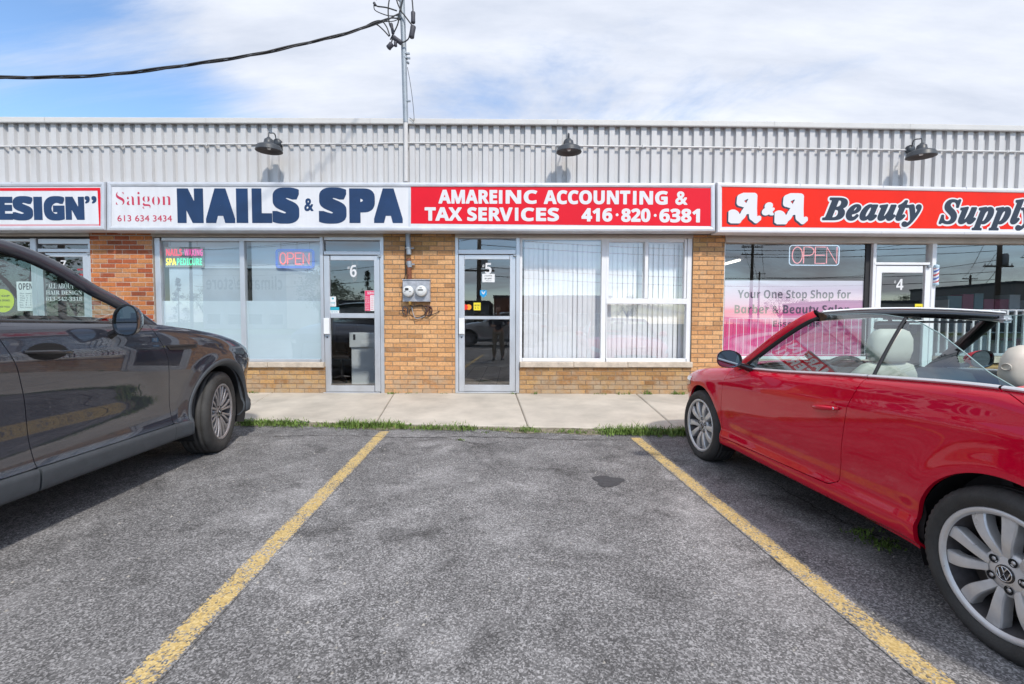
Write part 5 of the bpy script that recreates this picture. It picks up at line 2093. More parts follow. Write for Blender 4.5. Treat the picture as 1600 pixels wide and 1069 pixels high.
def panel(body, mb, Bt, Rt, Tp, Lf, n, m, side=1, mi=0, flange=0.022, lift=0.0, blend=0.5, mif=None):
    """Coons patch in (t, z) laid on the body; side +1 left, -1 right"""
    B, T_ = resample(Bt, n, blend), resample(Tp, n, blend)
    Rr, L = resample(Rt, m, 1), resample(Lf, m, 1)
    u = np.linspace(0, 1, n)[:, None, None]
    v = np.linspace(0, 1, m)[None, :, None]
    C = ((1 - v) * B[:, None] + v * T_[:, None] + (1 - u) * L[None] + u * Rr[None]
         - ((1 - u) * (1 - v) * B[0] + u * (1 - v) * B[-1] + (1 - u) * v * T_[0] + u * v * T_[-1]))
    P = np.zeros((n, m, 3))
    for i in range(n):
        for j in range(m):
            x, y, z = body.S(C[i, j, 0], C[i, j, 1], -lift)
            P[i, j] = (x, y * side, z)
    mb.grid(P, mi, True, flip=(side < 0))
    if flange:
        ring = [(i, 0) for i in range(n)] + [(n - 1, j) for j in range(1, m)] + [(i, m - 1) for i in range(n - 2, -1, -1)] + [(0, j) for j in range(m - 2, -1, -1)]
        G = np.zeros((len(ring), 2, 3))
        for k, (i, j) in enumerate(ring):
            G[k, 0] = P[i, j]
            x, y, z = body.S(C[i, j, 0], C[i, j, 1], flange)
            G[k, 1] = (x, y * side, z)
        mb.grid(G, mi if mif is None else mif, True, flip=(side > 0))
    return P


def ring_panel(body, mb, ws, wz, r, a0, a1, left, top, right, counts, m, side=1, mi=0, flange=0.022, lift=0.0, split=(140, 40)):
    """patch between a wheel arch and the outline round it: left leg (going up), top, right leg (going down), in (t, z)"""
    n1, n2, n3 = counts
    A = np.concatenate([np.linspace(a0, split[0], n1, endpoint=False), np.linspace(split[0], split[1], n2, endpoint=False), np.linspace(split[1], a1, n3)])
    I = np.array([(body.T(ws + r * math.cos(R(a))), wz + r * math.sin(R(a))) for a in A])
    O = np.concatenate([resample(left, n1 + 1, .9)[:-1], resample(top, n2 + 1, .5)[:-1], resample(right, n3, .9)])
    n = len(A)
    v = np.linspace(0, 1, m)
    P = np.zeros((n, m, 3))
    C = np.zeros((n, m, 2))
    for i in range(n):
        for j in range(m):
            C[i, j] = I[i] * (1 - v[j]) + O[i] * v[j]
            x, y, z = body.S(C[i, j, 0], C[i, j, 1], -lift)
            P[i, j] = (x, y * side, z)
    mb.grid(P, mi, True, flip=(side < 0))
    if flange:
        ring = [(i, 0) for i in range(n)] + [(n - 1, j) for j in range(1, m)] + [(i, m - 1) for i in range(n - 2, -1, -1)] + [(0, j) for j in range(m - 2, -1, -1)]
        G = np.zeros((len(ring), 2, 3))
        for k, (i, j) in enumerate(ring):
            G[k, 0] = P[i, j]
            x, y, z = body.S(C[i, j, 0], C[i, j, 1], flange)
            G[k, 1] = (x, y * side, z)
        mb.grid(G, mi, True, flip=(side > 0))
    return P


def lid(body, mb, t0, t1, n, m, crown, mi=0, power=2.0, drop=0.0, zoff=0.0, edge_in=0.004):
    """bonnet or boot lid between both top edges of the body"""
    rows = []
    for t in np.linspace(t0, t1, n):
        z = body.ztop(t)
        x, y, z = body.S(t, z)
        y = max(0, y - edge_in)
        row = []
        for v in np.linspace(-1, 1, 2 * m + 1):
            row.append((x + 0.0, v * y, z + zoff + crown(-x) * (1 - abs(v) ** power)))
        rows.append(row)
    mb.grid(rows, mi, True)
    return rows


def loft(mb, secs, n=24, mi=0, power=2.6, cap=True):
    """secs: (centre xyz, half-x, half-y); superellipse rings stacked"""
    rows = []
    for (c, a, b_) in secs:
        row = []
        for k in range(n + 1):
            t = 2 * math.pi * k / n
            cs, sn = math.cos(t), math.sin(t)
            row.append((c[0] + a * math.copysign(abs(cs) ** (2 / power), cs), c[1] + b_ * math.copysign(abs(sn) ** (2 / power), sn), c[2]))
        rows.append(row)
    mb.grid(rows, mi, True, flip=True)
    if cap:
        for r, fl in ((rows[0], False), (rows[-1], True)):
            mb.add(r[:-1], [tuple(range(n))] if fl else [tuple(reversed(range(n)))], mi, True)


def make_wheel(parent, center, side, Rt, Rr, wd, steer, style, rimmat, spin=0.0):
    """wheel part = rim with spokes; tyre, brake disc and cap are its sub-parts. Outward axis is +y on the left."""
    ax = Matrix.Rotation(R(-90), 4, 'X')
    rz = (0 if side > 0 else math.pi) + steer
    Mw = Matrix.Translation(center) @ Matrix.Rotation(rz, 4, 'Z')
    hw = wd / 2
    m = MB()
    # rim: lip, well, back
    m.lathe([(Rr + .006, hw - .022), (Rr + .010, hw - .012), (Rr + .004, hw - .006), (Rr - .010, hw - .010), (Rr - .016, hw - .02)], ax, 72, 0)
    m.lathe([(Rr - .016, hw - .02), (Rr - .022, hw - .05), (Rr - .035, hw - .09), (Rr - .038, -hw + .05), (Rr - .01, -hw + .02)], ax, 72, 1)
    rows_front = []

    def spoke(th0, th1, w0, w1, r0, r1, h0, h1, bow=0.0, thick=.04, twist=0.0):
        k = 16
        rows = []
        for i in range(k + 1):
            u = i / k
            r = r0 + (r1 - r0) * u
            th = th0 + (th1 - th0) * u + twist * math.sin(math.pi * u)
            w_ = w0 + (w1 - w0) * u ** 1.3
            h = h0 + (h1 - h0) * u + bow * math.sin(math.pi * u)
            cx_, cy_ = math.cos(th), math.sin(th)
            tx, ty = -cy_, cx_
            row = []
            for (a, q) in ((-.5, -thick), (-.5, -.010), (-.49, -.006), (-.42, 0), (-.2, .001), (.2, .001), (.42, 0), (.49, -.006), (.5, -.010), (.5, -thick)):
                row.append((r * cx_ + tx * a * w_, h + q, -(r * cy_ + ty * a * w_)))
            rows.append(row)
        m.grid(rows, 0, style != 'paired', flip=False)

    hub_h = hw - .035
    if style == 'paired':
        for k in range(5):
            c = k * 2 * math.pi / 5 + spin
            for sg in (-1, 1):
                spoke(c + sg * R(12), c + sg * R(15), .032, .060, .062, Rr - .012, hub_h, hw - .024, .012, .045, sg * R(3.5))
        # hub plate with lug pockets
        m.lathe([(.0, hub_h + .004), (.036, hub_h + .004), (.05, hub_h), (.082, hub_h - .002), (.088, hub_h - .012), (.088, hub_h - .05)], ax, 48, 0)
        for k in range(5):
            c = k * 2 * math.pi / 5 + spin + math.pi / 5
            cx_, cy_ = .058 * math.cos(c), .058 * math.sin(c)
            m.lathe([(.0165, .0025), (.0155, .0035), (.014, -.0), (0, -.002)], Matrix.Translation((cx_, hub_h + .001, -cy_)) @ ax, 18, 2)
            m.lathe([(.008, .003), (.008, .005), (.0, .0055)], Matrix.Translation((cx_, hub_h - .003, -cy_)) @ ax, 6, 0)
    else:
        for k in range(10):
            c = k * 2 * math.pi / 10 + spin
            for sg in (-1, 1):
                spoke(c + sg * R(5), c + sg * R(8.5), .020, .030, .058, Rr - .010, hub_h - .004, hw - .022, .008, .03)
        m.lathe([(.0, hub_h), (.03, hub_h), (.05, hub_h - .003), (.075, hub_h - .008), (.08, hub_h - .05)], ax, 40, 0)
        for k in range(5):
            c = k * 2 * math.pi / 5 + spin
            m.lathe([(.012, .002), (.010, .004), (0, .004)], Matrix.Translation((.055 * math.cos(c), hub_h - .003, -.055 * math.sin(c))) @ ax, 6, 2)
    # closing disc at the back, so one cannot look through
    m.lathe([(Rr - .03, -hw + .045), (0, -hw + .045)], ax, 40, 2)
    o = m.build('wheel', [rimmat, M['barrel'], M['gap']], parent)
    o.matrix_local = Mw
    # tyre
    t = MB()
    nseg = 120
    prof = [(Rr + .004, hw - .02), (Rr + .012, hw - .008), (Rr + (Rt - Rr) * .45, hw + .002), (Rr + (Rt - Rr) * .62, hw + .0015), (Rt - .022, hw - .006), (Rt - .008, hw - .018), (Rt - .001, hw - .034)]
    gw = .0055
    for gx in (hw * .52, hw * .18, -hw * .18, -hw * .52):
        prof += [(Rt, gx + gw), (Rt - .007, gx + gw * .7), (Rt - .007, gx - gw * .7), (Rt, gx - gw)]
    prof += [(Rt - .001, -hw + .034), (Rt - .008, -hw + .018), (Rt - .022, -hw + .006), (Rr + (Rt - Rr) * .5, -hw), (Rr + .012, -hw + .008), (Rr + .004, -hw + .02)]
    vs_, fs = [], []
    k = len(prof)
    for i, (r, h) in enumerate(prof):
        for j in range(nseg):
            a = 2 * math.pi * j / nseg
            rr = r
            if 4 <= i <= 6 or k - 7 < i < k - 3:
                rr = r - (.005 if j % 2 else 0)
            x, y = rr * math.cos(a), rr * math.sin(a)
            if y < -(Rt - .010):                      # flat where it stands
                y = -(Rt - .010)
            vs_.append((x, h, y))
    for i in range(k - 1):
        for j in range(nseg):
            a, b_ = i * nseg + j, i * nseg + (j + 1) % nseg
            fs.append((a, b_, b_ + nseg, a + nseg))
    t.add(vs_, fs, 0, True)
    ty = t.build('tyre', M['tyre'], o)
    # raised bands on the sidewall
    d = MB()
    d.lathe([(0, hw - .085), (Rr * .72, hw - .085), (Rr * .72, hw - .10)], ax, 48)
    d.build('brake_disc', M['disc'], o)
    e = MB()
    hc = hub_h + .004
    if style == 'paired':
        e.lathe([(.033, hc - .002), (.033, hc + .003), (.029, hc + .0045), (.0285, hc + .0035), (0, hc + .0035)], ax, 36, 1)
        q = lambda x, z: (x * .0255, hc + .0052, z * .0255)
        e.tube([(.0265 * math.cos(a / 20 * math.pi), hc + .0052, .0265 * math.sin(a / 20 * math.pi)) for a in range(41)], .0022, 6, 0, False)
        e.tube([q(-.36, .92), q(0, .12), q(.36, .92)], .0028, 6, 0)
        e.tube([q(-.88, .48), q(-.42, -.80), q(0, .02), q(.42, -.80), q(.88, .48)], .0028, 6, 0)
    else:
        e.lathe([(.030, hc - .006), (.030, hc - .001), (.026, hc + .001), (0, hc + .002)], ax, 30, 1)
        e.tube([(.020 * math.cos(a / 12 * math.pi), hc + .0025, .015 * math.sin(a / 12 * math.pi)) for a in range(25)], .0016, 6, 0, False)
    e.build('hub_cap', [M['chrome'], M['gloss_black']], o)
    return o


def arch_pts(b, ws, wz, r, a0, a1, n=26):
    """arc over a wheel from angle a0 to a1 (degrees, 180 = towards the nose)"""
    return [(b.T(ws + r * math.cos(R(a))), wz + r * math.sin(R(a))) for a in np.linspace(a0, a1, n)]


def wheel_well(body, mb, ws, wz, r, side, yo, yi, mi=0):
    rows = []
    for a in np.linspace(-25, 205, 30):
        rows.append([(-(ws + r * math.cos(R(a))), side * y, max(.12, wz + r * math.sin(R(a)))) for y in (yo, yi)])
    mb.grid(rows, mi, True)
    rows = [[(-(ws + q * r * math.cos(R(a))), side * yi, max(.12, wz + q * r * math.sin(R(a)))) for q in (0, 1)] for a in np.linspace(-25, 205, 30)]
    mb.grid(rows, mi, False)


def make_mirror(parent, pos, side, size, paint, name='door_mirror'):
    """shell faces forward (+x), glass faces back"""
    wx, wy, wz = size
    m = MB()
    rows = []
    for u in np.linspace(0, 1, 11):
        r = math.cos(u * math.pi / 2) ** .55 if u < 1 else 0.0
        row = []
        for k in range(33):
            t = 2 * math.pi * k / 32
            cs, sn = math.cos(t), math.sin(t)
            y = wy * math.copysign(abs(cs) ** .72, cs) * r
            z = wz * math.copysign(abs(sn) ** .72, sn) * r
            row.append((wx * u, side * (y + .02 * (1 - u)), z - (.25 * wz * (abs(y) / wy) if z > 0 and y * 1 < 0 else 0)))
        rows.append(row)
    m.grid(rows, 0, True, flip=side < 0)
    base = [Vector(p) for p in rows[0][:-1]]
    cen = sum(base, Vector()) / len(base)
    inn = [cen + (p - cen) * .90 for p in base]
    inn2 = [q + Vector((.012, 0, 0)) for q in inn]
    n = len(base)
    for r0, r1 in ((base, inn), (inn, inn2)):
        m.add([*r0, *r1], [(i, (i + 1) % n, n + (i + 1) % n, n + i) for i in range(n)], 1)
    # foot to the door
    m.tube([(.03, -side * wy * .7, -wz * .7), (.035, -side * wy * 1.25, -wz * .95), (.03, -side * wy * 1.7, -wz * 1.15)], [.022, .026, .03], 10, 1)
    o = m.build(name, [paint, M['gloss_black']], parent)
    o.location = pos
    g = MB()
    g.add(inn2, [tuple(range(n)) if side < 0 else tuple(reversed(range(n)))], 0)
    gl = g.build('mirror_glass', M['mirror_glass'], o)
    return o


def handle(parent, body, t0, t1, z, side, mat, name='door_handle', cup=True, keyhole=False, zs=0.0):
    m = MB()
    k = 14
    path, rad = [], []
    for i in range(k + 1):
        u = i / k
        t = t0 + (t1 - t0) * u
        x, y, zz = body.S(t, z + zs * u)
        off = .030 * math.sin(math.pi * min(1, max(0, u))) ** .45
        path.append((x, side * (y + off), zz))
        rad.append(.0125 * (.75 + .35 * math.sin(math.pi * u)))
    m.tube(path, rad, 12)
    o = m.build(name, mat, parent)
    if cup:
        c = MB()
        rows = []
        tc, w_, h_ = t0 + (t1 - t0) * .52, (t1 - t0) * .44, .050
        for r in np.linspace(0, 1, 7):
            row = []
            for a in range(29):
                th = 2 * math.pi * a / 28
                tt, z_ = tc + w_ * r * math.cos(th), z + zs * .5 + .004 + h_ * r * math.sin(th)
                x, y, zz = body.S(tt, z_, .0)
                row.append((x, side * (y + .0016 - .0 * (1 - r * r)), zz))
            rows.append(row)
        c.grid(rows, 0, True, flip=side < 0)
        cc = c.build('handle_cup', M['gap'] if mat is not M['red_paint'] else M['red_paint'], o)
    if keyhole:
        x, y, zz = body.S(t1 - .012, z + zs)
        c = MB()
        c.lathe([(.008, 0), (.007, .003), (0, .003)], Matrix.Translation((x, side * (y + .022), zz)) @ Matrix.Rotation(R(-90 * side), 4, 'X'), 14)
        c.build('keyhole', M['chrome'], o)
    return o


def make_seat(parent, x, y, zs, ztop, half, mat, head=True, name='seat', lean=.2, gap=.22):
    m = MB()
    # cushion
    loft(m, [((x + .28, y, zs - .12), .24, half), ((x + .28, y, zs - .02), .27, half + .01), ((x + .27, y, zs + .03), .25, half - .01), ((x + .27, y, zs + .045), .2, half - .05)], 28)
    z0, z1 = zs, ztop - (gap if head else 0)
    secs = []
    for u in np.linspace(0, 1, 10):
        wv = half * (1 - .12 * u - .30 * max(0, u - .82) / .18 * .8)
        dd = .075 - .02 * u - (.02 if u > .95 else 0)
        secs.append(((x - lean * u, y, z0 + (z1 - z0) * u), dd, wv))
    secs.append(((x - lean, y, z1 + .012), .02, half * .5))
    loft(m, secs, 30, 0, 2.8)
    o = m.build(name, mat, parent)
    if head:
        h = MB()
        zc = ztop - .10
        xx = x - lean - .01
        loft(h, [((xx, y, zc - .105), .03, .08), ((xx, y, zc - .095), .05, .115), ((xx, y, zc - .03), .058, .135), ((xx - .004, y, zc + .04), .055, .13), ((xx - .008, y, zc + .085), .042, .105), ((xx - .01, y, zc + .10), .02, .07)], 28, 0, 2.7)
        h.tube([(xx, y - .05, zc - .2), (xx, y - .05, zc - .08)], .006, 8, 1)
        h.tube([(xx, y + .05, zc - .2), (xx, y + .05, zc - .08)], .006, 8, 1)
        h.build('headrest', [mat, M['chrome']], o)
    return o


def steering_wheel(parent, c, tilt):
    m = MB()
    Mx = Matrix.Translation(c) @ Matrix.Rotation(tilt, 4, 'Y')
    m.tube([Mx @ Vector((0, .18 * math.cos(a / 18 * math.pi), .18 * math.sin(a / 18 * math.pi))) for a in range(37)], .014, 8, 0, False)
    m.tube([Mx @ Vector((0, -.17, .0)), Mx @ Vector((.03, 0, 0)), Mx @ Vector((0, .17, 0))], [.012, .035, .012], 8)
    m.tube([Mx @ Vector((.03, 0, 0)), Mx @ Vector((.35, 0, .02))], .03, 8)
    return m.build('steering_wheel', M['cabin'], parent)


def strip_along(body, mb, t0, t1, n, side, dz, dy, r, flat=1.0, mi=0):
    rows = []
    for t in np.linspace(t0, t1, n):
        x, y, z = body.S(t, body.ztop(t))
        row = []
        for k in range(9):
            a = 2 * math.pi * k / 8
            row.append((x, side * (y + dy + r * math.cos(a)), z + dz + r * flat * math.sin(a)))
        rows.append(row)
    mb.grid(rows, mi, True, flip=side > 0)


def car_place(o, front_long, lateral):
    """front axle at front_long metres down the lot axis, body centre at lateral"""
    p = LN * lateral + LD * front_long
    o.location = (p.x, p.y, 0.0)
    o.rotation_euler = (0, 0, R(90) + LOT_RZ)


# ================================================================== red convertible
def build_convertible():
    car = thing('convertible_car', 'glossy red open convertible with cream seats parked on the right', 'car')
    WB, RA, RW = 2.528, .362, .322
    st = []
    def sect(zb, zs, zt, inn=0.0, sq=1.0):
        return [(zb, .085 + inn), (zb + .035, .030 + inn), (zb + .10, .022 + inn), (zb + .155, .036 + inn), (.47, .020 + inn), (.60, .004 + inn),
                (zs - .03, .0 + inn), (zs + .015, .014 + inn), (zt - .025, .050 * sq + inn), (zt, .085 * sq + inn)]
    for s, zb, zs, zt, inn in ((-.86, .20, .655, .70, .0), (-.6, .20, .685, .755, 0), (-.2, .20, .725, .815, .0), (.15, .205, .765, .855, 0), (.5, .21, .79, .89, 0), (1.1, .218, .815, .925, 0),
                               (1.8, .225, .845, .975, 0), (2.45, .235, .865, 1.005, 0), (2.9, .24, .86, .995, 0), (3.3, .25, .84, .975, 0), (3.5, .27, .82, .95, 0)):
        st.append((s, sect(zb, zs, zt, inn)))
    plan = [(-.87, 0), (-.862, .22), (-.825, .45), (-.72, .66), (-.5, .795), (-.2, .858), (.2, .884), (.8, .894), (1.5, .895), (2.2, .895), (2.7, .885), (3.05, .85), (3.3, .77), (3.45, .58), (3.5, .28), (3.505, 0)]
    b = Body(plan, st, [(0, .32), (WB, .32)], .012, RA + .01)
    T = b.T
    g = .0022
    body = MB()
    inner = MB()
    doors = {}
    # seams as (s, z)
    fs = [(.375, .24), (.380, .45), (.40, .65), (.425, .80), (.45, .884)]
    rs = [(1.62, .335), (1.68, .37), (1.715, .48), (1.735, .62), (1.765, .80), (1.80, .94), (1.81, .975)]
    ztp = lambda s: b.ztop(T(s))
    TZ = lambda pts, ds=0: [(T(s + ds), z) for s, z in pts]
    for side in (1, -1):
        # front wing and bumper half: outline from under the nose, up the middle, along the top, down the shut line
        top = [(t, b.ztop(t)) for t in np.linspace(b.tmin, T(.45 - g), 40)]
        left = [(b.tmin, z) for z in np.linspace(.20, b.ztop(b.tmin), 8)]
        right = ([(T(.375 - g), .208)] + TZ(fs, -g))[::-1]
        right[0] = (T(.45 - g), ztp(.45 - g))
        body = MB()
        ring_panel(b, body, 0, .32, RA, 199, -17, left, top, right, (26, 40, 30), 26, side, split=(150, 62))
        body.build('front_wing', M['red_paint'], car)
        # rear quarter: up the door's rear shut line, along belt and boot lid, down behind
        left = [(T(1.60), .225), (T(1.60), .28), (T(1.60), .330)] + TZ(rs, g)
        left[-1] = (T(1.81 + g), ztp(1.81 + g))
        top = [(t, b.ztop(t)) for t in np.linspace(T(1.81 + g), T(2.44), 14)] + [(T(2.50), .985), (T(2.56), .955), (T(2.66), .925), (T(2.85), .905), (T(3.15), .89), (b.tmax, .865)]
        right = [(b.tmax, z) for z in np.linspace(.865, .26, 8)]
        body = MB()
        ring_panel(b, body, WB, .32, RA, 197, -12, left, top, right, (44, 46, 24), 34, side, split=(118, 30))
        body.build('rear_quarter', M['red_paint'], car)
        body = MB()
        lowz = .225
        # rocker under the door
        top = [(T(.378), .292), (T(1.0), .312), (T(1.60), .330)]
        bot = [(T(.378), .209), (T(1.0), .216), (T(1.60), lowz)]
        panel(b, body, bot, [bot[-1], top[-1]], top, [bot[0], top[0]], 30, 8, side)
        body.build('sill', M['red_paint'], car)
        inner = MB()
        # door skin
        d = MB()
        dfs = [(s, z) for s, z in fs if z > .29]
        lf = [(T(.378 + g), .297)] + TZ(dfs, g)
        lf[-1] = (T(.45 + g), ztp(.45 + g))
        rt = [(T(1.585), .335), (T(1.62), .340)] + TZ(rs[1:], -g)
        rt[-1] = (T(1.81 - g), ztp(1.81 - g))
        bot = [(T(.378 + g), .297), (T(1.0), .317), (T(1.585), .335)]
        top = [(t, b.ztop(t)) for t in np.linspace(T(.45 + g), T(1.81 - g), 24)]
        panel(b, d, bot, rt, top, lf, 48, 34, side)
        dr = d.build('door', M['red_paint'], car)
        handle(dr, b, T(1.515), T(1.705), .765, side, M['red_paint'], cup=True, keyhole=(side > 0), zs=.022)
        doors[side] = dr
        # dark backing behind the shut lines, and the wheel wells
        panel(b, inner, [(T(.37), .215), (T(2.19), .23)], [(T(2.19), .23), (T(2.19), .96)], [(t, b.ztop(t) - .01) for t in np.linspace(T(.37), T(2.19), 10)], [(T(.37), .215), (T(.37), .86)], 26, 14, side, 0, 0, -.026)
        wheel_well(b, inner, 0, .32, RA + .012, side, .845, .52)
        wheel_well(b, inner, WB, .32, RA + .012, side, .845, .52)
        inner.build('inner_panel', M['gap'], car)
    # boot and roof-stowage lid: cap plus the two shoulders
    deck = MB()
    for side in (1, -1):
        bot = [(T(2.445), ztp(2.445) - .003), (T(2.50), .988), (T(2.563), .959), (T(2.663), .929), (T(2.85), .909), (T(3.15), .894), (b.tmax, .869)]
        top = [(t, b.ztop(t)) for t in np.linspace(T(2.447), b.tmax, 24)]
        panel(b, deck, bot, [bot[-1], top[-1]], top, [bot[0], top[0]], 34, 8, side, 0, 0)
    lid(b, deck, T(2.447), b.tmax, 40, 10, lambda s: .055, 0, 2.4, 0, 0, 0)
    dk = deck.build('boot_lid', M['red_paint'], car)
    bon = MB()
    lid(b, bon, b.tmin + .02, T(.44), 54, 12, lambda s: float(np.interp(s, [-.87, -.5, 0, .44], [.015, .05, .075, .07])), 0, 2.3, 0, .001)
    bo = bon.build('bonnet', M['red_paint'], car)
    # underside
    u = MB().box(-3.2, .45, -.62, .62, .19, .26)
    u.build('underbody', M['gap'], car)
    # lamps, grille, plate recess
    for side in (1, -1):
        m = MB()
        bot = [(T(-.74), .60), (T(-.5), .615), (T(-.28), .66)]
        top = [(T(-.70), .675), (T(-.5), .715), (T(-.30), .735)]
        panel(b, m, bot, [bot[-1], top[-1]], top, [bot[0], top[0]], 18, 8, side, 0, .0, .004)
        m.build('headlight', M['lamp_glass'], car)
        m = MB()
        bot = [(T(3.12), .70), (T(3.45), .69)]
        top = [(T(3.12), .84), (T(3.45), .83)]
        panel(b, m, bot, [bot[-1], top[-1]], top, [bot[0], top[0]], 16, 8, side, 0, .0, .004)
        m.build('tail_light', M['tail'], car)
        m = MB()
        bot = [(b.tmin, .25), (T(-.80), .25)]
        top = [(b.tmin, .58), (T(-.83), .56)]
        panel(b, m, bot, [bot[-1], top[-1]], top, [bot[0], top[0]], 16, 8, side, 0, .0, .004)
        m.build('grille', M['gloss_black'], car)
    m = MB().box(-3.515, -3.50, -.26, .26, .62, .74)
    m.build('number_plate', M['paper'], car)
    # bright belt strip
    for side in (1, -1):
        m = MB()
        strip_along(b, m, T(.66), T(1.808), 30, side, .004, .004, .0135, .72)
        m.build('belt_strip', M['bright'], doors[side])
        m = MB()
        strip_along(b, m, T(1.813), T(2.44), 16, side, .004, .004, .0135, .72)
        strip_along(b, m, T(2.45), T(3.2), 20, side, .004, .004, .0135, .72)
        m.build('belt_strip', M['bright'], car)
        # inner door capping and card
        rows = []
        for t in np.linspace(T(.46), T(2.44), 30):
            x, y, z = b.S(t, b.ztop(t))
            rows.append([(x, side * y, z), (x, side * (y - .03), z + .002), (x, side * (y - .075), z - .008), (x, side * (y - .09), z - .04), (x, side * (y - .10), z - .25), (x, side * (y - .09), .28)])
        m = MB()
        m.grid(rows, 0, True, flip=side < 0)
        m.build('door_card', M['cabin'], car)
    # cabin floor, bulkheads, dashboard, cowl
    m = MB().box(-2.46, -.30, -.72, .72, .26, .30)
    m.box(-2.47, -2.43, -.78, .78, .28, .985)
    m.box(-.40, -.30, -.78, .78, .28, .86)
    m.box(-1.9, -.6, -.11, .11, .30, .52, 0, .03)
    m.build('cabin_tub', M['cabin'], car)
    m = MB()
    rows = []
    for yv in np.linspace(-.79, .79, 25):
        hump = .045 * math.exp(-((yv - .36) / .17) ** 2)
        rows.append([(-.36, yv, .885), (-.55, yv, .905 + hump * .3), (-.75, yv, .915 + hump), (-.92, yv, .895 + hump), (-.98, yv, .84), (-.95, yv, .70), (-.88, yv, .5)])
    m.grid(rows, 0, True)
    m.build('dashboard', M['cabin'], car)
    m = MB()
    rows = []
    for yv in np.linspace(-.80, .80, 21):
        q = (yv / .80) ** 2
        rows.append([(-.425 + .0 * q, yv, .935 - .06 * abs(yv / .8) ** 2.3), (-.33 - .28 * q, yv, .925 - .03 * q)])
    rows = [[(-.40, yv, .925 - .045 * (abs(yv) / .8) ** 2.3), (-.52 - .10 * (yv / .8) ** 2, yv, .935 - .035 * (abs(yv) / .8) ** 2)] for yv in np.linspace(-.8, .8, 21)]
    m.grid(rows, 0, True)
    m.build('cowl', M['rubber'], car)
    # windscreen: glass, pillars, header
    ppath = [(-.50, .815, .875), (-.66, .785, .985), (-.84, .742, 1.115), (-1.0, .695, 1.225), (-1.10, .655, 1.290), (-1.145, .620, 1.318)]
    pil = catmull(ppath, 6)
    rows = []
    for i, p in enumerate(pil):
        v = i / (len(pil) - 1)
        row = []
        for yv in np.linspace(-1, 1, 17):
            bulge = (1 - yv * yv)
            row.append((p[0] + bulge * (.085 - .03 * v), yv * (p[1] - .01), p[2] + bulge * (.055 * (1 - v) + .022 * v)))
        rows.append(row)
    m = MB()
    m.grid(rows, 0, True, flip=True)
    m.build('windscreen', M['screen_glass'], car)
    for side in (1, -1):
        m = MB()
        R_ = []
        for i, p in enumerate(pil):
            v = i / (len(pil) - 1)
            w_ = .036 - .006 * v
            row = []
            for k in range(13):
                a = 2 * math.pi * k / 12
                # long axis lies along the car, red skin outside, black lining inside
                row.append((p[0] + .040 * math.cos(a) * .8, side * (p[1] + .024 * math.sin(a)), p[2] + .030 * math.cos(a)))
            R_.append(row)
        m.grid(R_, 0, True, flip=side < 0)
        mi = []
        nn = len(m.f)
        for fi, f in enumerate(m.f):
            c = np.mean([m.v[q] for q in f], 0)
            k = fi % 12
            a = 2 * math.pi * (k + .5) / 12
            if math.sin(a) * 1 < .15 and True:
                m.m[fi] = 1
            if math.cos(a) < -.55:
                m.m[fi] = 1
        m.build('windscreen_pillar', [M['red_paint'], M['rubber']], car)
        # small fixed corner and seal at the foot of the pillar
        m = MB()
        rows = []
        for u in np.linspace(0, 1, 8):
            x = -.60 - .16 * u
            zt_ = .945 + .115 * u
            row = []
            for v in np.linspace(0, 1, 4):
                zl = ztp(.60 + .16 * u) + .004
                z = zl + (max(zl, zt_ - .02) - zl) * v
                row.append((x, side * (.815 - (z - .9) * .32), z))
            rows.append(row)
        m.grid(rows, 0, True, flip=side > 0)
        m.build('mirror_sail', M['gloss_black'], car)
    m = MB()
    rows = []
    for yv in np.linspace(-1, 1, 29):
        q = 1 - yv * yv
        x0 = -1.12 + .055 * q
        z0 = 1.318 + .028 * q
        y = yv * .632
        rows.append([(x0 + .055, y, z0 - .028), (x0 + .03, y, z0 + .004), (x0 - .02, y, z0 + .014), (x0 - .085, y, z0 + .008), (x0 - .125, y, z0 - .012), (x0 - .12, y, z0 - .03), (x0 - .06, y, z0 - .048), (x0 + .02, y, z0 - .046), (x0 + .055, y, z0 - .028)])
    m.grid(rows, 0, True)
    for r in (rows[0], rows[-1]):
        m.add(r[:-1], [tuple(range(len(r) - 1))], 0)
    hd = m.build('windscreen_header', M['gloss_black'], car)
    m = MB()
    m.tube([((r[3][0] + r[2][0]) / 2 - .03, r[3][1], r[3][2] + .008) for r in rows], .0065, 8)
    m.build('header_seal', M['alu_white'], hd)
    for side in (-1,):
        m = MB()
        m.box(-1.262, -1.235, side * .585 - .03, side * .585 + .03, 1.265, 1.312, 0, .006)
        m.tube([(-1.262, side * .585 - .018, 1.287), (-1.268, side * .585 + .018, 1.287)], .010, 8)
        m.tube([(-1.2, side * .56, 1.29), (-1.275, side * .56, 1.285)], .008, 8)
        m.build('roof_latch', M['alu'], hd)
        m = MB()
        m.box(-1.15, -.99, side * .30 - .17, side * .30 + .17, 1.262, 1.277, 0, .006)
        m.build('sun_visor', M['cabin'], hd)
    m = MB()
    loft(m, [((-1.02, 0, 1.215), .012, .10), ((-1.025, 0, 1.225), .022, .125), ((-1.03, 0, 1.265), .022, .125), ((-1.03, 0, 1.275), .012, .10)], 24)
    m.tube([(-1.02, 0, 1.27), (-.99, 0, 1.325)], .012, 8)
    m.build('interior_mirror', M['gloss_black'], car)
    # side glass, wound up although the roof is down
    def gy(z, s):
        q = max(0, z - .90)
        return .822 - .43 * q - .22 * q * q
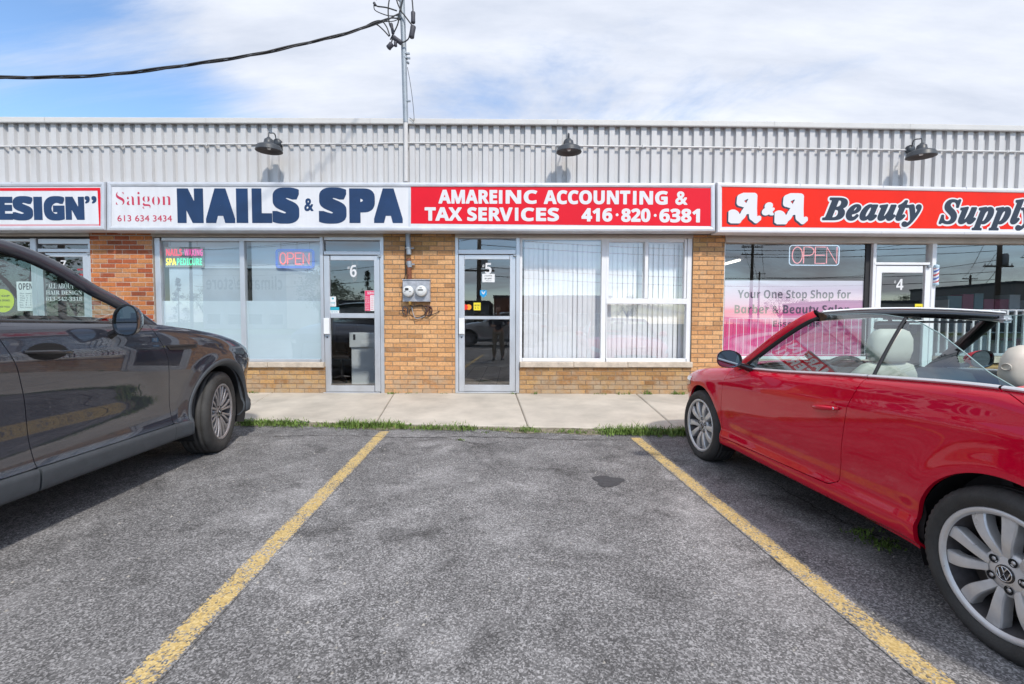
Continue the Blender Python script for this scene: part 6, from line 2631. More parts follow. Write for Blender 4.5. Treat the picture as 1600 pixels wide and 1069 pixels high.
    def glass(name, pts_bot, pts_top, n=22, m_=12):
        for side in (1, -1):
            B, T_ = resample(pts_bot, n, .5), resample(pts_top, n, .5)
            rows = []
            for i in range(n):
                row = []
                for v in np.linspace(0, 1, m_):
                    s, z = B[i] * (1 - v) + T_[i] * v
                    row.append((-s, side * gy(z, s), z))
                rows.append(row)
            mm_ = MB()
            mm_.grid(rows, 0, True, flip=side < 0)
            # polished free edge
            o = mm_.build(name, M['car_glass'], doors[side] if name == 'door_glass' else car)
            e = MB()
            e.tube([tuple(r[-1]) for r in rows], .0028, 6)
            e.build('glass_edge', M['glass_edge'], o)
    M['glass_edge'] = pmat('glass_edge', (0.30, 0.42, 0.42), 0.2)
    glass('door_glass', [(.62, .898), (1.2, .935), (1.795, .975)], [(.64, .935), (.80, 1.075), (.98, 1.205), (1.10, 1.288), (1.20, 1.312), (1.45, 1.318), (1.66, 1.308), (1.805, 1.288)], 34)
    glass('quarter_glass', [(1.812, .975), (2.1, .99), (2.44, 1.008)], [(1.825, 1.284), (1.92, 1.258), (2.05, 1.206), (2.20, 1.130), (2.34, 1.055), (2.45, 1.012)], 26)
    for side in (1, -1):
        m = MB()
        m.tube([(-1.806, side * (gy(z, 0) + .002), z) for z in np.linspace(.975, 1.288, 9)], .0085, 8)
        m.build('glass_seal', M['rubber'], doors[side])
        m = MB()
        m.tube([(-s, side * (gy(z, 0) - .004), z) for s, z in catmull([(.60, .90, 0), (.66, .95, 0), (.80, 1.07, 0), (.98, 1.20, 0), (1.10, 1.285, 0)], 5) for s, z in [(s, z)]] if False else
               [(-p[0], side * (gy(p[1], 0) + .004), p[1]) for p in catmull([(.63, .93, 0), (.80, 1.08, 0), (.98, 1.21, 0), (1.10, 1.293, 0), (1.16, 1.31, 0)], 5)], .0095, 8)
        m.build('pillar_seal', M['rubber'], doors[side])
        mr = make_mirror(doors[side], (-.74, side * .985, .985), side, (.105, .098, .068), M['red_paint'])
    # seats, rear headrests, wheel
    for y in (.37, -.37):
        make_seat(car, -1.22 if y > 0 else -1.48, y, .50, 1.225, .25, M['cream'])
    for y in (.42, -.42):
        make_seat(car, -2.07, y, .50, 1.165, .26, M['cream'], lean=.14, name='rear_seat', gap=.34)
    # little round emblem pressed into the side of the rear headrest
    steering_wheel(car, (-1.02, .37, .86), R(-24))
    # emblem is a raised oval ring on the outer face of the rear headrest
    for side in (1,):
        m = MB()
        m.tube([(-2.235 + .020 * math.cos(a / 12 * math.pi), side * .42 + .137, 1.07 + .014 * math.sin(a / 12 * math.pi)) for a in range(25)], .003, 6, 0, False)
        m.build('headrest_guide', M['cream'], car)
    # wheels
    for ws, sp in ((0, R(20)), (WB, R(-5))):
        for side in (1, -1):
            make_wheel(car, (-ws, side * .782, RW - .010), side, RW, .232, .225, R(2) if ws == 0 else 0, 'paired', M['alloy'], sp)
    m = MB()
    panel(b, m, [(T(2.86), .24), (T(3.2), .25)], [(T(3.2), .25), (T(3.2), .33)], [(T(2.86), .32), (T(3.2), .33)], [(T(2.86), .24), (T(2.86), .32)], 8, 4, 1, 0, 0, .003)
    m.build('mud_guard', M['rubber'], car)
    return car


car_red = build_convertible()
car_place(car_red, 4.15, 1.915 + .895)


# ================================================================== grey SUV
def build_suv(name, label, paint):
    car = thing(name, label, 'car')
    WB, RA, RW = 3.12, .455, .39
    WZC = .385
    st = []
    for s, zb, zs, zt, inn in ((-.88, .30, .80, .92, 0), (-.6, .28, .86, 1.0, 0), (-.3, .27, .93, 1.075, 0), (0, .262, .99, 1.135, 0), (.45, .258, 1.04, 1.195, 0), (.9, .256, 1.06, 1.235, 0), (1.5, .256, 1.07, 1.243, 0),
                               (2.2, .256, 1.08, 1.255, 0), (3.0, .258, 1.09, 1.275, .0), (3.6, .27, 1.09, 1.28, 0.01), (4.05, .30, 1.06, 1.24, .02)):
        st.append((s, [(zb, .075 + inn), (zb + .03, .018 + inn), (.385, .008 + inn), (.43, .030 + inn), (.56, .040 + inn), (.72, .026 + inn), (.86, .008 + inn),
                       (zs - .02, .0 + inn), (zs + .03, .008 + inn), (zt - .055, .024 + inn), (zt - .015, .045 + inn), (zt, .068 + inn)]))
    plan = [(-.88, 0), (-.872, .28), (-.835, .55), (-.745, .83), (-.54, .945), (-.2, .98), (.2, .985), (.8, .988), (1.6, .988), (2.6, .988), (3.2, .98), (3.6, .955), (3.88, .87), (4.02, .64), (4.06, .32), (4.065, 0)]
    b = Body(plan, st, [(0, WZC), (WB, WZC)], .020, RA + .05)
    T = b.T
    g = .0028
    ztp = lambda s: b.ztop(T(s))
    TZ = lambda pts, ds=0: [(T(s + ds), z) for s, z in pts]
    fs = [(.68, .415), (.69, .50), (.715, .70), (.755, .95), (.80, 1.05), (.88, 1.19), (.90, 1.23)]
    rs = [(1.82, .415), (1.84, .55), (1.875, .76), (1.93, 1.0), (1.99, 1.14), (2.03, 1.22), (2.04, 1.25)]
    rd = [(2.70, .60), (2.80, .78), (2.95, .92), (3.02, 1.05), (3.05, 1.20), (3.05, 1.27)]
    body, inner, clad = MB(), MB(), MB()
    for side in (1, -1):
        top = [(t, b.ztop(t)) for t in np.linspace(b.tmin, T(.90 - g), 40)]
        left = [(b.tmin, z) for z in np.linspace(.42, b.ztop(b.tmin), 8)]
        right = ([(T(.66), .412)] + TZ(fs, -g))[::-1]
        right[0] = (T(.90 - g), ztp(.90 - g))
        body, inner = MB(), MB()
        ring_panel(b, body, 0, WZC, RA + .05, 182, 3, left, top, right, (26, 40, 30), 26, side, split=(150, 62))
        body.build('front_wing', paint, car)
        body = MB()
        left = [(T(WB - RA - .10), .412)] + TZ(rd, g)
        left[-1] = (T(3.05 + g), ztp(3.05))
        top = [(t, b.ztop(t)) for t in np.linspace(T(3.05 + g), b.tmax, 30)]
        right = [(b.tmax, z) for z in np.linspace(b.ztop(b.tmax), .42, 8)]
        ring_panel(b, body, WB, WZC, RA + .05, 177, -2, left, top, right, (30, 30, 26), 26, side, split=(110, 40))
        body.build('rear_quarter', paint, car)
        # doors
        for nm, L0, R0, s0, s1 in (('front', fs, rs, .90, 2.04), ('rear', rs, rd, 2.04, 3.05)):
            d = MB()
            lf = TZ(L0, g)
            lf[-1] = (T(s0 + g), ztp(s0 + g))
            rt = TZ(R0, -g)
            rt[-1] = (T(s1 - g), ztp(s1 - g))
            if nm == 'rear':
                rt = [(T(2.60), .415), (T(2.63), .47)] + rt
                bot = [lf[0], (T(2.2), .415), rt[0]]
            else:
                bot = [lf[0], (T(1.2), .414), rt[0]]
            top = [(t, b.ztop(t)) for t in np.linspace(T(s0 + g), T(s1 - g), 24)]
            panel(b, d, bot, rt, top, lf, 44, 40, side)
            dr = d.build('door', paint, car)
            if nm == 'front':
                handle(dr, b, T(1.60), T(1.885), 1.066, side, M['gloss_black'] if paint is M['grey_paint'] else paint, cup=True, zs=.016)
                front_door = dr
            else:
                handle(dr, b, T(2.62), T(2.90), 1.083, side, M['gloss_black'] if paint is M['grey_paint'] else paint, cup=True, zs=.016)
            # lower cladding belongs to each door
            m = MB()
            a, c = (.685, 1.815) if nm == 'front' else (1.825, 2.60)
            bot = [(T(a + g), .262), (T(c - g), .262)]
            tp = [(T(a + g), .409), (T(c - g), .409)]
            panel(b, m, bot, [bot[-1], tp[-1]], tp, [bot[0], tp[0]], 20, 14, side, 0, .02, .008)
            m.build('door_cladding', M['clad'], dr)
            # window glass and its trims
            zl = lambda s: ztp(s) + .006
            def roofz(s):
                return float(np.interp(s, [.95, 1.05, 1.27, 1.44, 1.59, 1.75, 2.0, 2.4, 3.0, 3.5, 3.9], [1.24, 1.345, 1.455, 1.565, 1.632, 1.672, 1.69, 1.69, 1.665, 1.60, 1.45]))
            def gyy(z, s):
                return .915 - .36 * max(0, z - 1.24) - .25 * max(0, z - 1.24) ** 2
            if nm == 'front':
                sb, stp = [(1.02, zl(1.02)), (1.5, zl(1.5)), (2.00, zl(2.0))], [(1.03, 1.325), (1.27, 1.45), (1.44, 1.556), (1.59, 1.624), (1.75, 1.664), (2.02, 1.682)]
            else:
                sb, stp = [(2.09, zl(2.09)), (2.5, zl(2.5)), (3.00, zl(3.0))], [(2.10, 1.684), (2.4, 1.682), (2.7, 1.668), (2.98, 1.645)]
            B_, T_ = resample(sb, 24, .3), resample(stp, 24, .3)
            rows = []
            for i in range(24):
                rows.append([(-(B_[i] * (1 - v) + T_[i] * v)[0], side * gyy((B_[i] * (1 - v) + T_[i] * v)[1], 0), (B_[i] * (1 - v) + T_[i] * v)[1]) for v in np.linspace(0, 1, 12)])
            m = MB()
            m.grid(rows, 0, True, flip=side < 0)
            gl = m.build('door_glass', M['suv_glass'], dr)
            m = MB()
            edge = [r[-1] for r in rows]
            m.tube(edge, .013, 8)
            m.build('window_seal', M['rubber'], dr)
            m = MB()
            rows2 = []
            for t in np.linspace(T((.92 if nm == 'front' else 2.045)), T(2.035 if nm == 'front' else 3.045), 20):
                x, y, z = b.S(t, b.ztop(t))
                rows2.append([(x, side * y, z - .002), (x, side * (y + .004), z + .006), (x, side * (y - .004), z + .016), (x, side * (y - .03), z + .018)])
            m.grid(rows2, 0, True, flip=side > 0)
            m.build('belt_trim', M['gloss_black'], dr)
            if nm == 'front':
                m = MB()
                q = [(1.97, zl(1.97)), (2.09, zl(2.09)), (2.10, 1.684), (2.02, 1.684)]
                m.add([(-s, side * (gyy(z, 0) + .004), z) for s, z in q], [(0, 1, 2, 3) if side < 0 else (3, 2, 1, 0)])
                m.build('pillar_cover', M['gloss_black'], dr)
                m = MB()
                q = [(.90, zl(.90)), (1.04, zl(1.04)), (1.045, 1.34), (1.0, 1.315)]
                m.add([(-s, side * (gyy(z, 0) + .003), z) for s, z in q], [(0, 1, 2, 3) if side < 0 else (3, 2, 1, 0)])
                m.build('mirror_sail', M['gloss_black'], dr)
                make_mirror(dr, (-1.32, side * 1.075, 1.262), side, (.16, .085, .108), paint)
                # vent trim on the wing
                m = MB()
                bot = [(T(.405), 1.022), (T(.60), 1.018), (T(.745), 1.026)]
                tp = [(T(.385), 1.055), (T(.58), 1.062), (T(.775), 1.064)]
                panel(b, m, bot, [bot[-1], tp[-1]], tp, [bot[0], tp[0]], 16, 6, side, 0, .01, .007)
                m.build('wing_vent', M['rubber'], car)
                m = MB()
                bot = [(T(.43), 1.040), (T(.73), 1.041)]
                tp = [(T(.42), 1.050), (T(.745), 1.053)]
                panel(b, m, bot, [bot[-1], tp[-1]], tp, [bot[0], tp[0]], 12, 4, side, 0, .004, .010)
                m.build('vent_bar', M['gap'], car)
        # wheel arch cladding and the sill ends, bumper skirts
        for ws, segs in ((0, ((182, 3),)), (WB, ((177, -2),))):
            clad = MB()
            rows = []
            for a in np.linspace(196, -16, 60):
                row = []
                for q in (RA - .012, RA, RA + .03, RA + .052, RA + .058):
                    s, z = ws + q * math.cos(R(a)), max(.262, WZC + q * math.sin(R(a)))
                    x, y, zz = b.S(T(s), z, -.012 if q > RA else (.0 if q == RA else .03))
                    if q == RA + .058:
                        x, y, zz = b.S(T(s), z, .004)
                    row.append((x, side * y, zz))
                rows.append(row)
            clad.grid(rows, 0, True, flip=side < 0)
            clad.build('arch_cladding', M['clad'], car)
        for nmc, a, c in (('sill_end', RA + .045, .685), ('sill_end', 2.60, WB - RA - .045)):
            clad = MB()
            bot = [(T(a), .262), (T(c), .262)]
            tp = [(T(a), .409), (T(c), .409)]
            panel(b, clad, bot, [bot[-1], tp[-1]], tp, [bot[0], tp[0]], 10, 14, side, 0, .02, .008)
            clad.build(nmc, M['clad'], car)
        clad = MB()
        bot = [(b.tmin, .30), (T(-.5), .27), (T(-RA - .03), .264)]
        tp = [(b.tmin, .46), (T(-.5), .44), (T(-RA - .045), .42)]
        panel(b, clad, bot, [bot[-1], tp[-1]], tp, [bot[0], tp[0]], 20, 10, side, 0, .02, .004)
        clad.build('bumper_skirt', M['clad'], car)
        clad = MB()
        bot = [(T(WB + RA + .03), .264), (T(3.8), .28), (b.tmax, .30)]
        tp = [(T(WB + RA + .045), .42), (T(3.8), .44), (b.tmax, .46)]
        panel(b, clad, bot, [bot[-1], tp[-1]], tp, [bot[0], tp[0]], 20, 10, side, 0, .02, .004)
        clad.build('bumper_skirt', M['clad'], car)
        panel(b, inner, [(T(.62), .27), (T(2.58), .27)], [(T(2.58), .27), (T(2.58), 1.24)], [(t, b.ztop(t) - .01) for t in np.linspace(T(.62), T(2.58), 10)], [(T(.62), .27), (T(.62), 1.19)], 26, 14, side, 0, 0, -.03)
        wheel_well(b, inner, 0, WZC, RA - .008, side, .955, .56)
        wheel_well(b, inner, WB, WZC, RA - .008, side, .955, .56)
        inner.build('inner_panel', M['gap'], car)
        # lamps
        m = MB()
        bot = [(T(-.80), .80), (T(-.58), .82)]
        tp = [(T(-.80), .87), (T(-.50), .92)]
        panel(b, m, bot, [bot[-1], tp[-1]], tp, [bot[0], tp[0]], 16, 6, side, 0, 0, .004)
        m.build('headlight', M['lamp_glass'], car)
        m = MB()
        bot = [(T(3.72), .98), (T(4.02), .98)]
        tp = [(T(3.66), 1.10), (T(4.02), 1.10)]
        panel(b, m, bot, [bot[-1], tp[-1]], tp, [bot[0], tp[0]], 14, 6, side, 0, 0, .004)
        m.build('tail_light', M['tail'], car)
        m = MB()
        bot = [(b.tmin, .50), (T(-.82), .50)]
        tp = [(b.tmin, .82), (T(-.84), .80)]
        panel(b, m, bot, [bot[-1], tp[-1]], tp, [bot[0], tp[0]], 14, 8, side, 0, 0, .004)
        m.build('grille', M['gloss_black'], car)
        # pillars and roof rail: one swept piece from the scuttle to the tail
        path = catmull([(-.80, .905, 1.225), (-1.05, .872, 1.385), (-1.27, .845, 1.487), (-1.44, .805, 1.592), (-1.59, .768, 1.665), (-1.78, .735, 1.712), (-2.2, .712, 1.738), (-3.0, .70, 1.715), (-3.55, .70, 1.63), (-3.92, .74, 1.44), (-4.0, .82, 1.25)], 8)
        m = MB()
        rows = []
        for p in path:
            row = []
            for k in range(13):
                a = 2 * math.pi * k / 12
                row.append((p[0] + .025 * math.cos(a), side * (p[1] + .030 * math.sin(a)), p[2] - .018 + .036 * math.cos(a)))
            rows.append(row)
        m.grid(rows, 0, True, flip=side < 0)
        m.build('roof_pillar', paint, car)
        # rear side glass
        q = [(3.09, 1.29), (3.8, 1.30), (3.62, 1.56), (3.09, 1.645)]
        m = MB()
        m.add([(-s, side * (gyy(z, 0) + (-.05 if s > 3.5 else 0)), z) for s, z in q], [(0, 1, 2, 3) if side > 0 else (3, 2, 1, 0)])
        m.build('quarter_glass', M['suv_glass'], car)
        # door inner cards
        rows = []
        for t in np.linspace(T(.92), T(3.5), 26):
            x, y, z = b.S(t, b.ztop(t))
            rows.append([(x, side * (y - .028), z + .016), (x, side * (y - .06), z + .012), (x, side * (y - .10), z - .05), (x, side * (y - .11), .35)])
        m = MB()
        m.grid(rows, 0, True, flip=side < 0)
        m.build('door_card', M['cabin'], car)
    bon = MB()
    lid(b, bon, b.tmin + .02, T(.80), 54, 12, lambda s: float(np.interp(s, [-.88, -.5, 0, .8], [.012, .05, .07, .065])), 0, 2.4, 0, .001)
    bon.build('bonnet', paint, car)
    tl = MB()
    lid(b, tl, T(3.7), b.tmax, 16, 8, lambda s: .02, 0, 2.0)
    rows = []
    for v in np.linspace(0, 1, 9):
        x, z, h = -4.02 + .42 * v ** 1.3, 1.25 + .36 * v, .80 - .12 * v
        rows.append([(x - .04 * (1 - q * q), q * h, z) for q in np.linspace(-1, 1, 13)])
    tl.build('tailgate', paint, car)
    m = MB()
    m.grid(rows, 0, True)
    m.build('rear_window', M['suv_glass'], car)
    # windscreen and roof
    fp = [(-.86, .86, 1.245), (-1.05, .845, 1.372), (-1.27, .815, 1.476), (-1.44, .775, 1.582), (-1.59, .735, 1.66)]
    rows = []
    for i, p in enumerate(catmull(fp, 5)):
        rows.append([(p[0] + (1 - q * q) * .20, q * p[1], p[2] + (1 - q * q) * .045) for q in np.linspace(-1, 1, 17)])
    m = MB()
    m.grid(rows, 0, True, flip=True)
    m.build('windscreen', M['screen_glass'], car)
    rows = []
    for s, y, z in ((1.42, .73, 1.672), (1.60, .74, 1.70), (1.78, .735, 1.722), (2.2, .712, 1.745), (2.6, .705, 1.738), (3.0, .70, 1.72), (3.4, .70, 1.672), (3.62, .70, 1.615)):
        rows.append([(-s + (1 - q * q) * (.14 if s < 1.6 else 0), q * y, z + .045 * (1 - q * q)) for q in np.linspace(-1, 1, 15)])
    m = MB()
    m.grid(rows, 0, True)
    m.build('roof', paint, car)
    rows = [[(p[0], p[1], p[2] - .03) for p in r] for r in rows]
    m = MB()
    m.grid(rows, 0, True, flip=True)
    m.build('headlining', M['wall_in'], car)
    m = MB().box(-3.6, .40, -.66, .66, .24, .32)
    m.build('underbody', M['gap'], car)
    m = MB().box(-3.6, -.2, -.84, .84, .32, .36)
    m.box(-.95, -.3, -.80, .80, .36, 1.05)
    m.build('cabin_floor', M['cabin'], car)
    rows = [[(-.45, q, 1.20), (-.75, q, 1.225), (-1.0, q, 1.20 - .0 * q), (-1.12, q, 1.12), (-1.1, q, .9)] for q in np.linspace(-.82, .82, 9)]
    m = MB()
    m.grid(rows, 0, True)
    m.build('dashboard', M['cabin'], car)
    for y in (.40, -.40):
        make_seat(car, -1.62, y, .72, 1.52, .26, M['seat_dark'])
        make_seat(car, -2.55, y, .72, 1.46, .26, M['seat_dark'], name='rear_seat')
    steering_wheel(car, (-1.32, .40, 1.10), R(-24))
    for ws, stv in ((0, R(11)), (WB, 0)):
        for side in (1, -1):
            make_wheel(car, (-ws, side * (.838), RW - .010), side, RW, .262, .255, stv, 'multi', M['alloy_dark'], R(9))
    m = MB()
    m.tube(catmull([(-.95, -.55, 1.27), (-.62, -.35, 1.265), (-.55, .1, 1.275)], 5), .008, 6)
    m.build('wiper', M['rubber'], car)
    return car


M['suv_glass'] = glass_mat('suv_side_glass', (0.66, 0.80, 0.775), 1.9)
M['seat_dark'] = pmat('grey_seat_cloth', (0.10, 0.10, 0.105), 0.8)
car_suv = build_suv('grey_suv', 'dark grey SUV with matt wheel arch cladding, front wheel turned, parked on the left', M['grey_paint'])
car_place(car_suv, 4.55, -2.58 - .99)


# ================================================================== across the road: what the windows mirror
def sil(o, mat_from, mat_to):
    for s in o.material_slots:
        if s.material is mat_from:
            s.link = 'OBJECT'
            s.material = mat_to


def copy_repaint(o, m0, m1):
    c = copy_tree(o)
    stack = [c]
    while stack:
        q = stack.pop()
        if q.type == 'MESH':
            sil(q, m0, m1)
        stack += kids(q)
    return c


silver = copy_repaint(car_suv, M['grey_paint'], M['silver_paint'])
silver.name = 'silver_suv'
silver['label'] = 'silver SUV standing side-on across the aisle, mirrored in the glass of door 5'
silver.location = (-2.2, -9.6, 0)
silver.rotation_euler = (0, 0, R(180))

M['bark'] = pmat('bark', (0.09, 0.07, 0.05), 0.9, var=0.3, scale=6, bump=0.6, bscale=20)
M['leaf'] = pmat('tree_leaf', (0.045, 0.085, 0.022), 0.65, var=0.5, scale=0.9)
M['needle'] = pmat('spruce_needle', (0.022, 0.050, 0.028), 0.7, var=0.45, scale=1.2)


def make_tree(name, label, h, r, conifer=False, seed=0):
    rg = random.Random(seed)
    t = thing(name, label, 'tree', (0, 0, 0), 0, 'trees across the road')
    m = MB()
    if conifer:
        m.tube([(0, 0, 0), (.03, 0, h * .5), (0, 0, h * .98)], [.16, .10, .02], 8)
    else:
        m.tube([(0, 0, 0), (.05, 0, h * .25), (0, .05, h * .5)], [.22, .17, .10], 8)
        for k in range(7):
            a = rg.uniform(0, 6.28)
            m.tube([(0, 0, h * .28 + .1 * k), (r * .3 * math.cos(a), r * .3 * math.sin(a), h * .5 + .1 * k), (r * .65 * math.cos(a), r * .65 * math.sin(a), h * rg.uniform(.6, .85))], [.09, .06, .02], 6)
    m.build('trunk', M['bark'], t)
    m = MB()
    clumps = []
    for k in range(34):
        if conifer:
            z = h * rg.uniform(.08, 1.0)
            rr = r * (1 - z / h) * rg.uniform(.5, 1.05)
            a = rg.uniform(0, 6.28)
            clumps.append((rr * math.cos(a), rr * math.sin(a), z - .15 * rr, .25 + .45 * (1 - z / h)))
        else:
            a, e = rg.uniform(0, 6.28), rg.uniform(-.5, 1.4)
            rr = r * rg.uniform(.45, 1.0)
            clumps.append((rr * math.cos(a) * math.cos(e), rr * math.sin(a) * math.cos(e), h * .60 + h * .36 * math.sin(e), r * rg.uniform(.22, .38)))
    for (x, y, z, q) in clumps:
        for _ in range(46):
            dx, dy, dz = rg.gauss(0, .5) * q, rg.gauss(0, .5) * q, rg.gauss(0, .42) * q
            s = rg.uniform(.10, .20) * (1.15 if conifer else 1)
            a, b_ = rg.uniform(0, 6.28), rg.uniform(-1, 1)
            u = Vector((math.cos(a), math.sin(a), b_ * .6)).normalized() * s
            v = u.cross(Vector((rg.uniform(-1, 1), rg.uniform(-1, 1), 1))).normalized() * s * .7
            c = Vector((x + dx, y + dy, z + dz))
            m.add([c - u, c + v * .8, c + u, c - v * .8], [(0, 1, 2, 3)])
    m.build('crown', M['needle' if conifer else 'leaf'], t)
    return t


oak = make_tree('broadleaf_tree', 'rounded leafy tree across the road, only mirrored in the shop glass', 7.5, 3.1, False, 3)
spruce = make_tree('spruce_tree', 'pointed spruce across the road, only mirrored in the glass of door 6', 9.5, 2.2, True, 5)


def mirrored(px, L, py=None):
    """spot on the far side of the road that the shop glass shows at pixel px, at optical distance L"""
    return ((px - 800) / 720 * L, 2 * 7.37 - L)


first = {'o': True, 's': True}
for kind, px, L, sc_ in (('o', 520, 75, 1.0), ('o', 545, 82, .92), ('s', 575, 72, .95), ('o', 500, 68, 1.15), ('o', 1218, 88, .95), ('o', 1255, 95, .8), ('o', 1415, 80, .8), ('o', 1440, 90, .85),
                         ('o', 1500, 88, .9), ('o', 380, 85, .9), ('o', 320, 90, 1.0), ('s', 280, 80, .9), ('o', 200, 85, 1.0), ('o', 120, 88, 1.0), ('o', 1620, 90, .9), ('o', 1700, 95, 1.0), ('o', 690, 95, .85), ('o', 880, 98, .9), ('o', 980, 96, .9)):
    src = oak if kind == 'o' else spruce
    o = src if first[kind] else copy_tree(src)
    first[kind] = False
    x, y = mirrored(px, L)
    o.location = (x, y, -.02)
    o.rotation_euler = (0, 0, random.uniform(0, 6.28))
    o.scale = (sc_, sc_, sc_)
# unseen row of trees added on the left to darken the red car's reflections
for k in range(9):
    o = copy_tree(oak)
    o['label'] = 'unseen leafy tree in the row added far left to darken reflections'
    o['group'] = 'unseen trees added on the left for reflections'
    o.location = (-31 - random.uniform(0, 5), -16 + k * 4.6, -.02)
    o.rotation_euler = (0, 0, random.uniform(0, 6.28))
    s = random.uniform(.75, 1.05)
    o.scale = (s, s, s)
for k in range(8):
    o = copy_tree(oak)
    o['label'] = 'leafy tree in the row closing the far right end of the lot'
    o['group'] = 'trees at the right end of the lot'
    o.location = (34 + random.uniform(0, 5), -14 + k * 4.8, -.02)
    o.rotation_euler = (0, 0, random.uniform(0, 6.28))
    s = random.uniform(.7, 1.0)
    o.scale = (s, s, s)

M['pole_wood'] = pmat('weathered_pole', (0.10, 0.085, 0.07), 0.85, var=0.3, scale=5, stretch=(1, 1, .1))


def utility_pole(label, px, L, h, arms, transformer=False):
    x, y = mirrored(px, L)
    t = thing('utility_pole', label, 'utility pole', (x, y, 0))
    m = MB().tube([(0, 0, -.1), (.02, 0, h * .5), (.05, 0, h)], [.19, .165, .13], 10)
    m.build('pole', M['pole_wood'], t)
    for z in arms:
        m = MB().box(-1.15, 1.15, -.06, .06, z - .06, z + .06)
        m.build('crossarm', M['pole_wood'], t)
        for u in (-1.05, -.55, .55, 1.05):
            m = MB().lathe([(.03, 0), (.05, .06), (.03, .09), (.045, .13), (0, .17)], Matrix.Translation((u, 0, z + .06)), 10)
            m.build('insulator', M['cab_white'], t)
    if transformer:
        m = MB().lathe([(0, 0), (.24, 0), (.26, .04), (.26, .8), (.2, .9), (0, .92)], Matrix.Translation((.42, 0, h * .55)), 18)
        m.build('transformer', M['galv'], t)
    return t, Vector((x, y, 0))


poles = [utility_pole('thick utility pole with a transformer, mirrored in the right beauty supply window', 1555, 36, 10.5, (9.6, 8.4, 5.7), True),
         utility_pole('slim utility pole mirrored beside door 4', 1512, 70, 8.6, (8.0,)),
         utility_pole('utility pole mirrored left of the pink OPEN neon sign', 1172, 50, 10.4, (9.4, 8.6)),
         utility_pole('distant utility pole with one crossarm, mirrored above the pink poster', 1184, 85, 10.6, (10.2,)),
         utility_pole('utility pole mirrored in the upper glass of door 5', 748, 34, 9.5, (8.8, 5.0), True),
         utility_pole('utility pole at the left of the lot that carries the overhead service cable', 100, 26.74, 9.6, (9.0,)),
         utility_pole('utility pole far to the left across the road, mirrored beside the nail salon', 300, 52, 10.2, (9.4, 8.5))]


def wires(label, a, b_, zs_, sag):
    m = MB()
    A, B_ = poles[a][1], poles[b_][1]
    for (u, z) in zs_:
        P = []
        for i in range(17):
            q = i / 16
            p = A.lerp(B_, q)
            P.append((p.x + u, p.y, z - 4 * sag * q * (1 - q)))
        m.tube(P, .022, 5)
    o = m.build('power_lines', M['cable'])
    rebase(o, (A.x, A.y, zs_[0][1]))
    tag(o, label, 'power line')


wires('bundle of power lines between the door 5 pole and the transformer pole', 4, 0, [(-1, 9.0), (-.5, 9.0), (.5, 9.0), (1, 9.0), (0, 7.4), (0, 6.9), (.1, 5.3), (0, 4.7)], .7)
wires('bundle of power lines running left from the door 5 pole', 4, 6, [(-1, 9.2), (.5, 9.2), (0, 7.4), (.1, 6.4), (0, 5.2)], .7)
wires('bundle of power lines between two poles mirrored over the pink poster', 2, 3, [(-1, 9.6), (1, 9.6), (0, 8.8)], .4)
wires('bundle of power lines from the transformer pole to the pole over the pink poster', 0, 2, [(-1, 9.6), (1, 9.6), (0, 8.6), (0, 6.2)], .6)
wires('bundle of power lines from the transformer pole to the slim pole', 0, 1, [(-.8, 8.4), (.8, 8.4), (0, 5.6)], .5)


def far_building(name, label, x0, x1, y0, y1, h, mat, trim, win=6, sign=None):
    t = thing(name, label, 'building', ((x0 + x1) / 2, y1, 0))
    m = MB().box(x0, x1, y0, y1, 0, h)
    wb(m, 'wall', mat, t)
    m = MB().box(x0 - .1, x1 + .1, y0 - .1, y1 + .1, h, h + .35)
    wb(m, 'roof_edge', trim, t)
    n = win
    for i in range(n):
        a = x0 + (x1 - x0) * (i + .18) / n
        b_ = x0 + (x1 - x0) * (i + .82) / n
        m = MB().box(a, b_, y1 - .02, y1 + .03, .7, 2.4)
        f = wb(m, 'window', M['alu'], t)
        m = MB().box(a + .06, b_ - .06, y1 + .031, y1 + .034, .76, 2.34)
        wb(m, 'pane', M['gloss_black'], f)
    if sign:
        m = MB()
        V, Fc = glyphs(sign, 'sb')
        lo, hi = V.min(0), V.max(0)
        sx0, sx1, z0, z1 = x0 + .6, x1 - .6, h - 3.1, h - .9
        m.add([(sx1 - (v[0] - lo[0]) / (hi[0] - lo[0]) * (sx1 - sx0), y1 + .02, z0 + (v[1] - lo[1]) / (hi[1] - lo[1]) * (z1 - z0)) for v in V], [tuple(reversed(f)) for f in Fc])
        wb(m, 'wall_lettering', M['slate'], t)
    return t


far_building('brick_building', 'low red brown brick building across the road, mirrored in door 5', -2.4, 13.0, -60, -46, 4.4, pmat('red_brown_brick', (0.20, 0.075, 0.045), .85, var=.2, scale=2), M['slate'], 6)
far_building('dark_building', 'long low dark fronted building across the road, mirrored low in door 5', -22, -3.0, -58, -44, 3.6, pmat('dark_render', (0.13, 0.14, 0.16), .8, var=.15), M['slate'], 8)
far_building('store_building', 'tall white walled store across the road lettered climatile/store', -50, -36.5, -75, -60, 9.4, pmat('white_render', (0.55, 0.55, 0.54), .8, var=.08), M['slate'], 4, 'climatile/store')
far_building('grey_shed', 'grey metal shed across the road behind the transformer pole', 66, 84, -62, -46, 6.5, pmat('grey_shed_sheet', (0.22, 0.23, 0.25), .6, var=.1), M['slate'], 4)
far_building('white_building', 'white low building across the road, mirrored beside door 4', 38, 48, -50, -40, 3.6, pmat('pale_render', (0.5, 0.5, 0.5), .8, var=.1), M['slate'], 3)


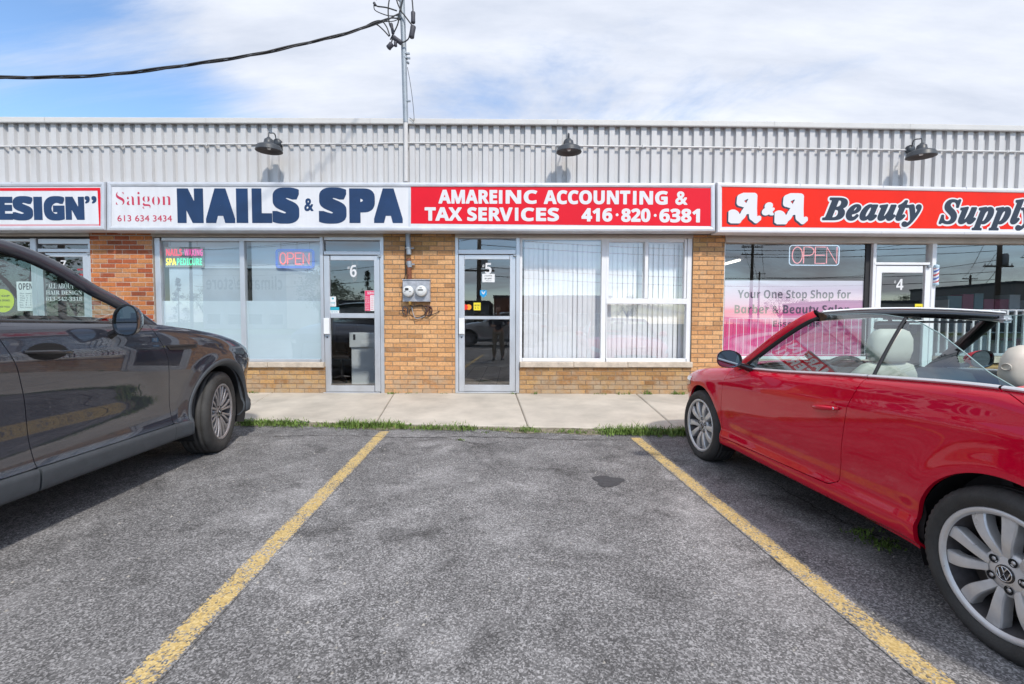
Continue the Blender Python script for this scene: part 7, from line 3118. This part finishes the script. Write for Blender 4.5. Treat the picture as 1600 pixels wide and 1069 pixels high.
# ------------------------------------------------------------------ the photographer and tripod mirrored in door 5
def skin(name, joints, edges, mat, parent=None, root=0, sub=2):
    me = bpy.data.meshes.new(name)
    me.from_pydata([j[:3] for j in joints], edges, [])
    o = bpy.data.objects.new(name, me)
    col.objects.link(o)
    if parent:
        o.parent = parent
    sk = o.modifiers.new('skin', 'SKIN')
    sk.use_smooth_shade = True
    lay = me.skin_vertices[0] if me.skin_vertices else None
    if lay is None:
        bm = bmesh.new()
        bm.from_mesh(me)
        bm.verts.layers.skin.verify()
        bm.to_mesh(me)
        bm.free()
        lay = me.skin_vertices[0]
    for i, j in enumerate(joints):
        lay.data[i].radius = (j[3], j[4] if len(j) > 4 else j[3])
        lay.data[i].use_root = (i == root)
    ss = o.modifiers.new('smooth', 'SUBSURF')
    ss.levels = sub
    ss.render_levels = sub
    me.materials.append(mat)
    return o


SKIN = pmat('skin_tone', (0.48, 0.28, 0.19), 0.55)
person = thing('person', 'person in dark jacket and khaki trousers at a camera tripod, mirrored in door 5', 'person', (-.46, -.52, 0))
# facing the shop (+y), one hand raised to the camera
J = [(0, 0, .98, .13, .10), (0, .01, 1.15, .125, .095), (0, .05, 1.34, .15, .10), (0, .08, 1.45, .10, .08), (0, .10, 1.52, .052), (0, .13, 1.58, .05),
     (-.19, .07, 1.42, .06), (-.27, .10, 1.17, .045), (-.16, .32, 1.12, .036), (-.10, .40, 1.14, .032, .02),
     (.19, .07, 1.42, .06), (.28, .14, 1.18, .045), (.34, .36, 1.22, .036), (.36, .44, 1.24, .032, .02),
     (-.10, 0, .90, .09), (-.12, .03, .50, .062), (-.13, -.01, .09, .042), (-.14, .12, .035, .04, .03),
     (.10, 0, .90, .09), (.13, .05, .50, .062), (.15, .02, .09, .042), (.16, .15, .035, .04, .03)]
E_ = [(0, 1), (1, 2), (2, 3), (3, 4), (4, 5), (2, 6), (6, 7), (7, 8), (8, 9), (2, 10), (10, 11), (11, 12), (12, 13), (0, 14), (14, 15), (15, 16), (16, 17), (0, 18), (18, 19), (19, 20), (20, 21)]
for base, sx in ((9, 1), (13, -1)):
    b0 = J[base]
    for k, (dx, L) in enumerate(((-.026, .062), (-.009, .072), (.009, .068), (.026, .054))):
        i = len(J)
        J += [(b0[0] + dx, b0[1] + .035, b0[2] - .004, .0095), (b0[0] + dx, b0[1] + .035 + L * .55, b0[2] - .006, .0085), (b0[0] + dx * .95, b0[1] + .03 + L * .85, b0[2] - .03, .0075)]
        E_ += [(base, i), (i, i + 1), (i + 1, i + 2)]
    i = len(J)
    J += [(b0[0] + sx * .035, b0[1] + .0, b0[2] - .012, .011), (b0[0] + sx * .050, b0[1] + .035, b0[2] - .025, .009)]
    E_ += [(base, i), (i, i + 1)]
skin('body', J, E_, SKIN, person)
skin('jacket', [(0, 0, .93, .155, .125), (0, .01, 1.12, .150, .115), (0, .05, 1.33, .172, .118), (0, .085, 1.455, .115, .09), (-.19, .07, 1.42, .078), (-.27, .10, 1.17, .060), (-.185, .27, 1.13, .048), (.19, .07, 1.42, .078), (.28, .14, 1.18, .060), (.33, .31, 1.215, .048)],
     [(0, 1), (1, 2), (2, 3), (2, 4), (4, 5), (5, 6), (2, 7), (7, 8), (8, 9)], pmat('navy_jacket', (0.015, 0.022, 0.045), .85, var=.2, scale=20), person)
skin('trousers', [(0, 0, .97, .145, .118), (-.10, 0, .88, .105), (-.12, .03, .50, .08), (-.13, -.01, .12, .066), (.10, 0, .88, .105), (.13, .05, .50, .08), (.15, .02, .12, .066)],
     [(0, 1), (1, 2), (2, 3), (0, 4), (4, 5), (5, 6)], pmat('khaki_cloth', (0.26, 0.23, 0.17), .9, var=.15, scale=20), person)
for x, y in ((-.135, .05), (.155, .08)):
    m = MB()
    loft(m, [((x, y, .002), .05, .135), ((x, y, .03), .05, .135), ((x, y - .02, .065), .046, .11), ((x, y - .06, .10), .042, .06)], 20)
    m.build('shoe', M['black'], person)
m = MB()
loft(m, [((0, .125, 1.555), .035, .045), ((0, .135, 1.575), .055, .075), ((0, .13, 1.63), .070, .092), ((0, .12, 1.69), .076, .10), ((0, .115, 1.74), .066, .088), ((0, .115, 1.775), .04, .055), ((0, .115, 1.785), .01, .015)], 24, 0, 2.2)
m.tube([(0, .222, 1.69), (0, .240, 1.655), (0, .222, 1.645)], [.008, .014, .008], 8)
for s in (-1, 1):
    m.lathe([(0, -.006), (.018, -.006), (.024, 0), (.018, .006), (0, .006)], Matrix.Translation((s * .078, .115, 1.665)) @ Matrix.Rotation(R(90), 4, 'Y'), 12)
hd = m.build('head', SKIN, person)
m = MB()
for s in (-1, 1):
    m.lathe([(0, .004), (.007, .003), (.011, 0)], Matrix.Translation((s * .03, .213, 1.682)) @ Matrix.Rotation(R(-90), 4, 'X'), 10)
m.build('eyes', M['paper'], hd).name = 'eye_pair'
m = MB().tube([(-.022, .214, 1.618), (0, .222, 1.616), (.022, .214, 1.618)], .005, 6)
m.build('mouth', pmat('lip', (0.30, 0.10, 0.08), .5), hd)
m = MB()
loft(m, [((0, .085, 1.64), .070, .072), ((0, .092, 1.69), .081, .090), ((0, .105, 1.75), .073, .092), ((0, .11, 1.79), .048, .06), ((0, .11, 1.80), .01, .01)], 24, 0, 2.2)
m.build('hair', pmat('dark_hair', (0.02, 0.014, 0.01), .7), person)

tri = thing('camera_tripod', 'black camera tripod in front of the person mirrored in door 5', 'tripod', (0, -.16, 0))
for a in (90, 210, 330):
    m = MB()
    m.tube([(.03 * math.cos(R(a)), .03 * math.sin(R(a)), 1.02), (.25 * math.cos(R(a)), .25 * math.sin(R(a)), .45)], .015, 8)
    m.tube([(.25 * math.cos(R(a)), .25 * math.sin(R(a)), .47), (.42 * math.cos(R(a)), .42 * math.sin(R(a)), .01)], .011, 8)
    m.build('leg', M['black'], tri)
m = MB().tube([(0, 0, .8), (0, 0, 1.10)], .016, 10)
m.lathe([(0, 1.02), (.045, 1.02), (.05, 1.05), (.03, 1.09), (.03, 1.13), (.045, 1.14), (.045, 1.16), (0, 1.16)], Matrix.Identity(4), 18)
m.build('centre_column', M['black'], tri)
cb = thing('photo_camera', 'black photo camera on the tripod mirrored in door 5', 'camera', (0, -.16, 1.16))
m = MB()
m.box(-.07, .07, -.05, .03, .003, .10, 0, .008)
m.box(-.03, .03, -.045, .025, .10, .13, 0, .006)
m.build('camera_body', M['black'], cb)
m = MB().lathe([(.034, 0), (.036, .05), (.038, .09), (.034, .092), (.030, .08), (0, .075)], Matrix.Translation((0, .03, .05)) @ Matrix.Rotation(R(-90), 4, 'X'), 24)
m.build('lens', M['gloss_black'], cb)
